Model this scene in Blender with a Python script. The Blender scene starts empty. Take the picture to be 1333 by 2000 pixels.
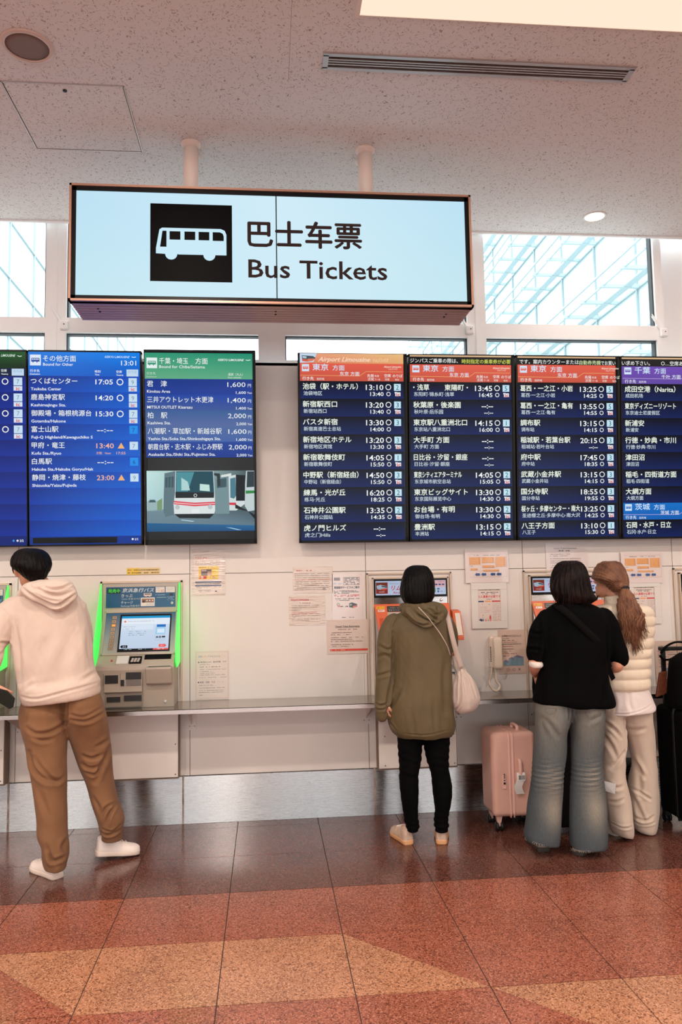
import bpy, math, random
import numpy as np
from mathutils import Vector, Matrix
from mathutils import noise as mn

random.seed(7)
SC = bpy.context.scene
COL = SC.collection

# ---------------------------------------------------------------- camera
YAW, PITCH, ROLL, FPX, CAMH = 0.0960169, 0.0851687, -0.0172238, 1527.378, 1.58
_f = Vector((math.sin(YAW)*math.cos(PITCH), math.cos(YAW)*math.cos(PITCH), math.sin(PITCH)))
_r0 = Vector((math.cos(YAW), -math.sin(YAW), 0)); _u0 = _r0.cross(_f)
_r = _r0*math.cos(ROLL) + _u0*math.sin(ROLL)
_u = -_r0*math.sin(ROLL) + _u0*math.cos(ROLL)
cam_d = bpy.data.cameras.new('camera'); cam = bpy.data.objects.new('camera', cam_d); COL.objects.link(cam)
cam_d.sensor_fit = 'VERTICAL'; cam_d.sensor_height = 36.0; cam_d.lens = FPX*36/2000; cam_d.clip_end = 300
cam.matrix_world = Matrix(((_r.x,_u.x,-_f.x,0),(_r.y,_u.y,-_f.y,0),(_r.z,_u.z,-_f.z,CAMH),(0,0,0,1)))
SC.camera = cam

# ---------------------------------------------------------------- colour management, world
SC.view_settings.view_transform = 'Standard'; SC.view_settings.look = 'None'
SC.view_settings.exposure = 0.0; SC.view_settings.gamma = 1.0; SC.view_settings.use_curve_mapping = False
SC.cycles.use_denoising = True
SC.cycles.max_bounces = 8; SC.cycles.diffuse_bounces = 4; SC.cycles.glossy_bounces = 4
SC.cycles.sample_clamp_indirect = 6.0; SC.cycles.caustics_reflective = False; SC.cycles.caustics_refractive = False
W = bpy.data.worlds.new('overcast_sky'); SC.world = W; W.use_nodes = True
_bg = W.node_tree.nodes['Background']
_bg.inputs[0].default_value = (0.93, 0.975, 1.0, 1); _bg.inputs[1].default_value = SKY_STRENGTH = 4.4

WARM = (1.0, 0.86, 0.76)
def area_light(name, loc, sx, sy, power, color, rot=(0,0,0)):
    d = bpy.data.lights.new(name, 'AREA'); d.shape = 'RECTANGLE'; d.size = sx; d.size_y = sy
    d.energy = power; d.color = color
    o = bpy.data.objects.new(name, d); COL.objects.link(o); o.location = loc; o.rotation_euler = rot
    return o
# added warm lamps, unseen, styled as hall downlights (their housings are built below)
PANELS = [(1.62, 2.42, 2.42, 1.62), (-2.6, -1.0, 2.42, 1.62), (1.62, -3.2, 2.42, 1.62), (5.8, -.6, 2.42, 1.62)]  # first panel is in view; the rest are added, unseen, for warm light
LAMPS = [(x, y) for y in (2.2, -.4, -3.0) for x in (-5.2, -3.0, -.6, 3.4, 5.6) if not (y == -3.0 and abs(x) > 5)]
LAMP_POWER = 54
for x, y in LAMPS:
    area_light('added_hall_lamp', (x, y, CAMH+2.465), .16, .16, LAMP_POWER, WARM)

# ---------------------------------------------------------------- helpers
def ray(x, y):
    return _f + _r*((x-666.5)/FPX) - _u*((y-1000.)/FPX)
def P(x, y, Y=None, Z=None, X=None):
    """a point of the photograph on the plane Y=, Z= or X= of the hall"""
    d = ray(x, y); o = Vector((0,0,CAMH))
    t = Y/d.y if Y is not None else (X/d.x if X is not None else (Z-CAMH)/d.z)
    return o + d*t
def Pp(x, y, p0, n):
    d = ray(x, y); o = Vector((0,0,CAMH))
    return o + d*((p0-o).dot(n)/d.dot(n))
def s2l(c):
    c = c/255.0 if c > 1.0 or isinstance(c, int) else c
    return c/12.92 if c <= 0.04045 else ((c+0.055)/1.055)**2.4
def rgb(r, g, b): return (s2l(int(r)), s2l(int(g)), s2l(int(b)), 1.0)

_M = {}
def mat(name, col=(200,200,200), rough=0.5, metal=0.0, noise=0, nscale=20, ncol=None, bump=0.0, bscale=60, bstretch=None,
        coat=0, emit=None, estr=0, attr=None, spec=0.5, sheen=0, trans=0, alpha=1, detail=4, nlo=.35, nhi=.65, rvar=0):
    if name in _M: return _M[name]
    m = bpy.data.materials.new(name); m.use_nodes = True; nt = m.node_tree; N = nt.nodes; L = nt.links
    b = N['Principled BSDF']; c = rgb(*col)
    b.inputs['Base Color'].default_value = c; b.inputs['Roughness'].default_value = rough; b.inputs['Metallic'].default_value = metal
    b.inputs['Specular IOR Level'].default_value = spec
    m.diffuse_color = c
    if coat: b.inputs['Coat Weight'].default_value = coat; b.inputs['Coat Roughness'].default_value = 0.08
    if sheen: b.inputs['Sheen Weight'].default_value = sheen
    if trans: b.inputs['Transmission Weight'].default_value = trans
    if alpha < 1: b.inputs['Alpha'].default_value = alpha
    tc = N.new('ShaderNodeTexCoord'); coord = tc.outputs['Object']
    if attr:
        a = N.new('ShaderNodeAttribute'); a.attribute_name = attr
        L.new(a.outputs['Color'], b.inputs['Base Color']); basec = a.outputs['Color']
    else: basec = None
    if noise:
        n = N.new('ShaderNodeTexNoise'); n.inputs['Scale'].default_value = nscale; n.inputs['Detail'].default_value = detail
        L.new(coord, n.inputs['Vector'])
        mr = N.new('ShaderNodeMapRange'); mr.inputs['From Min'].default_value = nlo; mr.inputs['From Max'].default_value = nhi
        mr.inputs['To Max'].default_value = noise
        L.new(n.outputs['Fac'], mr.inputs['Value'])
        mx = N.new('ShaderNodeMix'); mx.data_type = 'RGBA'
        L.new(mr.outputs[0], mx.inputs[0])
        if basec is not None: L.new(basec, mx.inputs[6])
        else: mx.inputs[6].default_value = c
        mx.inputs[7].default_value = rgb(*(ncol or [int(v*0.7) for v in col]))
        L.new(mx.outputs[2], b.inputs['Base Color'])
        if rvar:
            mr2 = N.new('ShaderNodeMapRange'); mr2.inputs['From Min'].default_value = nlo; mr2.inputs['From Max'].default_value = nhi
            mr2.inputs['To Min'].default_value = rough; mr2.inputs['To Max'].default_value = rough+rvar
            L.new(n.outputs['Fac'], mr2.inputs['Value']); L.new(mr2.outputs[0], b.inputs['Roughness'])
    if bump:
        n2 = N.new('ShaderNodeTexNoise'); n2.inputs['Scale'].default_value = bscale; n2.inputs['Detail'].default_value = 3
        if bstretch:
            mp = N.new('ShaderNodeMapping'); mp.inputs['Scale'].default_value = bstretch
            L.new(coord, mp.inputs[0]); L.new(mp.outputs[0], n2.inputs['Vector'])
        else: L.new(coord, n2.inputs['Vector'])
        bp = N.new('ShaderNodeBump'); bp.inputs['Strength'].default_value = bump; bp.inputs['Distance'].default_value = 0.01
        L.new(n2.outputs['Fac'], bp.inputs['Height']); L.new(bp.outputs[0], b.inputs['Normal'])
        if coat: L.new(bp.outputs[0], b.inputs['Coat Normal'])
    if emit is not None or estr:
        if attr: L.new(basec, b.inputs['Emission Color']); b.inputs['Base Color'].default_value = (0,0,0,1); L.remove(b.inputs['Base Color'].links[0])
        else: b.inputs['Emission Color'].default_value = rgb(*emit)
        b.inputs['Emission Strength'].default_value = estr
    _M[name] = m
    return m

class MB:
    """collects geometry, builds ONE mesh object"""
    def __init__(s): s.v = []; s.f = []; s.m = []; s.c = []; s.mats = []; s.cur = 0; s.col = None; s.smooth = False
    def use(s, m):
        if m not in s.mats: s.mats.append(m)
        s.cur = s.mats.index(m); return s
    def add(s, vs, fs, col=None):
        k = len(s.v); s.v += [tuple(v) for v in vs]; s.f += [tuple(i+k for i in f) for f in fs]; s.m += [s.cur]*len(fs)
        c = col or s.col or (1,1,1,1)
        if isinstance(c, list): s.c += c
        else: s.c += [c]*len(vs)
        return s
    def box(s, x0, x1, y0, y1, z0, z1, M=None, bev=0):
        if bev:
            e = bev
            v = []
            for (z, i) in ((z0, e), (z0+e, 0), (z1-e, 0), (z1, e)):
                for (x, y) in ((x0+i+e*(i==0), y0+i), (x1-i-e*(i==0), y0+i), (x1-i, y0+i+e*(i==0)), (x1-i, y1-i-e*(i==0)), (x1-i-e*(i==0), y1-i), (x0+i+e*(i==0), y1-i), (x0+i, y1-i-e*(i==0)), (x0+i, y0+i+e*(i==0))):
                    v.append((x, y, z))
            f = [tuple(range(7, -1, -1)), tuple(range(24, 32))]
            for r in range(3):
                for k in range(8): f.append((r*8+k, r*8+(k+1) % 8, r*8+8+(k+1) % 8, r*8+8+k))
        else:
            v = [(x, y, z) for z in (z0, z1) for (x, y) in ((x0,y0),(x1,y0),(x1,y1),(x0,y1))]
            f = [(3,2,1,0),(4,5,6,7),(0,1,5,4),(1,2,6,5),(2,3,7,6),(3,0,4,7)]
        if M: v = [M @ Vector(p) for p in v]
        return s.add(v, f)
    def quad(s, a, b, c, d, col=None): return s.add([a,b,c,d], [(0,1,2,3)], col)
    def prism(s, pts, d):
        """polygon pts (list of Vector), extruded by vector d"""
        n = len(pts); v = [Vector(p) for p in pts] + [Vector(p)+Vector(d) for p in pts]
        f = [tuple(range(n)), tuple(range(2*n-1, n-1, -1))] + [(i, i+n, (i+1) % n+n, (i+1) % n) for i in range(n)]
        return s.add(v, f)
    def rings(s, R, cap=True, closed=True, col=None):
        n = len(R[0]); v = [p for r in R for p in r]; f = []
        for i in range(len(R)-1):
            for j in range(n if closed else n-1):
                f.append((i*n+j, i*n+(j+1) % n, (i+1)*n+(j+1) % n, (i+1)*n+j))
        if cap: f.append(tuple(range(n-1, -1, -1))); f.append(tuple(range((len(R)-1)*n, len(R)*n)))
        return s.add(v, f, col)
    def tube(s, pts, r, n=10, cap=True, flat=None):
        pts = [Vector(p) for p in pts]; R = []; up = None
        for i, p in enumerate(pts):
            t = (pts[min(i+1, len(pts)-1)]-pts[max(i-1, 0)]).normalized()
            if up is None: up = Vector((0,0,1)) if abs(t.z) < .9 else Vector((0,1,0))
            a = t.cross(up).normalized() if t.cross(up).length > 1e-6 else Vector((1,0,0)); b = a.cross(t).normalized(); up = b
            rr = r[i] if isinstance(r, (list, tuple)) else r; rb = rr*(flat or 1)
            R.append([p + a*(rr*math.cos(2*math.pi*k/n)) + b*(rb*math.sin(2*math.pi*k/n)) for k in range(n)])
        return s.rings(R, cap)
    def lathe(s, prof, c, n=24, axis='Z'):
        R = []
        for (r, h) in prof:
            ring = []
            for k in range(n):
                a = 2*math.pi*k/n; x, y = r*math.cos(a), r*math.sin(a)
                q = (x, y, h) if axis == 'Z' else ((x, h, y) if axis == 'Y' else (h, x, y))
                ring.append(Vector(c)+Vector(q))
            R.append(ring)
        return s.rings(R, True)
    def build(s, name, m=None, parent=None, smooth=False, bevel=0):
        me = bpy.data.meshes.new(name); me.from_pydata(s.v, [], s.f)
        if m is not None and not s.mats: s.mats = [m]
        for q in s.mats: me.materials.append(q)
        me.polygons.foreach_set('material_index', s.m)
        if smooth: me.polygons.foreach_set('use_smooth', [True]*len(s.f))
        if any(c != (1,1,1,1) for c in s.c):
            at = me.color_attributes.new('Col', 'FLOAT_COLOR', 'POINT')
            at.data.foreach_set('color', [x for c in s.c for x in c])
        me.update()
        o = bpy.data.objects.new(name, me); COL.objects.link(o)
        if parent is not None: o.parent = parent; o.matrix_parent_inverse = parent.matrix_world.inverted()
        if bevel:
            b = o.modifiers.new('b', 'BEVEL'); b.width = bevel; b.segments = 2; b.limit_method = 'ANGLE'
        return o
def tag(o, label=None, cat=None, group=None, kind=None):
    if label: o['label'] = label
    if cat: o['category'] = cat
    if group: o['group'] = group
    if kind: o['kind'] = kind
    return o
def thing(name, loc, label, cat, group=None):
    o = bpy.data.objects.new(name, None); COL.objects.link(o); o.location = loc; o.empty_display_size = .1
    o.matrix_world = Matrix.Translation(loc)
    return tag(o, label, cat, group)
def struct(o): o['kind'] = 'structure'; return o
def smooth_angle(o):
    pass

# ---------------------------------------------------------------- materials
def ceiling_material():
    m = bpy.data.materials.new('rock_wool_ceiling'); m.use_nodes = True; nt = m.node_tree; N = nt.nodes; L = nt.links
    b = N['Principled BSDF']; b.inputs['Roughness'].default_value = .95; b.inputs['Specular IOR Level'].default_value = .1
    tc = N.new('ShaderNodeTexCoord')
    # short worm-like fissures: distorted noise, thin contour, masked
    w = N.new('ShaderNodeTexNoise'); w.inputs['Scale'].default_value = 30; w.inputs['Detail'].default_value = 1; L.new(tc.outputs['Object'], w.inputs['Vector'])
    v = N.new('ShaderNodeTexVoronoi'); v.inputs['Scale'].default_value = 105; v.feature = 'F1'
    mp = N.new('ShaderNodeMapping'); mp.inputs['Scale'].default_value = (1.0, .36, 1); mp.inputs['Rotation'].default_value = (0,0,.5)
    ad = N.new('ShaderNodeVectorMath'); ad.operation = 'MULTIPLY_ADD'; ad.inputs[1].default_value = (.05,.05,.0)
    L.new(w.outputs['Color'], ad.inputs[0]); L.new(tc.outputs['Object'], ad.inputs[2]); L.new(ad.outputs[0], mp.inputs[0]); L.new(mp.outputs[0], v.inputs['Vector'])
    r = N.new('ShaderNodeMapRange'); r.inputs['From Min'].default_value = .15; r.inputs['From Max'].default_value = .25; L.new(v.outputs['Distance'], r.inputs['Value'])
    v2 = N.new('ShaderNodeTexVoronoi'); v2.inputs['Scale'].default_value = 124
    mp2 = N.new('ShaderNodeMapping'); mp2.inputs['Scale'].default_value = (.34, 1.0, 1); mp2.inputs['Rotation'].default_value = (0,0,-.4)
    L.new(ad.outputs[0], mp2.inputs[0]); L.new(mp2.outputs[0], v2.inputs['Vector'])
    r2 = N.new('ShaderNodeMapRange'); r2.inputs['From Min'].default_value = .14; r2.inputs['From Max'].default_value = .24; L.new(v2.outputs['Distance'], r2.inputs['Value'])
    mu = N.new('ShaderNodeMath'); mu.operation = 'MULTIPLY'; L.new(r.outputs[0], mu.inputs[0]); L.new(r2.outputs[0], mu.inputs[1])
    mx = N.new('ShaderNodeMix'); mx.data_type = 'RGBA'; L.new(mu.outputs[0], mx.inputs[0])
    mx.inputs[6].default_value = rgb(176,166,160); mx.inputs[7].default_value = rgb(234,233,232)
    L.new(mx.outputs[2], b.inputs['Base Color'])
    bp = N.new('ShaderNodeBump'); bp.inputs['Strength'].default_value = .5; bp.inputs['Distance'].default_value = .004
    L.new(mu.outputs[0], bp.inputs['Height']); L.new(bp.outputs[0], b.inputs['Normal'])
    return m
def terrazzo(name, base, dark, light, rough=.16):
    m = bpy.data.materials.new(name); m.use_nodes = True; nt = m.node_tree; N = nt.nodes; L = nt.links
    b = N['Principled BSDF']; b.inputs['Roughness'].default_value = rough; b.inputs['Specular IOR Level'].default_value = .5
    tc = N.new('ShaderNodeTexCoord'); gm = N.new('ShaderNodeNewGeometry')
    def vor(scale, lo, hi):
        v = N.new('ShaderNodeTexVoronoi'); v.inputs['Scale'].default_value = scale; L.new(gm.outputs['Position'], v.inputs['Vector'])
        se = N.new('ShaderNodeSeparateColor'); L.new(v.outputs['Color'], se.inputs[0])
        r = N.new('ShaderNodeMapRange'); r.inputs['From Min'].default_value = lo; r.inputs['From Max'].default_value = hi
        L.new(se.outputs[0], r.inputs['Value']); return r.outputs[0], se
    a, se = vor(230, .62, .95); c, se2 = vor(170, .72, .9)
    n = N.new('ShaderNodeTexNoise'); n.inputs['Scale'].default_value = 3; n.inputs['Detail'].default_value = 5; L.new(gm.outputs['Position'], n.inputs['Vector'])
    m0 = N.new('ShaderNodeMix'); m0.data_type = 'RGBA'; m0.inputs[6].default_value = rgb(*base); m0.inputs[7].default_value = rgb(*[int(x*.84) for x in base])
    rr = N.new('ShaderNodeMapRange'); rr.inputs['From Min'].default_value = .35; rr.inputs['From Max'].default_value = .7; L.new(n.outputs['Fac'], rr.inputs['Value']); L.new(rr.outputs[0], m0.inputs[0])
    m1 = N.new('ShaderNodeMix'); m1.data_type = 'RGBA'; L.new(a, m1.inputs[0]); L.new(m0.outputs[2], m1.inputs[6]); m1.inputs[7].default_value = rgb(*light)
    m2 = N.new('ShaderNodeMix'); m2.data_type = 'RGBA'; L.new(c, m2.inputs[0]); L.new(m1.outputs[2], m2.inputs[6]); m2.inputs[7].default_value = rgb(*dark)
    L.new(m2.outputs[2], b.inputs['Base Color'])
    r3 = N.new('ShaderNodeMapRange'); r3.inputs['To Min'].default_value = rough*.8; r3.inputs['To Max'].default_value = rough*1.5; L.new(n.outputs['Fac'], r3.inputs['Value']); L.new(r3.outputs[0], b.inputs['Roughness'])
    return m
def brushed(name, col, rough, scale=(3, 3, 90), aniso=0):
    m = bpy.data.materials.new(name); m.use_nodes = True; nt = m.node_tree; N = nt.nodes; L = nt.links
    b = N['Principled BSDF']; b.inputs['Metallic'].default_value = 1; b.inputs['Base Color'].default_value = rgb(*col)
    tc = N.new('ShaderNodeTexCoord'); mp = N.new('ShaderNodeMapping'); mp.inputs['Scale'].default_value = scale
    n = N.new('ShaderNodeTexNoise'); n.inputs['Scale'].default_value = 6; n.inputs['Detail'].default_value = 8
    L.new(tc.outputs['Object'], mp.inputs[0]); L.new(mp.outputs[0], n.inputs['Vector'])
    r = N.new('ShaderNodeMapRange'); r.inputs['To Min'].default_value = rough*.7; r.inputs['To Max'].default_value = rough*1.5; L.new(n.outputs['Fac'], r.inputs['Value']); L.new(r.outputs[0], b.inputs['Roughness'])
    bp = N.new('ShaderNodeBump'); bp.inputs['Strength'].default_value = .02; bp.inputs['Distance'].default_value = .001; L.new(n.outputs['Fac'], bp.inputs['Height']); L.new(bp.outputs[0], b.inputs['Normal'])
    if aniso:
        tg = N.new('ShaderNodeTangent'); tg.direction_type = 'RADIAL'; tg.axis = 'Z'; L.new(tg.outputs[0], b.inputs['Tangent']); b.inputs['Anisotropic'].default_value = aniso; b.inputs['Anisotropic Rotation'].default_value = .25
    _M[name] = m
    return m
M_CEIL = ceiling_material()
M_TDARK = terrazzo('terrazzo_brown', (106,64,54), (62,36,30), (134,92,78), .15)
M_TRED = terrazzo('terrazzo_red', (158,90,70), (104,56,44), (190,128,104), .17)
M_TTAN = terrazzo('terrazzo_tan', (184,126,94), (120,76,56), (212,162,128), .17)
M_GROUT = mat('grout', (84,70,62), .8)
M_WALL = mat('painted_wall_panel', (226,218,210), .38, noise=.25, nscale=2.5, ncol=(212,202,192), detail=6)
M_WALL2 = mat('painted_wall_upper', (222,216,208), .45)
M_JOINT = mat('panel_joint_dark', (136,122,112), .7)
M_FRAMEW = mat('white_window_frame', (250,252,252), .4)
M_GASK = mat('dark_window_gasket', (58,64,68), .6)
M_STEEL = brushed('brushed_steel_plate', (192,192,192), .25, (1.5, 1.5, 40), 1.0)
M_LEDGE = brushed('brushed_steel_ledge', (186,178,172), .2, (2, 60, 60))
M_BEZEL = mat('black_bezel_plastic', (7,7,8), .4, spec=.2)
M_BLACK = mat('matt_black_plastic', (10,10,11), .5)
M_WHITE = mat('white_plastic', (226,222,216), .4)
M_SCREW = mat('screw_metal', (120,116,112), .35, metal=1)

# ---------------------------------------------------------------- the hall: floor
WY = 5.36; CZ = 4.06; SILL = 3.086
floor = MB().box(-9, 9, -9, WY+.05, -.06, -.004).build('floor', M_GROUT); struct(floor)
SX, SY, X0, Y0 = .52436, .53252, -.2008, 5.2268
def is_tan(i, j):
    """colour of tile column i, row j: None plain red, 'T' tan, 'D' brown, 'A' split: tan below the diagonal, 'B' tan above it"""
    if j < 2: return 'D'
    if j == 2: return 'R'
    k = (j-3); s = i - 1 - k          # the tan parallelogram steps right by one column per row
    if j == 3:
        if i == 1: return 'A'
        if i == -2: return 'B'
        return 'T' if -2 < i < 1 else 'R'
    if j == 4:
        if i == 2: return 'B'
        return 'T' if 2 < i < 6 else 'R'
    return 'R'
g = .0022
_tile_mesh = {}
def tile(i, j, ya, yb, kind):
    w = SX-2*g; h = yb-ya-2*g
    key = (kind, round(h, 4))
    if key not in _tile_mesh:
        b = MB(); t = .006
        def slab(pts, m): b.use(m).prism([Vector((x, y, 0)) for x, y in pts], (0,0,-t))
        mm = {'D': M_TDARK, 'R': M_TRED, 'T': M_TTAN}
        if kind in mm: slab([(0,0),(w,0),(w,h),(0,h)], mm[kind])
        else:
            lo, hi = (M_TTAN, M_TRED) if kind == 'A' else (M_TRED, M_TTAN)
            e = .0012
            slab([(0,0),(w-e,0),(0,h-e)], lo); slab([(w,e),(w,h),(e,h)], hi)
        o = b.build('floor_tile', None, floor); _tile_mesh[key] = o.data
    else:
        o = bpy.data.objects.new('floor_tile', _tile_mesh[key]); COL.objects.link(o); o.parent = floor
    o.location = (X0+i*SX+g, ya+g, 0)
tile_n = 0
for j in range(-1, 12):
    yb = min(Y0-j*SY, WY); ya = Y0-(j+1)*SY
    for i in range(-6, 10):
        if abs(X0+(i+.5)*SX-.1*ya) > 1.1+.5*ya and ya < 5: continue
        tile(i, j, ya, yb, is_tan(i, j)); tile_n += 1
# plain terrazzo beyond the tiles that the photograph shows
rest = MB().use(M_TRED).box(-9, X0-6*SX, -9, WY, -.006, -.0005).box(X0+10*SX, 9, -9, WY, -.006, -.0005).box(X0-6*SX, X0+10*SX, -9, Y0-12*SY, -.006, -.0005)
rest.box(X0-6*SX, X0+10*SX, Y0-12*SY, Y0, -.0062, -.0045)
struct(rest.build('floor_margin', None))

# ---------------------------------------------------------------- ceiling, walls
c = MB()
hx0, hx1, hy0, hy1 = -1.289, -.69, 3.806, 4.42
def holed(b, x0, x1, y0, y1, holes, z0, z1):
    xs = sorted({x0, x1, *[h[0] for h in holes], *[h[1] for h in holes]}); ys = sorted({y0, y1, *[h[2] for h in holes], *[h[3] for h in holes]})
    for a, a2 in zip(xs, xs[1:]):
        for d, d2 in zip(ys, ys[1:]):
            mx, my = (a+a2)/2, (d+d2)/2
            if any(h[0] < mx < h[1] and h[2] < my < h[3] for h in holes): continue
            b.box(a, a2, d, d2, z0, z1)
holes = [(hx0, hx1, hy0, hy1), (.303, 1.82, 3.497, 3.592)] + [(x-sx/2, x+sx/2, y-sy/2, y+sy/2) for x, y, sx, sy in PANELS]
holed(c, -9, 9, -9, WY-.015, holes, CZ, CZ+.12)
ceiling = struct(c.build('ceiling', M_CEIL))
struct(MB().box(-9.1, 9.1, -9.1, WY, CZ+.12, CZ+.5).build('ceiling_slab', M_WALL2))
t = MB(); t.box(-9, 9, WY-.03, WY-.012, CZ-.012, CZ+.12); t.box(-9, 9, WY-.012, WY+.02, CZ+.004, CZ+.12)
struct(t.build('trim_1', M_FRAMEW))
# curtain-wall shadow gap between ceiling edge and glass
# faint board joints
j = MB()
for x in (.13,): j.box(x, x+.0015, 2.9, hy0-.1, CZ-.0006, CZ+.001)
struct(j.build('trim_2', mat('ceiling_joint', (150,138,130), .9)))

XW = [-1.632, -.515, .679, 1.792, 2.892]
wall = MB().use(M_WALL)
wall.box(-9, 9, WY+.004, WY+.12, 0, SILL-.02)
wb = struct(wall.build('wall_back', None))
# wall panels between the seams: each a part with a recessed joint
pg = .0022
xs = [-2.75]+XW+[4.0]
for a, b2 in zip(xs, xs[1:]):
    for z0, z1 in ((.305, 1.63), (1.63, SILL)):
        MB().box(a+pg, b2-pg, WY-.004, WY+.004, z0+pg, z1-pg if z1 < 3 else z1).build('wall_panel', M_WALL, wb)
jb = MB()
jb.box(-2.75, 4, WY+.003, WY+.0042, .3, SILL)
jb.build('joint_backing', M_JOINT, wb)
# narrow cover strips beside the seams
for x in XW: MB().box(x-.028, x-.0235, WY-.0065, WY-.004, .305, 1.60).box(x-.012, x-.006, WY-.0065, WY-.004, .305, 1.60).build('cover_strip', M_WALL, wb)
# stainless kick plates
kx = [-2.75, -1.665, -.558, .712, 1.815, 2.92, 4.0]
for a, b2 in zip(kx, kx[1:]):
    MB().box(a+.004, b2-.004, WY-.018, WY-.004, .001, .303).build('kick_plate', M_STEEL, wb)
ks = MB()
for x in kx: ks.box(x-.006, x+.006, WY-.021, WY-.004, .001, .31)
ks.build('kick_plate_joint', mat('joint_strip', (170,156,146), .4, noise=.8, nscale=14, ncol=(104,78,62)), wb)
# other sides of the hall (seen only in reflections)
struct(MB().box(-9.2, -9, -9.2, WY+.1, 0, CZ+.1).build('wall_left', M_WALL2))
struct(MB().box(9, 9.2, -9.2, WY+.1, 0, CZ+.1).build('wall_right', M_WALL2))
bw = MB().use(M_WALL2).box(-9, 9, -9.2, -9, 3.3, CZ+.1).box(-9, 9, -9.2, -9, 0, .12)
for x in [-9, -6.2, -3.4, -.6, 2.2, 5.0, 7.8]: bw.box(x, x+.55, -9.2, -8.7, 0, CZ+.1)
struct(bw.build('wall_front', None))
dk = mat('dark_bronze_frame', (60,50,44), .4)
d = MB()
for x in [-4.9, -2.0, .9, 3.8, 6.6]: d.box(x-.04, x+.04, -9.15, -9.05, .12, 3.3)
d.box(-9, 9, -9.15, -9.05, 2.2, 2.28)
struct(d.build('window_5', dk))

# ---------------------------------------------------------------- upper glazing above the wall
GY = 5.45
def window(n, x0, x1, dark_sides):
    """one bay: frame, transom, upper and lower pane"""
    fr = MB().use(M_FRAMEW)
    fr.box(x0-.06, x0, GY-.045, GY+.05, SILL-.02, CZ+.1)
    fr.box(x1, x1+.06, GY-.045, GY+.05, SILL-.02, CZ+.1)
    fr.box(x0, x1, GY-.045, GY+.05, 3.30, 3.405)
    fr.box(x0, x1, GY-.045, GY+.05, SILL-.02, SILL+.035)
    w = struct(fr.build('window_%d' % n, None))
    gk = MB().box(x0, x1, GY-.02, GY+.03, 3.292, 3.301)
    for s in dark_sides:
        x = x0 if s < 0 else x1-.011
        gk.box(x, x+.011, GY-.02, GY+.03, 3.405, CZ+.1); gk.box(x, x+.008, GY-.02, GY+.03, SILL, 3.295)
    gk.build('gasket', M_GASK, w)
    gl = mat('clear_glass', (235,246,248), .02, trans=1, spec=.5)
    for z0, z1 in ((3.405, CZ+.1), (SILL+.035, 3.293)):
        MB().quad((x0, GY, z0), (x1, GY, z0), (x1, GY, z1), (x0, GY, z1)).build('pane', M_GLASS, w)
    return w
def thin_glass():
    m = bpy.data.materials.new('window_glass'); m.use_nodes = True; nt = m.node_tree; N = nt.nodes; L = nt.links
    for n in list(N): N.remove(n)
    o = N.new('ShaderNodeOutputMaterial'); t = N.new('ShaderNodeBsdfTransparent'); t.inputs[0].default_value = (.93,.97,.975,1)
    g = N.new('ShaderNodeBsdfGlossy'); g.inputs['Roughness'].default_value = .02; f = N.new('ShaderNodeFresnel'); f.inputs[0].default_value = 1.35
    mx = N.new('ShaderNodeMixShader'); L.new(f.outputs[0], mx.inputs[0]); L.new(t.outputs[0], mx.inputs[1]); L.new(g.outputs[0], mx.inputs[2]); L.new(mx.outputs[0], o.inputs[0])
    return m
M_GLASS = thin_glass()
window(1, -2.9, -1.5, (1,)); window(2, -1.36, -.043, (-1,)); window(3, .146, 1.462, (-1, 1)); window(4, 1.6, 2.895, (1,))
ms = MB().use(M_FRAMEW)
for x0, x1 in ((-1.44, -1.42), (.017, .086), (1.522, 1.54)): ms.box(x0, x1, GY-.05, GY+.05, SILL-.02, CZ+.1)
ms.box(-1.42, -1.40, GY-.02, GY+.05, SILL-.02, CZ+.1)
struct(ms.build('trim_3', None))
sl = MB().box(-9, 9, WY-.004, GY+.12, SILL-.02, SILL).box(-9, -2.96, WY, GY+.1, SILL, CZ+.12)
struct(sl.build('trim_4', M_FRAMEW))
# white column right of the last window
struct(MB().lathe([(.62, SILL-3.0), (.62, CZ+.2)], (3.93, 5.98, 0), 40).build('column', mat('white_column', (232,236,238), .4), None, True))
struct(MB().box(2.955, 9, GY+.06, GY+.16, SILL-.02, CZ+.12).build('trim_5', M_FRAMEW))
# small latch brackets of the window frames
def latch(x, z, s, label):
    t = thing('window_bracket', (x, GY-.05, z), label, 'bracket')
    MB().box(x-.028, x+.028, GY-.075, GY-.045, z-.03, z+.03, bev=.006).build('plate', M_FRAMEW, t)
    MB().lathe([(.004, 0), (.004, .004)], (x+.004, GY-.079, z+.004), 10, 'Y').build('screw', M_GASK, t)
    a = Vector((x-.02*s, GY-.06, z+.02)); b = Vector((x-.085*s, GY-.06, z+.125))
    MB().tube([a, b], .008, 8).tube([a+Vector((0,0,.015)), b+Vector((0,0,.015))], .004, 6).build('stay_arm', M_FRAMEW, t)
latch(-1.37, 3.345, 1, 'white metal window stay bracket between sign box and leftmost window')
latch(1.475, 3.35, 1, 'white window stay bracket just right of the sign box underside')
latch(2.94, 3.35, 1, 'white window stay bracket at the far right frame beside the column')

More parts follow.
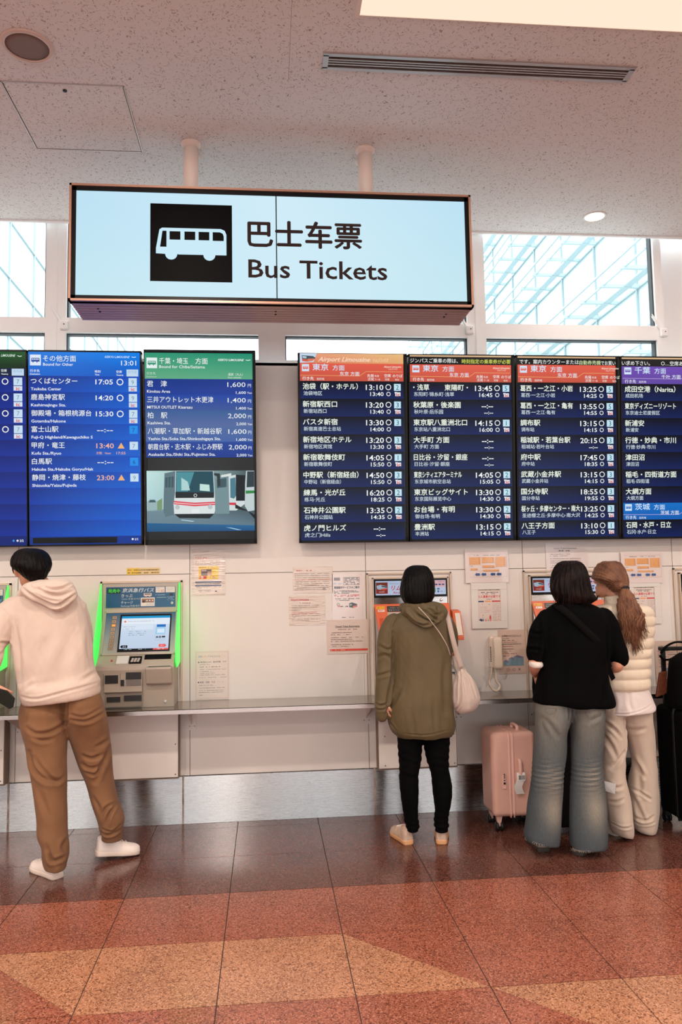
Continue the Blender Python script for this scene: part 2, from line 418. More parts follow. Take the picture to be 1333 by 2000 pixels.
# ---------------------------------------------------------------- outside: two glazed wings of the terminal, ground
M_OUTP = mat('pale_facade_glass', (206,222,226), .4, spec=.4)
M_OUTM = mat('facade_steel', (158,174,178), .5)
M_OUTL = mat('facade_ledge', (176,192,196), .5)
M_OUTG = mat('concrete_apron', (190,190,186), .9)
struct(MB().box(-60, 60, 6.5, 90, -.3, -.02).build('ground_outside', M_OUTG))
def wing(X, sgn, ys, zs, label, deep):
    w = thing('outside_terminal_wing', (X, ys[0], 0), label, 'building')
    for a, b2 in zip(ys, ys[1:]):
        for z0, z1 in zip(zs, zs[1:]):
            MB().box(min(X, X+sgn*.05), max(X, X+sgn*.05), a+.03, b2-.03, z0+.02, z1-.02).build('facade_panel', M_OUTP, w)
    for y in ys: MB().box(X-.05, X+.05, y-.025, y+.025, zs[0], zs[-1]).build('mullion', M_OUTM, w)
    for z in zs[1:]:
        MB().box(X-.06, X+.06, ys[0], ys[-1], z-.03, z+.03).build('rail', M_OUTM, w)
    if deep:
        for z in zs[1:]:
            l = MB(); l.box(X-sgn*.45, X-sgn*.25, ys[0], ys[-1], z-.02, z+.02); l.box(X-sgn*.95, X-sgn*.9, ys[0], ys[-1], z+.0, z+.04); l.box(X-sgn*1.02, X-sgn*.97, ys[0], ys[-1], z+.25, z+.29)
            ma, mb = ys[0], ys[-1]; y = ma
            while y < mb: l.box(min(X-sgn*.06, X-sgn*1.03), max(X-sgn*.06, X-sgn*1.03), y-.04, y+.04, z-.035, z+.05); y += 1.12
            l.build('maintenance_ledge', M_OUTL, w)
wing(9.0, 1, [13.0+2.3*k for k in range(14)], [0.3, 2.6, 4.5, 6.5, 8.44, 10.5, 12.4, 14.4, 16.4], 'pale glazed terminal wing with maintenance ledges outside the right windows', True)
wing(-7.0, -1, [12.7+2.24*k for k in range(14)], [0.3, 2.0, 3.6, 5.2, 6.8, 8.4, 10.0, 11.6, 13.2, 14.8], 'pale glazed terminal wing outside the leftmost windows', False)

# ---------------------------------------------------------------- ceiling fittings
M_DIFF = mat('warm_diffuser', (60,52,46), .8, spec=0, emit=(255,232,208), estr=1.02)
for k, (x, y, sx, sy) in enumerate(PANELS):
    lab = 'large warm white luminous ceiling panel, cropped by the top edge' if k == 0 else 'added warm white luminous ceiling panel, unseen, further back in the hall'
    t = thing('ceiling_light', (x, y, CZ), lab, 'ceiling light', None if k == 0 else 'added luminous ceiling panels behind the viewer')
    f = MB(); x0, x1, y0, y1 = x-sx/2, x+sx/2, y-sy/2, y+sy/2
    f.box(x0, x0+.02, y0, y1, CZ-.012, CZ+.1).box(x1-.02, x1, y0, y1, CZ-.012, CZ+.1).box(x0, x1, y0, y0+.012, CZ-.012, CZ+.1).box(x0, x1, y1-.004, y1, CZ-.004, CZ+.1)
    f.build('frame', mat('pale_light_frame', (240,226,214), .4), t)
    MB().box(x0+.02, x1-.02, y0+.012, y1-.004, CZ-.002, CZ+.03).build('diffuser', M_DIFF, t)
t = thing('ceiling_vent', (1.06, 3.545, CZ), 'long aluminium slot air vent with dark slots in the ceiling', 'vent')
M_ALU = mat('satin_aluminium', (190,180,176), .35, metal=.6)
f = MB(); x0, x1, y0, y1 = .303, 1.82, 3.497, 3.592
for (a, b2, c2, d2) in ((x0-.012, x1+.012, y0-.012, y0+.008), (x0-.012, x1+.012, y1-.008, y1+.012), (x0-.012, x0+.014, y0, y1), (x1-.014, x1+.012, y0, y1)): f.box(a, b2, c2, d2, CZ-.006, CZ+.01)
f.box(x0-.016, x1+.016, y0-.016, y0-.012, CZ-.003, CZ+.002).box(x0-.016, x1+.016, y1+.012, y1+.016, CZ-.003, CZ+.002)
f.build('frame', M_ALU, t)
for y in (3.524, 3.541, 3.559): MB().box(x0+.012, x1-.012, y, y+.007, CZ-.005, CZ+.02).build('slat', M_ALU, t)
MB().box(x0, x1, y0, y1, CZ+.02, CZ+.03).build('duct', M_BLACK, t)
# hatch
t = thing('access_hatch', (-.99, 4.11, CZ), 'square ceiling access hatch with key lock near the left', 'hatch')
f = MB()
for (a, b2, c2, d2) in ((hx0, hx1, hy0, hy0+.005), (hx0, hx1, hy1-.005, hy1), (hx0, hx0+.005, hy0, hy1), (hx1-.005, hx1, hy0, hy1)): f.box(a, b2, c2, d2, CZ-.003, CZ+.03)
f.build('frame', M_ALU, t)
MB().box(hx0+.009, hx1-.009, hy0+.009, hy1-.009, CZ-.001, CZ+.02).build('hatch_panel', M_CEIL, t)
MB().box(hx0+.005, hx1-.005, hy0+.005, hy1-.005, CZ+.02, CZ+.025).build('hatch_rebate', M_BLACK, t)
lk = P(125, 171, Z=CZ)
MB().box(lk.x-.02, lk.x+.02, lk.y-.006, lk.y+.04, CZ-.003, CZ).build('lock_plate', mat('bright_plate', (232,230,228), .3), t)
MB().lathe([(.011, -.006), (.011, .0)], (lk.x, lk.y+.018, CZ-.002), 16).lathe([(.006, -.008), (.006, .0)], (lk.x, lk.y+.018, CZ-.002), 12).build('lock', M_BLACK, t)
# speaker
sp = Vector((-1.08, 3.537, CZ))
t = thing('ceiling_speaker', sp, 'round ceiling loudspeaker with brown grille at the upper left', 'speaker')
M_PEACH = mat('peach_painted_metal', (214,190,176), .4)
MB().lathe([(.118, 0), (.118, -.004), (.112, -.009), (.098, -.010), (.096, -.004), (.096, 0)], sp, 48).build('rim', M_PEACH, t, True)
MB().lathe([(.0001, -.007), (.06, -.007), (.096, -.0055), (.096, 0)], sp, 48).build('grille', mat('speaker_grille', (136,112,102), .7, bump=.4, bscale=600), t, True)
# downlight
dl = Vector((2.295, 5.052, CZ))
t = thing('downlight', dl, 'small round glowing downlight near the window edge of the ceiling', 'ceiling light')
MB().lathe([(.082, 0), (.082, -.003), (.076, -.005), (.066, -.004), (.066, 0)], dl, 32).build('rim', M_WHITE, t, True)
MB().lathe([(.0001, -.003), (.066, -.003), (.066, .0)], dl, 32).build('lamp', mat('downlight_glow', (255,240,214), .4, emit=(255,238,208), estr=3.0), t, True)
area_light('downlight_lamp', dl+Vector((0,0,-.012)), .1, .1, 5, WARM)
for x, y in LAMPS:  # housings of the added lamps, all out of view
    t = thing('downlight', (x, y, CZ), 'added round ceiling downlight for warm light, out of view', 'ceiling light', 'added downlights behind the viewer')
    MB().lathe([(.12, 0), (.12, -.004), (.1, -.006), (.1, 0)], (x, y, CZ), 20).build('rim', M_WHITE, t, True)
    MB().lathe([(.0001, -.002), (.1, -.002), (.1, .0)], (x, y, CZ), 20).build('lamp', _M['downlight_glow'], t, True)

# ================================================================ print and lettering
_TXT = []
class Canvas:
    """flat print in a plane: a (right) and b (down) in metres from O; crop pixel coordinates for reading off the photograph"""
    def __init__(s, O, ex, ey, n, crop=(0,0), scale=1.0, ref=None):
        s.O, s.ex, s.ey, s.n = Vector(O), Vector(ex).normalized(), Vector(ey).normalized(), Vector(n).normalized()
        s.crop, s.k = crop, scale; s.v = []; s.f = []; s.c = []; s.texts = []; s.lay = 6.5
        if ref:
            cx, cy = ref
            s.S = (s._at(cx+50, cy)-s._at(cx-50, cy)).length/100
            s.ref = ref; s.a0 = (s._at(cx, cy)-s.O).dot(s.ex)
    def _at(s, cx, cy): return Pp(s.crop[0]+cx/s.k, s.crop[1]+cy/s.k, s.O, s.n)
    def A(s, cx): return s.a0+(cx-s.ref[0])*s.S
    def B(s, cy): return (s._at(s.ref[0], cy)-s.O).dot(s.ey)
    def pt(s, a, b, l): return s.O+s.ex*a+s.ey*b+s.n*(.0004+.0003*l)
    def polyab(s, pts, col, l=None):
        if l is None: s.lay += .02; l = s.lay
        k = len(s.v); s.v += [s.pt(a, b, l) for a, b in pts]; s.f.append(tuple(range(k, k+len(pts))))
        s.c += (col if isinstance(col, list) else [rgb(*col)]*len(pts))
    def rect(s, x0, y0, x1, y1, col, l=None, col2=None):
        a0, a1, b0, b1 = s.A(x0), s.A(x1), s.B(y0), s.B(y1)
        c = [rgb(*col), rgb(*col), rgb(*(col2 or col)), rgb(*(col2 or col))]
        s.polyab([(a0,b0),(a1,b0),(a1,b1),(a0,b1)], c, l)
    def poly(s, pts, col, l=None):
        s.polyab([(s.A(x), s.B(y)) for x, y in pts], [rgb(*q) for q in col] if isinstance(col, list) else col, l)
    def ring(s, x, y, r, w, col, n=20, l=None):
        ca, cb, R, Q = s.A(x), s.B(y), r*s.S, (r-w)*s.S
        if l is None: s.lay += .02; l = s.lay
        k = len(s.v)
        for i in range(n):
            t = 2*math.pi*i/n
            s.v += [s.pt(ca+R*math.cos(t), cb+R*math.sin(t), l), s.pt(ca+Q*math.cos(t), cb+Q*math.sin(t), l)]
            j = (i+1) % n; s.f.append((k+2*i, k+2*j, k+2*j+1, k+2*i+1))
        s.c += [rgb(*col)]*(2*n)
    def disc(s, x, y, r, col, n=16, l=None):
        ca, cb, R = s.A(x), s.B(y), r*s.S
        s.polyab([(ca+R*math.cos(2*math.pi*i/n), cb+R*math.sin(2*math.pi*i/n)) for i in range(n)], col, l)
    def line(s, x0, y0, x1, y1, w, col, l=None):
        a0, b0, a1, b1 = s.A(x0), s.B(y0), s.A(x1), s.B(y1); d = math.hypot(a1-a0, b1-b0) or 1; nx, ny = -(b1-b0)/d*w*s.S/2, (a1-a0)/d*w*s.S/2
        s.polyab([(a0+nx,b0+ny),(a1+nx,b1+ny),(a1-nx,b1-ny),(a0-nx,b0-ny)], col, l)
    def text(s, body, x, y, size, col, al='l', bold=0.0, width=None, shear=0.0, sx=1.0, l=None):
        """x anchor, y = vertical centre of a capital / ideograph, size = em in crop px, width = total width in crop px"""
        s.lay += .01
        _TXT.append((s, body, s.A(x), s.B(y), size*s.S, rgb(*col), al, bold, (width*s.S if width else None), shear, sx, (s.lay+.5 if l is None else l)))
    def build(s, name, m, parent=None):
        me = bpy.data.meshes.new(name); me.from_pydata([tuple(v) for v in s.v], [], s.f); me.materials.append(m)
        at = me.color_attributes.new('Col', 'FLOAT_COLOR', 'POINT'); at.data.foreach_set('color', [x for c in s.c for x in c])
        o = bpy.data.objects.new(name, me); COL.objects.link(o)
        if parent is not None: o.parent = parent; o.matrix_parent_inverse = parent.matrix_world.inverted()
        return o
_PEND = []
def finish_canvas(cv, name, m, parent): _PEND.append((cv, name, m, parent))
def flush_text():
    obs = []
    for t in _TXT:
        cu = bpy.data.curves.new('lettering', 'FONT'); cu.body = t[1]; cu.offset = 0 if any(ord(ch) > 0x2e80 for ch in t[1]) else min(t[7], .02); cu.shear = t[9]; cu.resolution_u = 2
        o = bpy.data.objects.new('lettering', cu); COL.objects.link(o); obs.append(o)
    bpy.context.view_layer.update(); dg = bpy.context.evaluated_depsgraph_get()
    for t, o in zip(_TXT, obs):
        s, body, a, b, size, col, al, bold, width, shear, sx, l = t
        me = o.evaluated_get(dg).to_mesh()
        n = len(me.vertices)
        if n:
            co = np.empty(n*3); me.vertices.foreach_get('co', co); co = co.reshape(-1, 3)
            x0, x1 = co[:,0].min(), co[:,0].max()
            kx = size*sx if width is None else width/(x1-x0)
            off = {'l': -x0*kx, 'r': -x1*kx, 'c': -(x0+x1)/2*kx}[al]
            k = len(s.v)
            cjk = bold > 0 and any(ord(ch) > 0x2e80 for ch in body); e = min(bold, .035)*size*.62
            for q, (ox, oy) in enumerate(((-e, 0), (e, 0), (0, -e), (0, e)) if cjk else ((0, 0),)):   # heavier strokes: the glyphs laid over each other, slightly apart
                k = len(s.v)
                for p in co: s.v.append(s.pt(a+p[0]*kx+off+ox, b-(p[1]-.36)*size+oy, l+.002*q))
                s.f += [tuple(i+k for i in p.vertices) for p in me.polygons]
                s.c += [col]*n
        o.evaluated_get(dg).to_mesh_clear()
    for o in obs:
        cu = o.data; bpy.data.objects.remove(o); bpy.data.curves.remove(cu)
    for cv, name, m, parent in _PEND: cv.build(name, m, parent)

def lit_print(name, strength):
    m = mat(name, (0,0,0), .22, attr='Col', estr=strength, spec=.13)
    return m
M_LIT = lit_print('lit_screen_image', 1.0)
M_SIGNLIT = lit_print('lit_sign_image', 1.02); M_SIGNLIT.node_tree.nodes['Principled BSDF'].inputs['Specular IOR Level'].default_value = .03; M_SIGNLIT.node_tree.nodes['Principled BSDF'].inputs['Roughness'].default_value = .4
M_PRINT = mat('printed_paper', (255,255,255), .5, attr='Col')
M_LAMIN = mat('laminated_print', (255,255,255), .3, attr='Col', coat=1.0, bump=.9, bscale=7, bstretch=(1, 1, 7))
M_LAMIN2 = mat('laminated_print_smooth', (255,255,255), .3, attr='Col', coat=.6, bump=.12, bscale=9)

# ---------------------------------------------------------------- hanging sign
SY0, SY1 = 4.15, 4.485
sz0, sz1 = 3.074, 3.722; sx0, sx1 = -1.035, 1.163
sg = thing('hanging_sign', ((sx0+sx1)/2, (SY0+SY1)/2, sz1), 'wide hanging illuminated bus ticket sign with light blue face and bus pictogram', 'sign')
M_SIGNF = mat('rose_gold_frame', (196,152,132), .35, metal=.7)
M_LOUV = mat('louvre_aluminium', (206,186,182), .4, metal=.35)
b = MB().box(sx0+.01, sx1-.01, SY0+.02, SY1-.01, sz0+.03, sz1-.005); b.build('case', M_LOUV, sg)
f = MB()
f.box(sx0, sx1, SY0-.004, SY0+.05, sz0, sz0+.012).box(sx0, sx1, SY0-.004, SY0+.05, sz1-.012, sz1).box(sx0, sx0+.012, SY0-.004, SY0+.05, sz0, sz1).box(sx1-.012, sx1, SY0-.004, SY0+.05, sz0, sz1)
f.build('frame', M_SIGNF, sg)
f = MB()
f.box(sx0+.012, sx1-.012, SY0+.006, SY0+.02, sz0+.012, sz0+.034).box(sx0+.012, sx1-.012, SY0+.006, SY0+.02, sz1-.034, sz1-.012).box(sx0+.012, sx0+.034, SY0+.006, SY0+.02, sz0+.012, sz1-.012).box(sx1-.034, sx1-.012, SY0+.006, SY0+.02, sz0+.012, sz1-.012)
mid = .0705
f.box(mid-.003, mid+.003, SY0+.011, SY0+.02, sz0+.03, sz1-.03)
f.build('bezel', M_BEZEL, sg)
for k in range(8):
    y = SY0+.012+k*(SY1-SY0-.02)/8; w = (SY1-SY0-.02)/8
    lv = MB(); lv.prism([Vector((sx0+.004, y, sz0)), Vector((sx0+.004, y+w*.72, sz0)), Vector((sx0+.004, y+w, sz0+.02)), Vector((sx0+.004, y+w, sz0+.034)), Vector((sx0+.004, y, sz0+.03))], (sx1-sx0-.008, 0, 0))
    lv.build('louvre', M_LOUV, sg)
for x in (sx0+.13, (sx0+sx1)/2, sx1-.13):
    s_ = MB()
    for y in (SY0+.12, SY0+.17): s_.lathe([(.006, 0), (.006, .006)], (x, y, sz0-.003), 8)
    s_.build('vent_screw', M_BLACK, sg)
for (x0_, x1_) in ((sx0+.034, mid-.003), (mid+.003, sx1-.034)):
    pass
cv = Canvas((sx0+.034, SY0+.0125, sz1-.034), (1,0,0), (0,0,-1), (0,-1,0), (100,340), 1.55, (680, 220))
W_, H_ = sx1-sx0-.068, sz1-sz0-.068
def ab(c_, x, y): return (x, y)
g1, g2, g3 = rgb(188,224,242), rgb(206,234,246), rgb(196,230,240)
cv.polyab([(0,0),(mid-.003-(sx0+.034),0),(mid-.003-(sx0+.034),H_),(0,H_)], [g1, g2, g2, g3], 0)
cv.polyab([(mid+.003-(sx0+.034),0),(W_,0),(W_,H_),(mid+.003-(sx0+.034),H_)], [g2, g1, g3, g2], 0)
K = (10,8,8)
cv.rect(306, 99, 549, 331, K, 1)
wc = (200,232,246)
bus = [(341,171),(515,171),(527,176),(532,188),(532,250),(499,250)] + [(481+18*math.cos(t*math.pi/8), 250+17*math.sin(t*math.pi/8)) for t in range(0, 9)] + [(390,250)] + [(368+18*math.cos(t*math.pi/8), 249+17*math.sin(t*math.pi/8)) for t in range(0, 9)] + [(323,248),(323,232),(333,176)]
cv.poly(bus, wc, 2)
for x0_ in (363, 407, 449): cv.rect(x0_, 181, x0_+32, 206, K, 3)
cv.poly([(491,181),(513,181),(521,185),(524,193),(524,207),(491,207)], K, 3)
cv.poly([(342,180),(354,180),(354,228),(335,228)], K, 3)
tx = (52,36,34)
cv.text('巴士车票', 597, 184, 89, tx, 'l', .035, 346, l=3)
cv.text('Bus Tickets', 597, 286, 80, tx, 'l', .012, 424, l=3)
finish_canvas(cv, 'sign_face', M_SIGNLIT, sg)
M_POLE = mat('peach_pole', (236,216,204), .4)
for (x, y, lab) in ((-.407, 4.312, 'front'), (.592, 4.312, 'front'), (-.407, 4.44, 'rear'), (.592, 4.44, 'rear')):
    r = .043 if lab == 'front' else .028
    MB().lathe([(r, sz1-.01), (r, CZ)], (x, y, 0), 24).build('pole', M_POLE, sg, True)
    MB().lathe([(r, CZ-.03), (r+.004, CZ-.016), (r+.014, CZ-.01), (r+.014, CZ)], (x, y, 0), 24).build('pole_flange', M_POLE, sg, True)

# ---------------------------------------------------------------- the row of departure screens
bot = Vector((0, 5.235, 1.822)); top = Vector((0, 5.13, 3.094))
eyb = (bot-top).normalized(); nb = Vector((0, eyb.z, -eyb.y)).normalized()
if nb.y > 0: nb = -nb
Hb = (bot-top).length
def board(px0, px1, label, zt=0, proud=0.0, grp=None):
    """screen housing between two photograph columns at the top edge"""
    o = top+nb*proud
    a = Pp(px0, 689, o, nb).x; b2 = Pp(px1, 692, o, nb).x
    t = thing('departure_screen', ((a+b2)/2, 5.3, 1.8), label, 'screen', grp)
    org = Vector((a, o.y, o.z))+eyb*(-zt)
    M = Matrix(((1, 0, 0, org.x), (0, -nb.y, -eyb.y, org.y), (0, -nb.z, -eyb.z, org.z), (0,0,0,1)))
    w, h = b2-a, Hb+zt
    s_ = MB(); e = .018
    hb = .034
    s_.box(0, w, 0, .07, -h, -h+hb, M).box(0, w, 0, .07, -e, 0, M).box(0, e, 0, .07, -h, 0, M).box(w-e, w, 0, .07, -h, 0, M)
    s_.build('bezel', M_BEZEL, t)
    MB().box(e, w-e, .006, .06, -h+hb, -e, M).build('display_panel', mat('screen_glass_black', (6,6,8), .18, spec=.2), t)
    MB().box(.05, w-.05, .07, .1+.03, -h+.1, -.2, M).build('wall_mount', M_BLACK, t)
    return t, org, w, h, e
def bus_icon(cv, x, y, s, bg, fg):
    cv.rect(x, y, x+s, y+s, bg, 4)
    cv.poly([(x+s*.14,y+s*.3),(x+s*.86,y+s*.3),(x+s*.9,y+s*.65),(x+s*.72,y+s*.65),(x+s*.68,y+s*.74),(x+s*.62,y+s*.74),(x+s*.58,y+s*.65),(x+s*.36,y+s*.65),(x+s*.32,y+s*.74),(x+s*.26,y+s*.74),(x+s*.22,y+s*.65),(x+s*.1,y+s*.65)], fg, 5)
    for q in range(4): cv.rect(x+s*(.2+.16*q), y+s*.36, x+s*(.31+.16*q), y+s*.48, bg, 6)
WT = (236,240,238); RED = (232,84,60)
def limo_header(cv, x0, x1, y, jp, cn, c1=(226,92,72), c2=(196,84,66), full=True, dx=0, k=1.0):
    """band with destination name; y is its top in crop px; dx shifts, k scales"""
    X = lambda v: dx+v*k
    cv.rect(x0, y, x1, y+165*k, c1, 1, c2)
    bus_icon(cv, X(97), y+10*k, 66*k, (206,226,244), c1)
    cv.text(jp, X(195), y+38*k, 66*k, (206,228,248), 'l', .02, 145*k)
    cv.text('方面', X(380), y+43*k, 54*k, (206,228,248), 'l', .01, 110*k)
    cv.text(cn+' 方面', X(447), y+98*k, 42*k, (226,232,240), 'l', .01, 182*k)
    yl = (236,170,110) if c1[0] > 180 else (190,170,220)
    cv.line(X(80), y+113*k, X(630), y+117*k, 4*k, yl, 5); cv.line(X(630), y+117*k, X(690), y+75*k, 4*k, yl, 5); cv.line(X(690), y+75*k, x1-12, y+76*k, 4*k, yl, 5)
    cv.text('行き先', X(100), y+143*k, 36*k, WT, 'l', .01); cv.text('目的地', X(235), y+147*k, 24*k, WT, 'l')
    if full:
        cv.text('先発', X(702), y+114*k, 32*k, WT, 'l', .01); cv.text('先发', X(770), y+116*k, 22*k, WT); cv.text('空席', X(862), y+112*k, 32*k, WT, 'l', .01); cv.text('のりば', X(940), y+114*k, 32*k, WT, 'l', .01)
        cv.text('次発', X(706), y+146*k, 30*k, WT); cv.text('下一班', X(770), y+148*k, 18*k, WT); cv.text('空座', X(868), y+147*k, 22*k, WT); cv.text('站台', X(962), y+148*k, 20*k, WT)
        cv.text('Airport Limousine', X(1022), y+28*k, 24*k, (238,220,206), 'r', .02, 165*k, .3); cv.text('リムジンバス', X(985), y+50*k, 20*k, (238,220,206), 'r', .02, 84*k, .3)
def limo_row(cv, x0, x1, y, h, jp, cn, t1, t2, bay, ic=True, dx=0, k=1.0, glow=0, jw=None, cw=None, o2=True, times=True, mid=None):
    X = lambda v: dx+v*k
    tp = (5+34*glow, 7+36*glow, 13+40*glow); bt = (10+44*glow, 30+44*glow, 86+20*glow)
    cv.rect(x0, y, x1, y+h, tp, 1, bt)
    J = (232,240,226)
    cv.text(jp, X(103), y+h*.31, 62*k, J, 'l', .028, jw*k if jw else None)
    if mid: cv.text(mid, X(620), y+h*.31, 62*k, J, 'r', .028)
    if cn: cv.text(cn, X(110), y+h*.70, 43*k, (204,218,226), 'l', .012, cw*k if cw else None)
    if not times: return
    if t1:
        cv.text(t1, X(852), y+h*.34, 70*k, WT, 'r', .012, 165*k)
        cv.ring(X(898), y+h*.33, 27*k, 7*k, WT)
    else: cv.text('--:--', X(858), y+h*.34, 70*k, WT, 'r', .015, 110*k)
    if t2:
        cv.text(t2, X(853), y+h*.72, 52*k, WT, 'r', .012, 125*k)
        if o2: cv.ring(X(899), y+h*.72, 20*k, 6*k, WT)
    else: cv.text('--:--', X(858), y+h*.72, 54*k, WT, 'r', .015, 86*k)
    if bay:
        cv.rect(X(951), y+h*.14, X(1015), y+h*.53, (190,226,240), 4); cv.text(str(bay), X(983), y+h*.335, 62*k, (30,70,90), 'c', .0)
    if bay and ic:
        cv.rect(X(957), y+h*.60, X(980), y+h*.68, (222,228,232), 4); cv.rect(X(963), y+h*.62, X(1012), y+h*.84, (222,228,232), 4)
        cv.text('ic', X(990), y+h*.735, 44*k, (206,60,70), 'c', .03, 36*k)
def ticker(cv, x0, x1, y, k, parts):
    cv.rect(x0, y, x1, y+90*k, (12,12,14), 1)
    cv.rect(x0, y+6*k, x1, y+20*k, (214,176,134), 2)
# screen 5 (first of the right group)
t, org, w, h, e = board(582, 795.5, 'tall departure screen, first of the right-hand group, topped by an orange bus banner', 0)
cv = Canvas(org, (1,0,0), eyb, nb, (570,670), 4.7625, (560, 105)); cv.O = org
C0, C1 = 78, 1042
cv.poly([(C0,100),(C1,100),(C1,195),(C0,195)], [(228,150,120),(232,188,126),(226,168,112),(214,112,90)], 1)
cv.poly([(C0,100),(235,100),(205,180),(C0,188)], (196,214,232), 2)
cv.poly([(97,118),(200,125),(222,140),(220,150),(200,168),(150,178),(100,172)], (70,84,92), 3)
cv.poly([(100,150),(150,158),(150,178),(100,172)], (212,90,70), 4); cv.poly([(150,150),(222,148),(200,168),(150,176)], (220,120,90), 4); cv.poly([(104,124),(140,128),(140,148),(104,144)], (170,196,206), 4)
cv.text('Airport Limousine', 245, 152, 58, (250,214,190), 'l', .03, 485, .35); cv.text('リムジンバス', 755, 160, 38, (250,220,180), 'l', .02, 145, .35)
limo_header(cv, C0, C1, 190, '東京', '东京')
R1 = [('池袋（駅・ホテル）','池袋地区','13:10','13:40',2,510,172),('新宿駅西口','新宿站西口','13:20','13:40',3,315,210),('バスタ新宿','新宿高速巴士总站','13:30','14:00',3,318,342),('新宿地区ホテル','新宿地区宾馆','13:20','13:30',3,445,258),('新宿歌舞伎町','新宿歌舞伎町','14:05','15:50',1,385,258),('中野駅（新宿経由）','中野站（新宿経由）','14:50','15:50',3,508,338),('練馬・光が丘','练马·光丘','16:20','18:25',2,385,190),('石神井公園駅','石神井公园站','13:35','14:35',2,385,258),('虎ノ門ヒルズ','虎之门Hills','','',0,388,235)]
ys = [355, 519, 684, 848, 1012, 1175, 1339, 1502, 1667, 1832]
for i, (a, b_, c_, d_, e_, jw, cw) in enumerate(R1): limo_row(cv, C0, C1, ys[i], ys[i+1]-ys[i], a, b_, c_, d_, e_, ic=(i != 2), jw=jw, cw=cw)
finish_canvas(cv, 'screen_image', M_LIT, t)
# screen 6
t, org, w, h, e = board(798, 1005.5, 'tall departure screen, second of the right-hand group, with a yellow-and-white ticker line', 0)
cv = Canvas(org, (1,0,0), eyb, nb, (790,670), 4.7625, (530, 120))
C0, C1 = 55, 996; k = .98; dx = -18
ticker(cv, C0, C1, 110, 1, None)
cv.text('ジンパスご乗車の際は、', 58, 168, 44, WT, 'l', .012, 440); cv.text('時刻指定の乗車券が必要', 535, 172, 44, (206,214,92), 'l', .014, 455)
limo_header(cv, C0, C1, 202, '東京', '东京', dx=dx, k=k)
R2 = [('・浅草','东阳町·锦糸町·浅草','13:45','16:45',5,150,378),('秋葉原・後楽園','秋叶原·后乐园','','',0,445,272),('東京駅八重洲北口','东京站八重洲北口','14:15','16:00',1,505,335),('大手町 方面','大手町 方面','','',0,335,230),('日比谷・汐留・銀座','日比谷·汐留·銀座','','',0,505,330),('東京シティエアターミナル','东京城市航空总站','14:05','15:05',2,450,338),('東京ビッグサイト','东京国际展览中心','13:30','14:30',2,505,340),('お台場・有明','御台场·有明','13:30','14:30',2,380,232),('豊洲駅','丰洲站','13:15','14:15',2,190,126)]
ys = [366, 527, 690, 852, 1012, 1174, 1336, 1496, 1658, 1818]
for i, (a, b_, c_, d_, e_, jw, cw) in enumerate(R2): limo_row(cv, C0, C1, ys[i], ys[i+1]-ys[i], a, b_, c_, d_, e_, dx=dx, k=k, jw=jw, cw=cw, mid='東陽町・' if i == 0 else None)
finish_canvas(cv, 'screen_image', M_LIT, t)
# screen 7
t, org, w, h, e = board(1008, 1211, 'tall departure screen, third of the right-hand group, above the woman in black', 0)
cv = Canvas(org, (1,0,0), eyb, nb, (1000,670), 4.003, (430, 110))
C0, C1 = 48, 813; k = .795; dx = -16
ticker(cv, C0, C1, 102, .84, None)
cv.text('です。案内カウンターまたは', 62, 150, 36, WT, 'l', .012, 462); cv.text('自動券売機', 528, 153, 36, (206,222,170), 'l', .014, 168); cv.text('でお買い', 698, 155, 36, WT, 'l', .012, 115)
limo_header(cv, C0, C1, 172, '東京', '东京', dx=dx, k=k*1.05)
R3 = [('葛西・一之江・小岩','葛西·一之江·小岩','13:25','14:25',5,408,264),('葛西・一之江・亀有','葛西·一之江·亀有','13:55','14:55',5,408,264),('調布駅','调布站','13:15','14:15',3,152,100),('稲城駅・若葉台駅','稻城站·若叶台站','20:15','',3,385,252),('府中駅','府中站','17:45','18:35',3,152,100),('武蔵小金井駅','武藏小金井站','13:15','14:15',3,310,204),('国分寺駅','国分寺站','18:55','19:55',3,206,136),('桜ヶ丘・多摩センター・南大','圣迹樱之丘·多摩中心·南大沢','13:25','14:25',3,455,450),('八王子方面','八王子','13:10','15:30',1,256,102)]
ys = [315, 450, 583, 717, 850, 984, 1118, 1252, 1386, 1515]
for i, (a, b_, c_, d_, e_, jw, cw) in enumerate(R3): limo_row(cv, C0, C1, ys[i], ys[i+1]-ys[i], a, b_, c_, d_, e_, dx=dx, k=k, jw=jw/k, cw=cw/k)
finish_canvas(cv, 'screen_image', M_LIT, t)
# screen 8 (cropped by the right edge)
t, org, w, h, e = board(1212.5, 1424, 'departure screen with a purple header, cropped by the right edge', 0)
cv = Canvas(org, (1,0,0), eyb, nb, (1000,670), 4.003, (1100, 118))
C0, C1 = 862, 1645; dx = 800; k = .795
ticker(cv, C0, C1, 110, .84, None)
cv.text('い求め下さい。', 862, 160, 36, WT, 'l', .012, 218); cv.text('○…空席あり', 1168, 160, 36, WT, 'l', .012)
limo_header(cv, C0, C1, 184, '千葉', '千叶', (110,72,176), (96,70,160), True, dx, k*1.04)
R4 = [('成田空港（Narita）','成田机场',395,135),('東京ディズニーリゾート','东京迪士尼度假区',398,266),('新浦安','新浦安',148,98),('行徳・妙典・市川','行徳·妙典·市川',395,228),('津田沼','津田沼',148,98),('稲毛・四街道方面','稻毛·四街道',396,178),('大網方面','大纲方面',198,130)]
ys = [322, 453, 587, 720, 853, 987, 1120, 1250, 1380, 1515]
tm = ['13:20','13:35','13:30','13:45','14:10','14:30','13:55']
for i, (a, b_, jw, cw) in enumerate(R4): limo_row(cv, C0, C1, ys[i], ys[i+1]-ys[i], a, b_, tm[i], '', 4, dx=dx, k=k, jw=jw/k, cw=cw/k)
limo_header(cv, C0, C1, 1250, '茨城', '茨城', (12,110,196), (10,92,176), True, dx, k*.99)
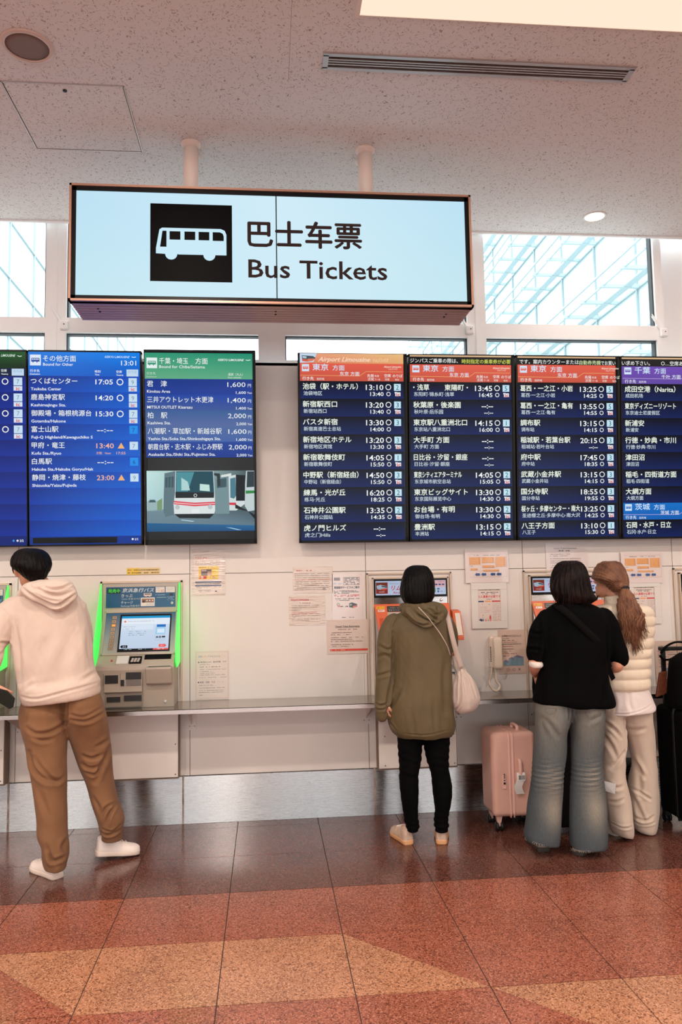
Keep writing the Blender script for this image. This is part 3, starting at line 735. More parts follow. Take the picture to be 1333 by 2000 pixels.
limo_row(cv, C0, C1, 1380, 135, '石岡・水戸・日立', '石冈·水户·日立', '', '', 0, dx=dx, k=k, jw=350/k, cw=228/k)
finish_canvas(cv, 'screen_image', M_LIT, t)

# screens of the left group
def blue_row(cv, C0, C1, y0, y1):
    cv.poly([(C0,y0),(C1,y0),(C1,y1),(C0,y1)], [(8,42,128),(10,78,190),(14,96,206),(10,56,164)], 1)
t, org, w, h, e = board(54, 275.5, 'blue departure screen with clock reading 13:01, second from the left', 0)
cv = Canvas(org, (1,0,0), eyb, nb, (0,670), 4.7607, (780, 85))
C0, C1 = 266, 1303
cv.poly([(C0,85),(C1,85),(C1,308),(C0,308)], [(10,120,222),(0,130,236),(10,86,190),(14,100,206)], 1)
bus_icon(cv, 282, 112, 100, (220,230,246), (40,80,160))
cv.text('その他方面', 402, 147, 64, WT, 'l', .006, 305); cv.text('Bound for Other', 402, 200, 38, WT, 'l', .01, 278)
cv.text('KEIKYU LIMOUSINE', 1210, 127, 28, (190,220,250), 'r', .02, 236, .35); cv.line(1228, 126, 1245, 130, 6, WT); cv.line(1245, 130, 1268, 126, 6, WT)
cv.text('13:01', 1128, 182, 66, WT, 'l', .004, 142)
for (s_, x, y, z) in (('行き先',282,262,30),('時刻',882,265,28),('空席',1082,266,28)): cv.text(s_, x, y, z, WT, 'l', .015)
for (s_, x, y, z) in (('Destination',282,291,20),('Time',882,293,20),('Vacancy',1082,295,20)): cv.text(s_, x, y, z, WT, 'l', .02)
cv.rect(1178, 243, 1288, 308, (190,214,236), 4); cv.text('のりば', 1233, 266, 28, (120,160,200), 'c')
LB = [('つくばセンター','Tsukuba Center','17:05','o',9,430,280),('鹿島神宮駅','Kashimajingu Sta.','14:20','o',9,312,322),('御殿場・箱根桃源台','Gotemba/Hakone','15:30','o',7,556,318),('富士山駅','Fuji-Q Highland/Kawaguchiko S','','',-7,248,566),('甲府・竜王','Kofu Sta./Ryuo','13:40','t',7,305,272),('白馬駅','Hakuba Sta./Hakuba Goryu/Hak','','',-6,184,568),('静岡・焼津・藤枝','Shizuoka/Yaizu/Fujieda','23:00','t',9,496,410)]
for i in range(10):
    y = 308+148.8*i; blue_row(cv, C0, C1, y, y+148.8)
    if i < len(LB):
        a, b_, tm_, st, bay, jw, lw = LB[i]
        cv.text(a, 288+i, y+48, 62, WT, 'l', .012, jw); cv.text(b_, 288+i, y+120, 38, WT, 'l', .014, lw)
        oc = (236,176,150) if st == 't' else WT
        if tm_: cv.text(tm_, 886+i, y+52, 66, oc, 'l', .012, 164)
        else: cv.text('--:--', 894+i, y+52, 66, WT, 'l', .01, 150)
        if st == 'o': cv.ring(1116, y+53, 32, 9, WT)
        if st == 't': cv.poly([(1122,y+24),(1154,y+78),(1089,y+78)], (240,176,110), 4)
        if tm_ == '13:40': cv.text('次発：Next', 888, y+121, 28, oc, 'l', .01, 138); cv.text('17:55', 1163, y+121, 34, oc, 'r', .01, 86)
        bc = (196,220,238) if bay > 0 else (20,140,230)
        cv.rect(1196+i*1.5, y+15, 1274+i*1.5, y+90, bc, 4); cv.text(str(abs(bay)), 1235+i*1.5, y+54, 58, (110,140,160) if bay > 0 else (20,70,150), 'c')
        if i < 3:
            cv.rect(1196+i*1.5, y+96, 1274+i*1.5, y+140, (200,216,232), 4); cv.text('ic', 1236, y+119, 46, (214,70,110), 'c', .02, 34)
cv.rect(C0, 1796, C1, 1870, (10,50,140), 1); cv.rect(295, 1806, 1078, 1860, (6,8,12), 4); cv.disc(1223, 1828, 10, WT); cv.text('1/1', 1245, 1829, 30, WT, 'l', .02)
finish_canvas(cv, 'screen_image', M_LIT, t)
# far left, cropped
t, org, w, h, e = board(-168, 51.5, 'departure screen with dark green header, cropped by the left edge', 0)
cv = Canvas(org, (1,0,0), eyb, nb, (0,670), 4.7607, (0, 85))
C0, C1 = -785, 238
cv.poly([(C0,80),(C1,80),(C1,232),(C0,232)], [(14,90,40),(14,84,36),(10,30,18),(14,90,40)], 1); cv.rect(C0, 232, C1, 308, (10,28,60), 1)
cv.text('LIMOUSINE', 145, 115, 32, (210,230,214), 'r', .03, 136, .35); cv.text('KEIKYU', -10, 115, 32, (210,230,214), 'r', .03, 100, .35)
cv.line(163, 116, 185, 124, 6, WT); cv.line(185, 124, 203, 118, 6, WT)
cv.text('空席', 10, 256, 28, WT, 'l', .02); cv.text('Vacancy', 10, 287, 20, WT, 'l', .02); cv.rect(108, 238, 222, 302, (190,214,236), 4); cv.text('のりば', 165, 262, 28, (120,160,200), 'c')
for i in range(10):
    y = 308+148.8*i; cv.poly([(C0,y),(C1,y),(C1,y+148.8),(C0,y+148.8)], [(4,24,96),(6,30,118),(8,44,150),(6,30,110)], 1)
    if i < 4:
        cv.ring(46, y+49, 31, 9, WT); cv.rect(124, y+12, 206, y+85, (196,220,240), 4); cv.text('7', 166, y+48, 58, (110,140,160), 'c'); cv.rect(124, y+91, 206, y+134, (210,222,236), 4); cv.text('ic', 166, y+113, 46, (214,60,80), 'c', .02, 36)
        cv.text('--:--', -20, y+52, 64, WT, 'r', .01, 150)
cv.rect(C0, 1796, C1, 1885, (6,30,110), 1); cv.disc(114, 1840, 10, (60,150,230)); cv.disc(151, 1840, 10, WT); cv.text('2/2', 170, 1840, 30, WT, 'l', .02)
finish_canvas(cv, 'screen_image', M_LIT, t)
# fare screen with the coach picture
t, org, w, h, e = board(280.5, 499, 'fare screen with green header and a picture of parked coaches', .01, .006)
cv = Canvas(org, (1,0,0), eyb, nb, (260,670), 4.7615, (610, 95))
C0, C1 = 110, 1113
cv.poly([(C0,94),(C1,94),(C1,335),(C0,335)], [(44,150,116),(30,140,110),(90,168,130),(96,170,132)], 1)
bus_icon(cv, 128, 140, 98, (226,238,238), (60,150,120))
cv.text('千葉・埼玉', 244, 170, 62, WT, 'l', .006, 268); cv.text('方面', 580, 170, 62, WT, 'l', .006, 114); cv.text('Bound for Chiba/Saitama', 244, 222, 38, WT, 'l', .008, 424)
cv.text('KEIKYU LIMOUSINE', 1034, 155, 28, WT, 'r', .02, 244, .35); cv.line(1052, 154, 1070, 158, 6, WT); cv.line(1070, 158, 1095, 153, 6, WT)
cv.text('行き先', 128, 286, 28, (210,226,206)); cv.text('Destination', 128, 315, 20, (200,216,200)); cv.text('運賃（大人）', 884, 291, 28, (220,230,216), 'l', .01, 138); cv.text('Fare (Adult)', 884, 319, 20, (210,224,206), 'l', .01, 122)
LF = [('君　津','Kimitsu Area','1,600',184,214),('三井アウトレット木更津','MITSUI OUTLET Kisarazu','1,400',612,416),('柏　駅','Kashiwa Sta.','2,000',182,214),('八潮駅・草加駅・新越谷駅','Yashio Sta./Soka Sta./Shinkoshigaya Sta.','1,600',684,676),('朝霞台駅・志木駅・ふじみ野駅','Asakadai Sta./Shiki Sta./Fujimino Sta.','2,000',690,624)]
for i, (a, b_, fare, jw, lw) in enumerate(LF):
    y = 335+146*i
    gl = [(20,52,134),(22,66,160),(54,92,150),(78,104,156),(30,66,150)][i]
    g2_ = [(22,58,150),(58,84,150),(84,104,158),(64,96,164),(14,52,140)][i]
    cv.rect(C0+i*2, y, C1, y+146, gl, 1, g2_)
    cv.text(a, 130+i*1.5, y+47, 62, WT, 'l', .006, jw); cv.text(b_, 130+i*1.5, y+116, 38, WT, 'l', .01, lw)
    cv.text(fare, 876+i*2, y+49, 62, WT, 'l', .002, 170); cv.text('円', 1068, y+58, 36, WT); cv.text(fare, 956, y+124, 36, WT, 'l', .008, 94); cv.text('Yen', 1061, y+126, 30, WT, 'l', .004, 44)
# coach photograph on the screen, drawn as flat shapes
X0_, X1_, T_, B_ = 120, 1121, 1187, 1750
cv.poly([(X0_,T_),(X1_,T_),(X1_,1560),(X0_,1560)], [(190,224,222),(40,60,68),(60,78,84),(170,206,210)], 2)
cv.poly([(X0_,1545),(X1_,1545),(X1_,1700),(X0_,1670)], [(110,136,146),(60,76,84),(92,118,132),(104,130,142)], 2)
cv.poly([(X0_,1670),(X1_,1700),(X1_,B_),(X0_,B_)], [(30,92,140),(30,100,150),(24,80,130),(24,80,128)], 3)
cv.poly([(900,1720),(1000,1742),(960,1742),(850,1716)], (160,200,220), 4); cv.poly([(440,1640),(560,1655),(540,1662),(430,1646)], (170,200,210), 4)
cv.poly([(285,1210),(386,1190),(386,1590),(290,1615),(272,1560),(275,1450)], (92,116,124), 4)      # coach side
for q in range(3): cv.poly([(292+q*28,1250-q*4),(314+q*28,1246-q*4),(312+q*28,1340),(290+q*28,1344)], (58,84,94), 5)
cv.poly([(386,1190),(738,1190),(750,1400),(752,1560),(742,1590),(372,1590),(366,1500),(380,1400)], (214,222,222), 5)
cv.poly([(392,1192),(734,1192),(744,1390),(742,1440),(384,1440),(386,1390)], (20,70,84), 6)
cv.poly([(396,1200),(560,1200),(500,1380),(392,1380)], (70,140,150), 7); cv.poly([(440,1250),(500,1290),(520,1370),(440,1370)], (170,206,206), 8); cv.poly([(612,1310),(700,1318),(704,1380),(610,1372)], (190,222,214), 8)
cv.poly([(384,1385),(744,1392),(742,1440),(384,1440)], (24,28,32), 9); cv.ring(569, 1417, 16, 5, (214,220,220), l=10)
cv.poly([(370,1466),(560,1484),(752,1476),(752,1508),(560,1518),(370,1498)], (216,70,86), 8); cv.poly([(370,1480),(560,1497),(752,1490),(752,1496),(560,1504),(370,1488)], (236,200,204), 9)
cv.rect(534, 1542, 604, 1582, (226,230,228), 8); cv.poly([(372,1588),(744,1588),(700,1632),(420,1626)], (24,30,34), 8)
cv.disc(402, 1525, 22, (180,190,192), l=9); cv.disc(706, 1525, 22, (180,190,192), l=9)
cv.poly([(745,1210),(800,1215),(802,1330),(780,1335),(770,1240),(745,1230)], (36,48,52), 8)
cv.poly([(752,1260),(885,1235),(885,1590),(752,1590)], (112,140,146), 4); cv.poly([(770,1270),(860,1255),(860,1340),(770,1350)], (60,84,92), 5)
cv.poly([(880,1240),(950,1226),(1030,1240),(1030,1500),(950,1560),(885,1560)], (206,216,216), 6); cv.poly([(895,1262),(945,1250),(950,1420),(930,1450),(895,1440)], (70,120,136), 7)
cv.poly([(948,1226),(1040,1232),(1030,1470),(948,1470)], (14,22,28), 8); cv.poly([(884,1486),(948,1486),(948,1512),(884,1508)], (206,60,74), 7); cv.poly([(810,1230),(905,1212),(905,1236),(810,1250)], (216,222,220), 7)
cv.poly([(1045,1190),(1121,1190),(1121,1560),(1060,1570),(1030,1520),(1035,1300)], (190,204,206), 9); cv.poly([(1055,1195),(1120,1195),(1120,1340),(1048,1345)], (40,56,64), 10); cv.poly([(1040,1375),(1121,1375),(1121,1400),(1040,1404)], (40,130,60), 10); cv.poly([(940,1540),(1060,1570),(1121,1640),(1121,1600),(940,1500)], (20,24,28), 8)
cv.poly([(122,1470),(150,1450),(195,1450),(214,1480),(214,1550),(122,1556)], (150,176,180), 4); cv.poly([(150,1456),(192,1456),(206,1478),(136,1480)], (60,90,100), 5); cv.poly([(215,1470),(262,1440),(262,1545),(215,1552)], (120,150,110), 3)
finish_canvas(cv, 'screen_image', M_LIT, t)
M_PRINT2 = mat('printed_machine_panel', (255,255,255), .35, attr='Col'); M_LITD = lit_print('lit_advert_image', .8)

# ================================================================ stainless ledge with brackets
def rounded_box(b, x0, x1, y0, y1, z0, z1, r, n=5, rz=None, rib=None):
    rz = rz or r
    def sect(ins, z):
        pts = []
        for (cx, cy, a0) in ((x1-r, y1-r, 0), (x0+r, y1-r, 90), (x0+r, y0+r, 180), (x1-r, y0+r, 270)):
            for k in range(n+1):
                a = math.radians(a0+90*k/n); rr = max(r-ins, .0005)
                pts.append([cx+rr*math.cos(a), cy+rr*math.sin(a)])
        # subdivide flats for ribs
        out = []
        for i, p in enumerate(pts):
            q = pts[(i+1) % len(pts)]; out.append(p); L = math.hypot(q[0]-p[0], q[1]-p[1])
            if rib and L > .05:
                m = int(L/rib[0])*2
                for t in range(1, m):
                    f = t/m; d = rib[1]*(t % 2)
                    nx, ny = (q[1]-p[1])/L, -(q[0]-p[0])/L
                    out.append([p[0]+(q[0]-p[0])*f-nx*d, p[1]+(q[1]-p[1])*f-ny*d])
        return [Vector((x, y, z)) for x, y in out]
    R = []
    for k in range(n+1): a = math.radians(90-90*k/n); R.append(sect(rz*(1-math.cos(a)) if False else rz*(1-math.cos(math.radians(90*k/n-90))), z0+rz-rz*math.sin(math.radians(90-90*k/n))))
    for k in range(n+1): R.append(sect(rz*(1-math.cos(math.radians(90*k/n))), z1-rz+rz*math.sin(math.radians(90*k/n))))
    return b.rings(R)
LZ0, LZ1, LY = .762, .790, 5.0
ld = thing('ledge', (.6, 5.18, LZ1), 'long brushed steel ledge running along the wall below the ticket machines', 'shelf')
for a, b2 in ((-2.75, -1.62), (-1.618, .70), (.702, 1.545), (1.547, 2.6), (2.602, 4.0)):
    s = MB(); s.box(a, b2, LY, WY-.006, LZ1-.003, LZ1).box(a, b2, LY, LY+.003, LZ0, LZ1).box(a, b2, LY+.003, LY+.02, LZ0, LZ0+.002)
    s.build('ledge_section', M_LEDGE, ld)
    MB().box(a, b2, LY+.02, WY-.02, LZ0+.002, LZ1-.003).build('ledge_core', M_WALL, ld)
for x in (-1.60, -.50, .665, 1.30, 1.83, 2.89):
    s = MB().box(x-.028, x+.028, WY-.012, WY-.0065, .60, LZ0).prism([Vector((x-.004, WY-.012, .64)), Vector((x-.004, WY-.012, LZ0)), Vector((x-.004, LY+.05, LZ0))], (.004, 0, 0))
    s.build('bracket', M_WALL, ld)
    s = MB()
    for dx in (-.016, .016):
        for z in (.625, .71): s.lathe([(.004, 0), (.004, .002)], (x+dx, WY-.014, z), 8, 'Y')
    s.build('bracket_screw', M_SCREW, ld)

def tcanvas(px, py0, Y0_, py1, Y1_, crop, k, ref, off=0.0):
    """canvas on a plane that leans: top row at depth Y0_, bottom row at depth Y1_"""
    a, b2 = P(px, py0, Y=Y0_), P(px, py1, Y=Y1_); b2.x = a.x
    ey = (b2-a).normalized(); n = Vector((0, ey.z, -ey.y));
    if n.y > 0: n = -n
    return Canvas(a+n*off, (1,0,0), ey, n, crop, k, ref)
def shift_canvas(cv, dx):
    """same drawing, standing dx further along the wall"""
    c2 = Canvas(cv.O+Vector((dx,0,0)), cv.ex, cv.ey, cv.n); c2.a0, c2.S, c2.ref = cv.a0, cv.S, cv.ref; c2.crop, c2.k = cv.crop, cv.k
    return c2
class SCanvas(Canvas):
    pass
M_MACH = mat('machine_grey_beige', (178,166,150), .4)
M_MACHD = mat('machine_dark_recess', (34,32,32), .5)
M_MBLUE = mat('machine_blue_panel', (20,84,120), .35)
M_GREEN = mat('green_glow_plastic', (60,220,80), .3, emit=(84,238,98), estr=.85)
M_FRAMEB = mat('beige_trim', (206,186,164), .4)
dots = random.Random(3)
def scribble(cv, x0, x1, y, size, col, dens=.75, l=None):
    """a line of print too small to read: broken dashes"""
    x = x0
    while x < x1:
        w = dots.uniform(.5, 2.2)*size
        if dots.random() < dens: cv.rect(x, y-size*.5*dots.uniform(.6, 1), min(x+w, x1), y+size*.5*dots.uniform(.6, 1), col, l)
        x += w+size*dots.uniform(.15, .5)

# ---------------------------------------------------------------- blue ticket machines
cr = (180,1130); ck = 7.016
def cw(x, y, Y): return P(cr[0]+x/ck, cr[1]+y/ck, Y=Y)
def blue_machine(dx, label):
    D = Vector((dx, 0, 0))
    A0 = cw(160, 90, 5.335); A1 = cw(1175, 90, 5.335)
    x0, x1 = A0.x+dx, A1.x+dx
    zt = A0.z; z1 = cw(600, 420, 5.33).z; z2 = cw(600, 1045, 5.19).z; z3 = cw(600, 1190, 5.11).z; z4 = cw(600, 1250, 5.105).z; zb = LZ1+.001
    t = thing('ticket_machine', ((x0+x1)/2, 5.2, zb), label, 'ticket machine')
    prof = [(5.352, zt), (5.335, zt), (5.33, z1), (5.185, z2), (5.105, z3), (5.10, z4), (5.135, zb), (5.352, zb)]
    MB().prism([Vector((x0, y, z)) for y, z in prof], (x1-x0, 0, 0)).build('body', M_MACH, t)
    f = MB(); fx0, fx1, fz = -1.10+dx, -.563+dx, 1.588
    f.box(fx0, fx0+.012, 5.342, 5.356, zb, fz).box(fx1-.012, fx1, 5.342, 5.356, zb, fz).box(fx0, fx1, 5.342, 5.356, fz-.012, fz)
    f.box(fx0+.03, fx0+.034, 5.35, 5.356, zb, fz-.02).box(fx1-.034, fx1-.03, 5.35, 5.356, zb, fz-.02)
    f.build('surround', M_FRAMEB, t)
    for s, X in ((0, cw(125, 110, 5.34).x+dx), (1, cw(1200, 95, 5.34).x+dx)):
        pr = [(5.345, zt+.0), (5.335, zt+.01), (5.28, zt-.10), (5.20, zt-.25), (5.13, zt-.37), (5.115, zt-.43), (5.125, zt-.50), (5.17, zt-.535), (5.345, zt-.52)]
        MB().prism([Vector((X-.004, y, z)) for y, z in pr], (.008, 0, 0)).build('green_light_fin', M_GREEN, t, bevel=.002)
    # header
    cv = tcanvas(290, 1130+100/ck, 5.335, 1130+400/ck, 5.33, cr, ck, (670, 110), .002); cv.O = cv.O+D
    if dx: 
        base = tcanvas(290, 1130+100/ck, 5.335, 1130+400/ck, 5.33, cr, ck, (670, 110), .002); cv.a0 = base.a0; cv.S = base.S
        cv.B = lambda cy, b=base: b.B(cy)
    cv.rect(195, 112, 1145, 395, (14,78,116), 0, (16,84,124))
    cv.rect(215, 132, 388, 200, (8,16,14), 2); cv.text('発売中', 226, 165, 56, (70,240,90), 'l', .02, 158, l=4)
    cv.text('京浜急行バス', 412, 160, 62, (214,224,228), 'l', .02, 436, .25, l=4)
    cv.text('きっぷ', 405, 232, 52, (206,216,220), 'l', .01, 152, l=4); cv.text('Ticket /车票/승차권', 405, 276, 30, (170,190,200), 'l', .005, 252, l=4)
    cv.text('チャージ', 402, 325, 50, (206,216,220), 'l', .01, 160, l=4); cv.text('Recharge/充值/충전', 402, 372, 30, (190,206,214), 'l', .005, 252, l=4)
    cv.rect(710, 200, 818, 242, (214,190,176), 3); cv.rect(722, 208, 806, 222, (30,70,100), 4); cv.disc(740, 243, 9, (214,190,176), l=4); cv.disc(790, 243, 9, (214,190,176), l=4)
    cv.rect(670, 262, 860, 380, (224,216,206), 3); cv.rect(684, 276, 850, 330, (140,104,84), 4); cv.poly([(750,340),(850,332),(850,372),(740,372)], (206,200,196), 5); cv.disc(710, 315, 18, (50,36,34), l=5)
    for q in range(3): cv.disc(755+38*q, 302, 9, (230,224,216), l=6)
    cv.rect(873, 118, 998, 196, (214,206,196), 3); cv.text('IC', 950, 172, 40, (200,70,60), 'l', .02, l=4); cv.rect(1010, 116, 1138, 196, (212,206,198), 3)
    for q in range(3): scribble(cv, 885, 935, 134+q*18, 5, (150,150,150), l=4); scribble(cv, 1022, 1120, 140+q*20, 5, (150,150,150), l=4)
    for q in range(2): scribble(cv, 868, 1024, 228+q*34, 10, (150,176,190), l=4)
    cv.rect(1066, 208, 1112, 238, (8,12,20), 4); scribble(cv, 1036, 1130, 258, 8, (150,176,190), l=4); scribble(cv, 1046, 1120, 276, 8, (150,176,190), l=4); scribble(cv, 1036, 1130, 298, 6, (150,176,190), l=4); cv.disc(1100, 340, 17, (220,216,206), l=4); cv.rect(1088, 336, 1112, 342, (40,60,80), 5)
    finish_canvas(cv, 'header_panel', M_PRINT2, t)
    # leaning middle panel with touch screen
    def mk(off):
        c_ = tcanvas(250, 1130+420/ck, 5.33, 1130+1045/ck, 5.185, cr, ck, (620, 760), off)
        if dx:
            c2 = Canvas(c_.O+D, c_.ex, c_.ey, c_.n, cr, ck); c2.a0, c2.S, c2.ref = c_.a0, c_.S, c_.ref; c2.B = lambda cy, b=c_: b.B(cy); return c2
        return c_
    cv = mk(.002)
    cv.poly([(165,470),(1150,470),(1150,1025),(165,1025)], [(20,84,124),(20,84,124),(168,164,160),(168,164,160)], 0)
    for i in range(9):
        y = 510+i*53; x = 262-i*2
        cv.rect(x-6, y-2, x+60, y+42, (120,84,60), 1); cv.rect(x, y+3, x+54, y+37, (240,150,60) if i == 2 else (176,150,128), 2); cv.rect(x+10, y+12, x+44, y+28, (250,190,110) if i == 2 else (130,104,86), 3)
    finish_canvas(cv, 'selector_panel', M_PRINT2, t)
    cv = mk(.006)
    S0 = [cv.pt(cv.A(x), cv.B(y), 0) for x, y in ((366,490),(1076,490),(1076,1000),(366,1000))]
    MB().prism([p-cv.n*.007 for p in S0], cv.n*.007).build('touch_screen_bezel', M_BEZEL, t)
    cv.rect(390, 515, 1058, 975, (206,222,240), 1, (190,206,228)); cv.rect(390, 515, 1058, 545, (30,150,206), 2); cv.rect(392, 548, 1056, 630, (226,234,244), 2); cv.disc(440, 588, 15, (224,120,80), l=3)
    scribble(cv, 478, 840, 586, 8, (170,176,190), l=3); cv.rect(400, 636, 830, 700, (216,228,242), 2); scribble(cv, 412, 610, 660, 8, (150,160,176), l=3); scribble(cv, 412, 570, 688, 8, (150,160,176), l=3)
    for q in range(3): scribble(cv, 500, 740, 728+q*24, 8, (120,130,150), .6, l=3)
    cv.rect(880, 636, 1005, 670, (30,110,190), 3); cv.rect(866, 672, 1005, 770, (160,206,236), 3); cv.rect(890, 695, 990, 750, (214,232,246), 4); cv.rect(856, 784, 1006, 868, (190,206,224), 3); cv.rect(880, 800, 910, 818, (50,60,80), 4); cv.rect(960, 796, 1006, 816, (20,26,40), 4); cv.rect(920, 796, 950, 820, (90,100,120), 4)
    cv.poly([(400,930),(420,912),(500,912),(500,950),(420,950)], (24,26,34), 3); cv.text('戻る', 458, 932, 26, (220,230,240), 'c', l=4); cv.poly([(925,905),(1010,905),(1030,925),(1010,945),(925,945)], (232,90,86), 3); cv.text('次へ', 972, 926, 26, (250,230,230), 'c', l=4)
    cv.rect(390, 960, 850, 982, (20,20,26), 3); cv.rect(850, 960, 1058, 982, (224,90,86), 3); scribble(cv, 450, 560, 971, 8, (180,190,200), l=4); scribble(cv, 640, 760, 971, 8, (180,190,200), l=4); scribble(cv, 900, 1000, 971, 8, (250,220,220), l=4)
    finish_canvas(cv, 'touch_screen', M_LIT, t)
    f = MB(); cc = mk(.001)
    for (xa, ya, xb, yb) in ((150,450,1150,468),(150,1028,1150,1045),(150,450,168,1045),(1136,450,1152,1045)):
        q = [cc.pt(cc.A(x), cc.B(y), 0) for x, y in ((xa,ya),(xb,ya),(xb,yb),(xa,yb))]
        f.prism([p-cc.n*.002 for p in q], cc.n*.006)
    f.build('panel_rim', M_MACH, t)
    # console
    cs0, cs1 = Vector((0, 5.185, z2)), Vector((0, 5.105, z3)); ey = (cs1-cs0).normalized(); n = Vector((0, ey.z, -ey.y)); n = -n if n.y > 0 else n
    cc = Canvas(cs0+n*.001+Vector((0,0,0)), (1,0,0), ey, n, cr, ck, (620, 1110)); 
    if dx:
        b0 = cc; cc = Canvas(b0.O+D, b0.ex, b0.ey, b0.n, cr, ck); cc.a0, cc.S, cc.ref = b0.a0, b0.S, b0.ref; cc.B = lambda cy, b=b0: b.B(cy)
    def raised(x0_, y0_, x1_, y1_, h, m, nm):
        q = [cc.pt(cc.A(x), cc.B(y), 0) for x, y in ((x0_,y0_),(x1_,y0_),(x1_,y1_),(x0_,y1_))]
        return MB().prism([p-cc.n*.002 for p in q], cc.n*(h+.002)).build(nm, m, t, bevel=.002)
    raised(340, 1060, 502, 1168, .006, M_WHITE, 'card_reader'); raised(512, 1068, 682, 1166, .003, M_BEZEL, 'keypad_tray')
    kp = MB()
    for i, c_ in enumerate(((200,80,70),(190,186,180),(70,160,120))): pass
    for i in range(3):
        for j_ in range(3):
            q = [cc.pt(cc.A(x), cc.B(y), 0) for x, y in ((545+i*42-j_*5, 1100+j_*18), (577+i*42-j_*5, 1100+j_*18), (577+i*42-j_*5, 1112+j_*18), (545+i*42-j_*5, 1112+j_*18))]
            kp.prism([p+cc.n*.003 for p in q], cc.n*.004)
    kp.build('keypad_key', mat('pale_keys', (206,196,186), .4), t)
    raised(715, 1052, 1080, 1112, .004, M_BEZEL, 'card_slot_panel'); raised(262, 1108, 286, 1130, .004, mat('red_button', (190,70,54), .4), 'call_button')
    # coin cup and lower fronts
    def fb(xa, ya, xb, yb, Yf, Yb, m, nm, bev=0):
        p = cw(xa, ya, Yf); q = cw(xb, yb, Yf)
        return MB().box(p.x+dx, q.x+dx, Yf, Yb, q.z, p.z).build(nm, m, t, bevel=bev)
    cup = MB(); p = cw(735, 1215, 5.06); q = cw(1095, 1450, 5.085)
    pr = [(5.105, p.z+.0), (5.045, p.z), (5.04, p.z-.01), (5.075, q.z+.01), (5.09, q.z), (5.12, q.z)]
    cup.prism([Vector((p.x+dx, y, z)) for y, z in pr], (q.x-p.x, 0, 0)); cup.build('coin_cup', M_MACH, t, bevel=.006)
    a = cw(775, 1150, 5.08); b2 = cw(1070, 1210, 5.06)
    MB().box(a.x+dx, b2.x+dx, 5.056, 5.10, p.z+.0005, p.z+.002).build('coin_cup_mouth', mat('coin_cup_inside', (92,100,74), .5), t)
    Yf = 5.108
    fb(165, 1265, 685, 1550, Yf-.004, Yf+.03, M_MACH, 'front_plate', .002)
    fb(180, 1565, 680, 1750, Yf+.012, Yf+.05, mat('lower_recess', (140,128,114), .5), 'lower_tray')
    for (xa, ya, xb, yb, nm) in ((176,1330,354,1438,'ticket_slot'),(462,1288,672,1380,'note_slot'),(468,1385,668,1462,'note_flap'),(200,1628,384,1690,'ticket_tray'),(436,1604,676,1672,'note_tray'),(392,1390,438,1474,'sensor_window')):
        fb(xa, ya, xb, yb, Yf-.010 if ya < 1500 else Yf+.004, Yf+.03, M_MACHD if nm != 'note_flap' else mat('slot_grey', (120,112,104), .4), nm, .001)
    for (xa, ya, xb, yb) in ((150,1275,390,1280),(150,1275,156,1470),(384,1275,390,1470),(690,1265,694,1750)): fb(xa, ya, xb, yb, Yf-.005, Yf, M_JOINT, 'groove')
    p = cw(1003, 1682, 5.125)
    MB().lathe([(.0001, -.006), (.006, -.008), (.008, -.006), (.008, .01)], (p.x+dx, 5.128, p.z), 16, 'Y').build('key_lock', mat('pale_lock', (214,208,210), .3), t, True)
    return t

blue_machine(0, 'grey ticket machine with blue header, right of the man in the hoodie')
blue_machine(-1.11, 'grey ticket machine with green fin cropped by the left edge')

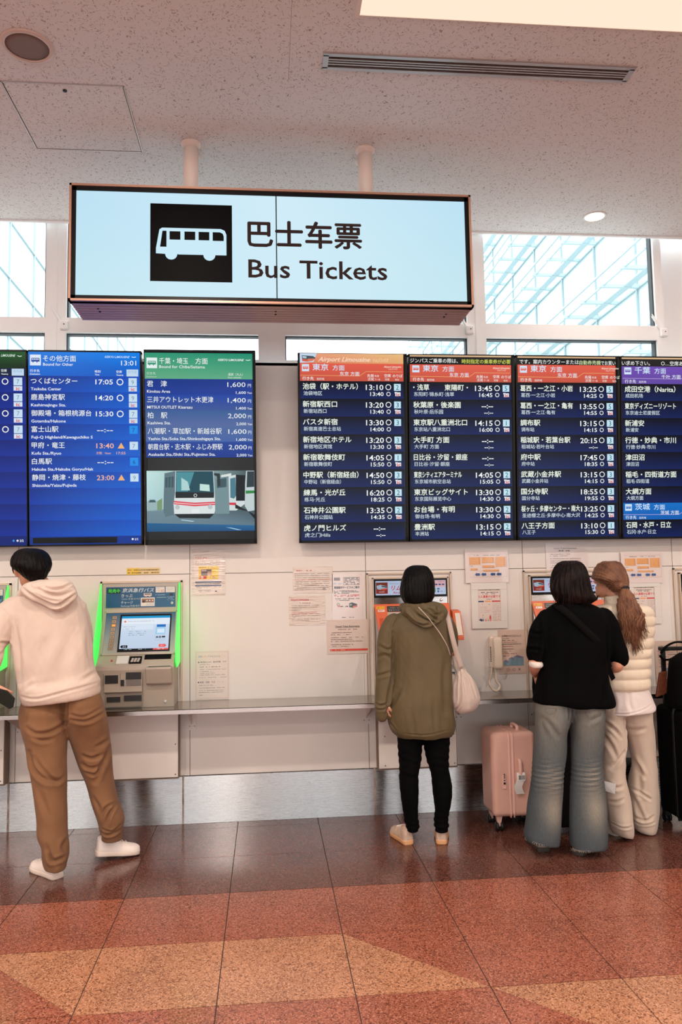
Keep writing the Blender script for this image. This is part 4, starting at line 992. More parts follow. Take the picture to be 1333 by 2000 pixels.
# ---------------------------------------------------------------- orange ticket machines
M_OR = mat('orange_panel', (222,104,62), .4)
M_ORD = mat('orange_panel_shadow_recess', (170,70,36), .5)
M_MGREY = mat('machine_satin_grey', (156,152,150), .3, metal=.5)
or_ = (720,1120); ok_ = 7.84
O0 = P(731, 1150, Y=5.34); O1 = P(873, 1150, Y=5.34); OW = O1.x-O0.x
def orange_machine(x0, label, shade=1.0):
    x1 = x0+OW; dx = x0-O0.x
    Z = lambda py, Y: P(800, py, Y=Y).z
    zt, za, zb_, zc = Z(1131, 5.34), Z(1166, 5.34), Z(1180, 5.34), LZ1+.001
    t = thing('ticket_machine', ((x0+x1)/2, 5.2, zc), label, 'ticket machine')
    prof = [(5.352, zt), (5.34, zt), (5.34, zb_), (5.20, Z(1275, 5.2)), (5.12, Z(1300, 5.12)), (5.14, zc), (5.352, zc)]
    MB().prism([Vector((x0, y, z)) for y, z in prof], (OW, 0, 0)).build('body', M_MGREY, t)
    f = MB(); fx0, fx1, fz = x0-.05, x1+.035, zt+.045
    f.box(fx0, fx0+.01, 5.34, 5.356, zc, fz).box(fx1-.01, fx1, 5.34, 5.356, zc, fz).box(fx0, fx1, 5.34, 5.356, fz-.01, fz)
    f.box(x0-.012, x0-.003, 5.33, 5.356, zc, zt+.012).box(x1+.003, x1+.012, 5.33, 5.356, zc, zt+.012).box(x0-.012, x1+.012, 5.33, 5.356, zt+.004, zt+.014)
    f.build('surround', M_FRAMEB, t)
    MB().box(x0, x1, 5.325, 5.34, za, zt).build('display_bezel', M_BEZEL, t, bevel=.002)
    cv = Canvas((x0, 5.325, zt), (1,0,0), (0,0,-1), (0,-1,0)); cv.S = OW/1110; cv.ref = (85, 95); cv.a0 = 0; cv.A = lambda x, c=cv: (x-85)*c.S; cv.B = lambda y, c=cv: (y-95)*c.S*.98
    cv.rect(105, 118, 1175, 335, (186,200,226), 0, (196,206,232))
    cv.rect(110, 140, 288, 312, (120,56,40), 1, (150,50,44)); cv.poly([(120,190),(180,175),(275,200),(280,240),(230,262),(130,240)], (170,190,206), 2); cv.poly([(190,190),(276,205),(276,220),(200,206)], (16,16,20), 3); cv.poly([(170,240),(280,226),(280,248),(210,262)], (210,84,60), 3); cv.text('Limousine', 200, 282, 22, (230,214,206), 'c', .02, 84, l=3)
    cv.text('Welcome to the bus ticket machine', 318, 160, 20, (90,100,120), 'l', .0, 500, l=2)
    cv.text('リムジンバス', 345, 228, 84, (196,36,52), 'l', .03, 480, .2, l=2); cv.text('Airport Limousine', 368, 296, 46, (170,40,60), 'l', .01, 430, l=2)
    cv.rect(930, 120, 1172, 222, (224,178,186), 2); cv.rect(1040, 240, 1078, 262, (70,90,130), 3); cv.rect(1044, 275, 1070, 305, (70,100,160), 3); cv.rect(960, 240, 1018, 305, (90,160,120), 3)
    for q in range(4): cv.rect(960+q*52, 172, 996+q*52, 196, (80,84,120), 3)
    scribble(cv, 1090, 1160, 290, 14, (120,130,160), l=3); scribble(cv, 945, 1160, 142, 12, (190,130,140), l=3)
    finish_canvas(cv, 'advert_screen', M_LITD, t)
    MB().box(x0, x1, 5.332, 5.34, zb_, za-.001).build('steel_strip', M_STEEL, t)
    lx = x0+OW*(1100-85)/1110
    MB().lathe([(.0001, -.008), (.007, -.009), (.009, -.006), (.009, .0)], (lx, 5.332, (za+zb_)/2), 16, 'Y').build('key_lock', mat('chrome_lock', (220,220,222), .15, metal=1), t, True)
    # leaning orange front
    a = Vector((x0, 5.34, zb_)); b2 = Vector((x0, 5.20, Z(1275, 5.2))); ey = (b2-a).normalized(); n = Vector((0, ey.z, -ey.y)); n = -n if n.y > 0 else n
    L_ = (b2-a).length
    pt = lambda u, v, h: a+Vector((u, 0, 0))+ey*v+n*h
    MB().prism([pt(-.004, 0, .0), pt(OW+.012, 0, .0), pt(OW+.018, L_, .0), pt(.03, L_, .0)], n*.012).build('front_panel', M_OR, t, bevel=.003)
    cv = Canvas(pt(0, 0, .013), (1,0,0), ey, n); cv.S = OW/1110; cv.ref = (85, 475); cv.A = lambda x, c=cv: (x-85)*c.S; cv.B = lambda y, c=cv: (y-478)*c.S
    cv.rect(268, 515, 930, 605, (22,22,22), 0); cv.text('ご利用になる券種の画面にふれてください', 285, 545, 30, (150,150,146), 'l', .01, 620, l=2); cv.text('現金またはICカードでお支払いください', 285, 580, 30, (150,150,146), 'l', .01, 600, l=2)
    cv.rect(268, 612, 930, 660, (186,178,164), 0); cv.rect(285, 655, 900, 980, (214,206,190), 1); cv.rect(300, 680, 600, 800, (70,130,170), 2); cv.rect(620, 680, 880, 800, (206,110,70), 2)
    cv.rect(106, 518, 232, 560, (240,180,40), 1); cv.text('1番のりば', 169, 540, 26, (150,60,30), 'c', .01, l=2); cv.rect(128, 570, 228, 604, (236,226,214), 1); scribble(cv, 140, 215, 587, 16, (200,120,100), l=2)
    cv.rect(140, 705, 200, 860, (200,76,38), 1)
    finish_canvas(cv, 'front_print', M_PRINT2, t)
    # leaflet holder on the right cheek
    h0 = P(879, 1194, Y=5.27); h1 = P(897, 1244, Y=5.2)
    q = MB(); hx = x1+.02
    q.prism([Vector((hx, y, z)) for y, z in ((5.34, h0.z+.01), (5.27, h0.z), (5.19, h1.z), (5.19, h1.z-.02), (5.34, h1.z-.02))], (.055, 0, 0)); q.build('leaflet_holder', M_OR, t, bevel=.003)
    MB().prism([Vector((hx+.012, 5.262, h0.z-.012)), Vector((hx+.047, 5.262, h0.z-.012)), Vector((hx+.047, 5.196, h1.z+.012)), Vector((hx+.012, 5.196, h1.z+.012))], (0, -.006, .0)).build('leaflet', mat('leaflet_paper', (226,214,200), .6), t)
    # lower module
    MB().box(x0+.04, x1-.16, 5.10, 5.15, zc+.08, zc+.17).build('ticket_tray', M_MACHD, t, bevel=.003)
    MB().box(x1-.12, x1-.0, 5.09, 5.15, zc+.07, zc+.19).build('coin_tray', M_MGREY, t, bevel=.006)
    MB().box(x1-.10, x1-.02, 5.085, 5.10, zc+.10, zc+.17).build('coin_window', M_MACHD, t)
    return t

orange_machine(O0.x, 'orange and grey ticket machine in front of the woman in the olive coat')
OB = P(1037.5, 1145, Y=5.34).x
orange_machine(OB, 'orange and grey ticket machine in front of the woman in black')
orange_machine(P(1330, 1130, Y=5.34).x, 'orange and grey ticket machine cropped by the right edge')

# ---------------------------------------------------------------- cabinets under the ledge
def cabinet(xa, xb, label):
    t = thing('service_cabinet', ((xa+xb)/2, 5.3, .32), label, 'cabinet')
    z0 = .315
    MB().box(xa, xb, 5.245, 5.339, z0, LZ0-.002).build('body', mat('cabinet_edge_brown', (120,100,84), .5), t)
    MB().box(xa+.004, xb-.004, 5.238, 5.2449, z0+.012, LZ0-.004).build('door', M_WALL, t, bevel=.001)
    s = MB()
    for x in (xa+.045, xb-.02):
        for z in (z0+.03, z0+.22): s.lathe([(.0045, -.003), (.0045, .0)], (x, 5.238, z), 8, 'Y')
    s.build('door_screw', M_SCREW, t)
cabinet(-1.135, P(349, 1450, Y=5.24).x, 'beige service cabinet under the ledge behind the legs of the man in the hoodie')
cabinet(-2.24, P(9, 1450, Y=5.24).x, 'beige service cabinet under the ledge at the left edge')
cx0 = P(739, 1450, Y=5.24).x; cx1 = P(893, 1450, Y=5.24).x
cabinet(cx0, cx1, 'beige service cabinet under the ledge behind the woman in the olive coat')
cabinet(cx0+(OB-O0.x), cx1+(OB-O0.x), 'beige service cabinet under the ledge behind the woman in jeans')
cabinet(cx0+2*(OB-O0.x), cx1+2*(OB-O0.x), 'beige service cabinet under the ledge behind the black luggage')

# ---------------------------------------------------------------- notices on the wall
PY = WY-.0055
def notice(crop, k, rect, label, cat='notice', name='wall_notice', m=None, base=(214,200,188), lift=0.0, th=.001, yy=PY):
    x0, y0, x1, y1 = rect
    p = P(crop[0]+x0/k, crop[1]+y0/k, Y=yy-lift); q = P(crop[0]+x1/k, crop[1]+y1/k, Y=yy-lift)
    t = thing(name, ((p.x+q.x)/2, yy, q.z), label, cat)
    MB().box(p.x, q.x, yy-lift-th, yy-lift, q.z, p.z).build('sheet', mat('paper_sheet', (222,208,196), .6) if m is None else M_PLASTIC, t)
    cv = Canvas((p.x, yy-lift-th, p.z), (1,0,0), (0,0,-1), (0,-1,0), crop, k, ((x0+x1)/2, (y0+y1)/2))
    cv.polyab([(0,0),(q.x-p.x,0),(q.x-p.x,p.z-q.z),(0,p.z-q.z)], base, 0)
    finish_canvas(cv, 'print', m or M_PRINT, t)
    return cv, t
M_PLASTIC = mat('laminate_edge', (206,196,188), .3)
BK = (70,60,56); RD = (196,50,52)
# yellow information poster
c_, t = notice((370,1060), 16.66, (70,225,1165,1700), 'laminated notice with a yellow box and blue bars below the fare screen', m=M_LAMIN)
c_.rect(150, 440, 1080, 1690, (216,196,184)); c_.rect(158, 448, 1072, 1682, (222,206,194))
for i in range(2): scribble(c_, 190, 620, 475+i*50, 24, (206,90,96))
for i in range(4): scribble(c_, 200, 1000, 600+i*38, 16, (120,108,104))
c_.rect(310, 765, 950, 1190, (232,190,60)); scribble(c_, 320, 800, 803, 22, (90,70,30)); c_.rect(385, 865, 725, 1070, (90,66,60)); c_.rect(590, 940, 720, 1070, (196,150,130)); c_.rect(400, 880, 560, 920, (206,180,170)); c_.rect(340, 1080, 565, 1175, (204,66,50)); c_.disc(415, 1125, 46, (232,200,186)); c_.text('IC', 415, 1125, 50, RD, 'c', .02); scribble(c_, 660, 820, 1108, 22, BK); scribble(c_, 660, 925, 1152, 22, BK)
c_.rect(190, 1262, 1045, 1300, (20,58,108)); c_.rect(190, 1372, 1045, 1412, (20,58,108)); scribble(c_, 230, 1010, 1333, 24, BK); scribble(c_, 210, 1020, 1440, 14, BK); scribble(c_, 230, 480, 1475, 14, BK); scribble(c_, 280, 700, 1550, 20, BK); scribble(c_, 340, 720, 1595, 16, BK); c_.rect(835, 1568, 900, 1604, (80,40,80)); scribble(c_, 905, 1065, 1620, 18, (130,130,140))
# airport access bus notice
c_, t = notice((370,1260), 14.81, (180,185,1145,1560), 'laminated access bus notice with two black bullets above the ledge', m=M_LAMIN2, base=(212,194,180))
c_.rect(215, 215, 1110, 1520, (218,202,190))
c_.text('羽田', 262, 325, 62, (110,120,160), 'l', .01, 110); c_.text('空港', 395, 325, 62, (224,160,110), 'l', .01, 105); c_.text('アクセスバス', 525, 325, 62, (100,96,100), 'l', .01, 370); c_.text('のりば', 910, 325, 56, (224,176,140), 'l', .01, 130)
c_.disc(275, 490, 20, (20,16,16)); c_.text('横浜駅(YCAT)', 318, 487, 54, BK, 'l', .01, 320); c_.text('桜木町駅', 690, 485, 54, BK, 'l', .02, 220); c_.text('ゆき', 970, 482, 50, BK, 'l', .01, 100)
for y, x1 in ((555,600),(625,900),(695,1060),(755,720),(808,740),(860,1040),(930,1075)): scribble(c_, 300, x1, y, 16 if y != 625 else 22, (120,110,106), .8)
c_.disc(267, 1067, 20, (20,16,16)); c_.text('新宿・池袋　行き', 305, 1067, 56, BK, 'l', .01, 440); scribble(c_, 790, 1040, 1065, 12, (150,140,134))
for y, x1 in ((1155,690),(1232,1025),(1305,1000),(1362,1000),(1435,385)): scribble(c_, 275, x1, y, 16, (120,110,106), .8)
# two landscape laminated notices
c_, t = notice((560,1060), 6.665, (82,315,603,650), 'crinkled laminated landscape notice, upper of the pair left of the tall service notice', m=M_LAMIN, base=(220,206,194))
scribble(c_, 110, 200, 362, 14, RD); scribble(c_, 260, 330, 362, 14, RD)
for i in range(9): scribble(c_, 108, 560, 402+i*26, 8, (140,120,110) if i != 3 else (206,110,100), .85)
c_.rect(470, 592, 506, 618, (150,140,130))
c_, t = notice((560,1060), 6.665, (30,688,505,1070), 'crinkled laminated landscape notice, lower of the pair with a red slanted heading', m=M_LAMIN, base=(216,200,186))
c_.text('Airport Limousine', 52, 738, 34, RD, 'l', .02, 240, .3); scribble(c_, 150, 345, 785, 10, (150,110,100))
for i, x1 in enumerate((420, 400, 200, 180, 400, 440, 440, 120, 440, 300)): scribble(c_, 70, x1, 815+i*22, 8, (190,90,80) if i in (4,5) else (140,120,110), .85)
# tall service notice
c_, t = notice((560,1060), 6.665, (592,405,1000,1010), 'tall laminated service notice with bold heading and small coach picture', m=M_LAMIN2, base=(222,206,200))
c_.rect(622, 452, 700, 490, (120,112,110)); scribble(c_, 615, 720, 530, 22, (170,190,210)); c_.rect(742, 450, 956, 454, BK); c_.rect(742, 544, 956, 548, BK); c_.rect(742, 450, 745, 548, BK); c_.rect(953, 450, 956, 548, BK)
for i in range(5): scribble(c_, 755, 945, 463+i*18, 11, (60,54,54))
c_.text('英語案内サービスのご案内', 622, 582, 34, (20,16,16), 'l', .03, 328)
for i, (y, col) in enumerate(((625,BK),(641,BK),(657,BK),(682,RD),(697,RD),(728,BK),(748,BK))): scribble(c_, 618, 950 if i not in (2,6) else 820, y, 10, col)
c_.ring(672, 802, 20, 8, (110,150,90)); c_.disc(680, 822, 14, (214,110,110)); scribble(c_, 700, 800, 828, 14, BK)
c_.poly([(815,790),(850,778),(918,800),(918,832),(860,846),(815,838)], (30,28,32)); c_.poly([(822,800),(848,792),(848,820),(822,822)], (150,160,166)); c_.poly([(860,825),(916,818),(916,834),(860,846)], (216,90,60)); scribble(c_, 720, 872, 971, 10, BK)
# closure notice with red bar
c_, t = notice((560,1060), 6.665, (522,1006,1108,1436), 'plain paper notice with a red bar along its foot beside the orange machine', base=(216,198,186), yy=PY-.0016)
c_.text('Closed: Ticket Reservation', 636, 1086, 30, BK, 'l', .01, 318); c_.rect(636, 1102, 955, 1104, BK); scribble(c_, 675, 920, 1126, 13, (150,120,110))
for y, x1 in ((1168,850),(1194,830),(1232,1000),(1256,860),(1280,990),(1322,865),(1347,815)): scribble(c_, 578, x1, y, 10, (140,120,112), .9)
c_.rect(568, 1380, 1054, 1405, (214,70,50)); scribble(c_, 580, 760, 1393, 9, (240,180,160))
# area map notices
def area_map(crop, k, o, s, label):
    X = lambda v: o[0]+v*s; Y_ = lambda v: o[1]+v*s
    c_, t = notice(crop, k, (X(90), Y_(165), X(1050), Y_(858)), label, m=M_LAMIN2, base=(222,206,200), yy=PY-.013)
    G = (120,106,100)
    for (a, b_, c2, d) in ((185,240,1010,244),(185,738,1010,742),(1006,240,1010,742)): c_.rect(X(a), Y_(b_), X(c2), Y_(d), (180,160,156))
    scribble(c_, X(300), X(880), Y_(272), 13*s, G)
    OR_ = (228,164,96)
    for (a, b_, c2, d) in ((195,310,440,475),(468,310,735,440),(765,308,985,522),(475,488,735,542),(218,552,372,596),(480,586,835,622)):
        c_.rect(X(a), Y_(b_), X(c2), Y_(d), OR_)
        y = b_+22
        while y < d-6: scribble(c_, X(a+12), X(c2-60 if c2-a > 200 else c2-12), Y_(y), 6*s, (176,110,70), .8); c_.rect(X(c2-48), Y_(y-5), X(c2-14), Y_(y+4), (170,106,66)); y += 24
    for x in (305, 440, 638, 772):
        c_.poly([(X(x),Y_(685)),(X(x+42),Y_(645)),(X(x+42),Y_(660)),(X(x+108),Y_(660)),(X(x+108),Y_(710)),(X(x+42),Y_(710)),(X(x+42),Y_(724))], (24,72,128))
    scribble(c_, X(198), X(265), Y_(504), 10*s, G)
area_map((900,1060), 11.11, (0,0), 1, 'laminated bay map with orange lists and blue arrows, nearer the woman in the olive coat')
area_map((1200,1050), 5.714, (28, 78), .4925, 'laminated bay map with orange lists and blue arrows, right of the ponytailed woman')
def framed(crop, k, o, s, label):
    X = lambda v: o[0]+v*s; Y_ = lambda v: o[1]+v*s
    p = P(crop[0]+X(225)/k, crop[1]+Y_(868)/k, Y=PY-.012); q = P(crop[0]+X(1035)/k, crop[1]+Y_(1852)/k, Y=PY-.012)
    t = thing('framed_notice', ((p.x+q.x)/2, WY, q.z), label, 'framed notice')
    wf = .078*(q.x-p.x)/.36*.9; f = MB()
    yb = WY-.0045; yf = PY-.012
    for (a, b_, c2, d) in ((p.x, q.x, p.z-wf, p.z), (p.x, q.x, q.z, q.z+wf), (p.x, p.x+wf, q.z+wf, p.z-wf), (q.x-wf*.95, q.x, q.z+wf, p.z-wf)): f.box(a, b_, yf, yb, c2, d)
    f.build('frame', M_WALL2, t, bevel=.002)
    MB().box(p.x+wf, q.x-wf*.95, PY-.002, yb, q.z+wf, p.z-wf).build('backing', mat('notice_backing', (196,176,162), .6), t)
    cv = Canvas((p.x+wf, PY-.003, p.z-wf), (1,0,0), (0,0,-1), (0,-1,0), crop, k, (X(640), Y_(1350)))
    cv.rect(X(350), Y_(965), X(925), Y_(1745), (222,206,196))
    cv.text('バスにお子様をお連れのお客様へ', X(360), Y_(1020), 36*s, (30,20,20), 'l', .03, 520*s); scribble(cv, X(415), X(830), Y_(1078), 18*s, BK); scribble(cv, X(485), X(760), Y_(1108), 16*s, BK)
    cv.text('小人運賃が必要です', X(382), Y_(1168), 58*s, (206,40,50), 'l', .03, 490*s); scribble(cv, X(560), X(690), Y_(1225), 12*s, BK)
    cv.rect(X(375), Y_(1258), X(508), Y_(1286), (40,60,110)); cv.rect(X(530), Y_(1256), X(660), Y_(1284), (236,160,90)); cv.rect(X(682), Y_(1256), X(888), Y_(1284), (200,50,56))
    for (a, b_) in ((400,485),(565,635)): scribble(cv, X(a), X(b_), Y_(1337), 10*s, BK)
    for i in range(13): scribble(cv, X(690), X(840 if i % 3 else 890), Y_(1320+i*29), 8*s, (150,130,126), .85)
    for i in range(4): scribble(cv, X(430), X(575), Y_(1392+i*38), 8*s, (160,140,134))
    cv.ring(X(605), Y_(1480), 24*s, 6*s, (220,150,140)); scribble(cv, X(585), X(650), Y_(1445), 20*s, (220,150,150))
    for (x, y, h, c1, c2) in ((480,1570,150,(150,140,90),(70,80,84)), (637,1572,150,(200,60,50),(214,84,60))):
        cv.disc(X(x), Y_(y), 12*s, (200,160,110)); cv.poly([(X(x-16),Y_(y+14)),(X(x+16),Y_(y+14)),(X(x+18),Y_(y+80)),(X(x-18),Y_(y+80))], c1 if x > 500 else (210,200,196)); cv.rect(X(x-14), Y_(y+80), X(x-3), Y_(y+150), c2); cv.rect(X(x+3), Y_(y+80), X(x+14), Y_(y+150), c2)
    cv.poly([(X(390),Y_(1670)),(X(435),Y_(1640)),(X(465),Y_(1670)),(X(455),Y_(1715))], (40,50,100))
    for x in (540, 590): cv.disc(X(x), Y_(1655), 9*s, (206,150,110)); cv.rect(X(x-10), Y_(1666), X(x+10), Y_(1712), (214,80,60) if x == 540 else (160,150,150))
    for i in range(3): scribble(cv, X(685), X(890), Y_(1685+i*14), 6*s, (190,90,80))
    finish_canvas(cv, 'print', M_PRINT, t)
framed((900,1060), 11.11, (0,0), 1, 'white framed fare notice with red heading, left of the wall telephone')
framed((1200,1050), 5.714, (28+7, 78-20), .487, 'white framed fare notice with red heading, partly behind the ponytail')
# luggage size notices
def luggage_notice(crop, k, o, s, label, yy=PY-.0016):
    X = lambda v: o[0]+v*s; Y_ = lambda v: o[1]+v*s
    c_, t = notice(crop, k, (X(402), Y_(252), X(1150), Y_(1270)), label, base=(206,180,164), yy=yy)
    c_.text('お荷物のサイズについて', X(510), Y_(382), 38*s, (40,30,30), 'l', .02, 455*s); c_.rect(X(510), Y_(403), X(965), Y_(406), BK)
    for y, x0, x1, col in ((445,488,670,BK),(490,492,795,BK),(533,500,865,(170,90,80)),(578,498,965,BK),(630,498,770,(150,80,70)),(695,505,770,BK),(742,515,715,(150,110,100)),(778,520,640,BK),(805,525,850,(150,70,64)),(858,520,600,BK),(855,615,668,RD)): scribble(c_, X(x0), X(x1), Y_(y), 15*s, col, .9)
    for (x0, y0, w, h) in ((528,985,150,105),(645,925,230,165),(770,880,232,212)):
        c_.poly([(X(x0),Y_(y0)),(X(x0+w*.35),Y_(y0-40)),(X(x0+w),Y_(y0+10)),(X(x0+w),Y_(y0+h)),(X(x0),Y_(y0+h))], (118,146,158)); c_.poly([(X(x0),Y_(y0)),(X(x0+w*.35),Y_(y0-40)),(X(x0+w),Y_(y0+10)),(X(x0+w*.6),Y_(y0+40))], (120,116,138)); c_.line(X(x0+w*.6), Y_(y0+40), X(x0+w*.6), Y_(y0+h), 6*s, (150,170,176)); c_.line(X(x0+w*.3), Y_(y0+30), X(x0+w*.3), Y_(y0+h), 6*s, (96,124,140))
    c_.ring(X(632), Y_(1185), 34*s, 7*s, (176,60,60)); c_.ring(X(763), Y_(1182), 34*s, 7*s, (176,60,60)); c_.line(X(868), Y_(1152), X(920), Y_(1204), 9*s, (90,30,30)); c_.line(X(920), Y_(1152), X(868), Y_(1204), 9*s, (90,30,30))
luggage_notice((940,1210), 12.12, (0,0), 1, 'luggage size notice with two red circles and a cross beside the wall telephone')
luggage_notice((1200,1050), 5.714, (445-402*.455, 1155-252*.47), .465, 'luggage size notice half hidden behind the tall black suitcase')
# notice above the woman in black
c_, t = notice((1020,1050), 8.33, (380,100,1085,585), 'paper notice with small print above the head of the woman in black', m=M_LAMIN2, base=(216,200,194), yy=PY-.0016)
c_.text('Closed: Ticket Reservation', 520, 172, 34, (90,80,90), 'l', .01, 378); scribble(c_, 600, 810, 213, 18, BK)
for y, x1 in ((268,785),(298,750),(342,960),(378,950),(408,760),(452,900),(482,800)): scribble(c_, 460, x1, y, 11, (130,112,110), .9)
c_.rect(452, 520, 1050, 548, (206,60,44))
# yellow tape label
c_, t = notice((0,1050), 3.703, (918,220,1158,265), 'narrow yellow label strip on the wall above the grey ticket machine', cat='label', name='tape_label', base=(222,196,140))
c_.rect(918, 220, 1010, 268, (226,190,70)); scribble(c_, 925, 1150, 234, 8, (110,80,40), .9); scribble(c_, 925, 1150, 254, 8, (110,80,40), .9)

# ---------------------------------------------------------------- wall telephone
pc = lambda x, y, Y: P(940+x/12.12, 1210+y/12.12, Y=Y)
a = pc(185, 400, 5.33); b2 = pc(400, 1150, 5.33)
ph = thing('wall_telephone', ((a.x+b2.x)/2, 5.33, b2.z), 'pale wall telephone handset hanging above the ledge with a coiled cord', 'telephone')
M_PH = mat('ivory_plastic', (222,206,186), .35)
s = MB(); rounded_box(s, a.x, a.x+.075, 5.315, WY-.005, b2.z, a.z, .014); s.build('cradle', M_PH, ph, True)
hx0, hx1 = a.x+.014, a.x+.078
s = MB(); R = []
for i in range(13):
    f = i/12; z = a.z-.002-(a.z-b2.z)*f; dep = .012+.022*(1-math.sin(math.pi*f))*1.0; yc = 5.288
    w = .030+.002*math.cos(2*math.pi*f); e = .75 if i in (0, 12) else 1
    cx_ = (hx0+hx1)/2
    R.append([Vector((cx_+w*e*math.copysign(abs(math.cos(t_))**.6, math.cos(t_)), yc+.016*e*math.copysign(abs(math.sin(t_))**.6, math.sin(t_))-.006*math.sin(math.pi*f), z)) for t_ in [2*math.pi*k/20 for k in range(20)]])
s.rings(R); s.build('handset', M_PH, ph, True)
s = MB()
for i in range(9): s.box(a.x+.002, a.x+.008, 5.311, 5.316, a.z-.075-i*.012, a.z-.069-i*.012)
s.build('keypad', M_MACHD, ph)
pts = [pc(250,1150,5.30), pc(235,1300,5.29), pc(195,1460,5.27), pc(215,1560,5.25), pc(290,1660,5.23), pc(370,1690,5.22), pc(430,1640,5.24), pc(440,1560,5.25), pc(370,1460,5.26), pc(350,1320,5.28), pc(330,1150,5.29)]
def catmull(pts, n):
    out = []
    for i in range(len(pts)-1):
        p0, p1, p2, p3 = pts[max(i-1,0)], pts[i], pts[i+1], pts[min(i+2, len(pts)-1)]
        for k in range(n):
            t = k/n; out.append(.5*((2*p1)+(p2-p0)*t+(2*p0-5*p1+4*p2-p3)*t*t+(3*p1-p0-3*p2+p3)*t**3))
    out.append(pts[-1]); return out
path = catmull([Vector(p) for p in pts], 60); coil = []
for p_ in path: p_.z = max(p_.z, LZ1+.010)
for i, p_ in enumerate(path):
    tn = (path[min(i+1, len(path)-1)]-path[max(i-1,0)]).normalized(); u_ = tn.cross(Vector((0,1,0))).normalized(); v_ = tn.cross(u_)
    an = i*.95; coil.append(p_+u_*math.cos(an)*.0068+v_*math.sin(an)*.0068)
MB().tube(coil, .0019, 6).build('coiled_cord', M_PH, ph, True)

# ---------------------------------------------------------------- pink suitcase
def wheel_pair(b_, x, y, z=.028, m=None):
    for dx in (-.014, .014): b_.lathe([(.012, -.007), (.026, -.007), (.028, -.004), (.028, .004), (.026, .007), (.012, .007)], (x+dx, y, z), 18, 'X')
M_PINK = mat('pink_shell', (224,176,158), .35, bump=.15, bscale=500)
M_PINK2 = mat('pink_trim', (228,182,170), .5)
sc0 = P(962, 1500, Y=4.86).x; ZT = P(985, 1431, Y=4.86).z; ZB = P(980, 1598, Y=4.86).z
sw = .287
pk = thing('suitcase', (sc0+sw/2, 5.06, 0), 'pink hard shell suitcase with white luggage tag, left of the woman in jeans', 'suitcase')
y0_, y1_ = 4.86, 5.12
s = MB(); rounded_box(s, sc0, sc0+sw, y0_, y1_, ZB, ZT, .035, rib=(.016, .0018)); s.build('shell', M_PINK, pk, True)
for dx in (.104, .126): 
    s = MB(); rounded_box(s, sc0+dx, sc0+dx+.018, y0_-.003, y1_+.003, ZB-.003, ZT+.003, .008, rz=.034); s.build('zip_band', M_PINK2, pk, True)
tk = MB().box(sc0+.062, sc0+.086, y0_-.006, y0_+.005, P(980,1520,Y=4.86).z-.065, P(980,1520,Y=4.86).z+.022); tk.build('combination_lock', M_PINK2, pk, bevel=.002)
lz = P(980,1515,Y=4.86).z; s = MB()
for q in range(3): s.box(sc0+.070, sc0+.078, y0_-.008, y0_-.004, lz+.006-q*.010, lz+.011-q*.010)
s.lathe([(.004, -.009), (.004, -.005)], (sc0+.074, y0_, lz-.028), 10, 'Y'); s.box(sc0+.068, sc0+.080, y0_-.008, y0_-.004, lz-.052, lz-.040); s.build('lock_detail', M_BLACK, pk)
hz = P(1017, 1497, Y=4.84).z
s = MB().tube(catmull([Vector((sc0+.172, y0_+.002, hz+.035)), Vector((sc0+.172, y0_-.022, hz+.025)), Vector((sc0+.172, y0_-.024, hz-.06)), Vector((sc0+.172, y0_+.002, hz-.075))], 6), .012, 8, flat=.6); s.build('side_handle', M_PINK2, pk, True)
s = MB().tube(catmull([Vector((sc0+.19, 4.93, ZT-.003)), Vector((sc0+.19, 4.94, ZT+.022)), Vector((sc0+.19, 5.03, ZT+.022)), Vector((sc0+.19, 5.04, ZT-.003))], 6), .012, 8, flat=.7); s.build('top_handle', M_PINK2, pk, True)
s = MB(); 
for x in (sc0+.045, sc0+sw-.045):
    for y in (y0_+.05, y1_-.05): s.prism([Vector((x-.02, y-.02, ZB+.01)), Vector((x+.02, y-.02, ZB+.01)), Vector((x+.008, y-.012, .03)), Vector((x-.008, y-.012, .03))], (0, .03, 0))
s.build('caster_fork', M_PINK2, pk)
for x in (sc0+.045, sc0+sw-.045):
    for y in (y0_+.045, y1_-.045):
        s = MB(); wheel_pair(s, x, y); s.build('wheel', M_BLACK, pk, True)
M_TAG = mat('luggage_tag_paper', (230,226,222), .5)
tg = MB(); tp = catmull([Vector((sc0+.172, y0_-.026, hz-.035)), Vector((sc0+.168, y0_-.040, hz-.075)), Vector((sc0+.150, y0_-.034, hz-.12)), Vector((sc0+.168, y0_-.022, hz-.165))], 5)
for a_, b_ in zip(tp, tp[1:]): tg.prism([a_+Vector((-.026,0,0)), a_+Vector((.026,0,0)), b_+Vector((.026,0,0)), b_+Vector((-.026,0,0))], (0,.0015,0))
tg.build('luggage_tag', M_TAG, pk)
cv = Canvas((sc0+.150, y0_-.046, hz-.045), (1,0,0), (0,0,-1), (0,-1,0)); cv.S = .001; cv.ref = (0,0); cv.a0 = 0; cv.A = lambda x: x*.001; cv.B = lambda y: y*.001
cv.polyab([(0,0),(.045,0),(.045,.035),(0,.035)], (220,218,216), 0)
for q in range(14): cv.rect(3+q*3, 3, 3+q*3+dots.choice((1,1.6,2)), 28, (40,40,44), 1)
finish_canvas(cv, 'tag_barcode', M_PRINT, pk)

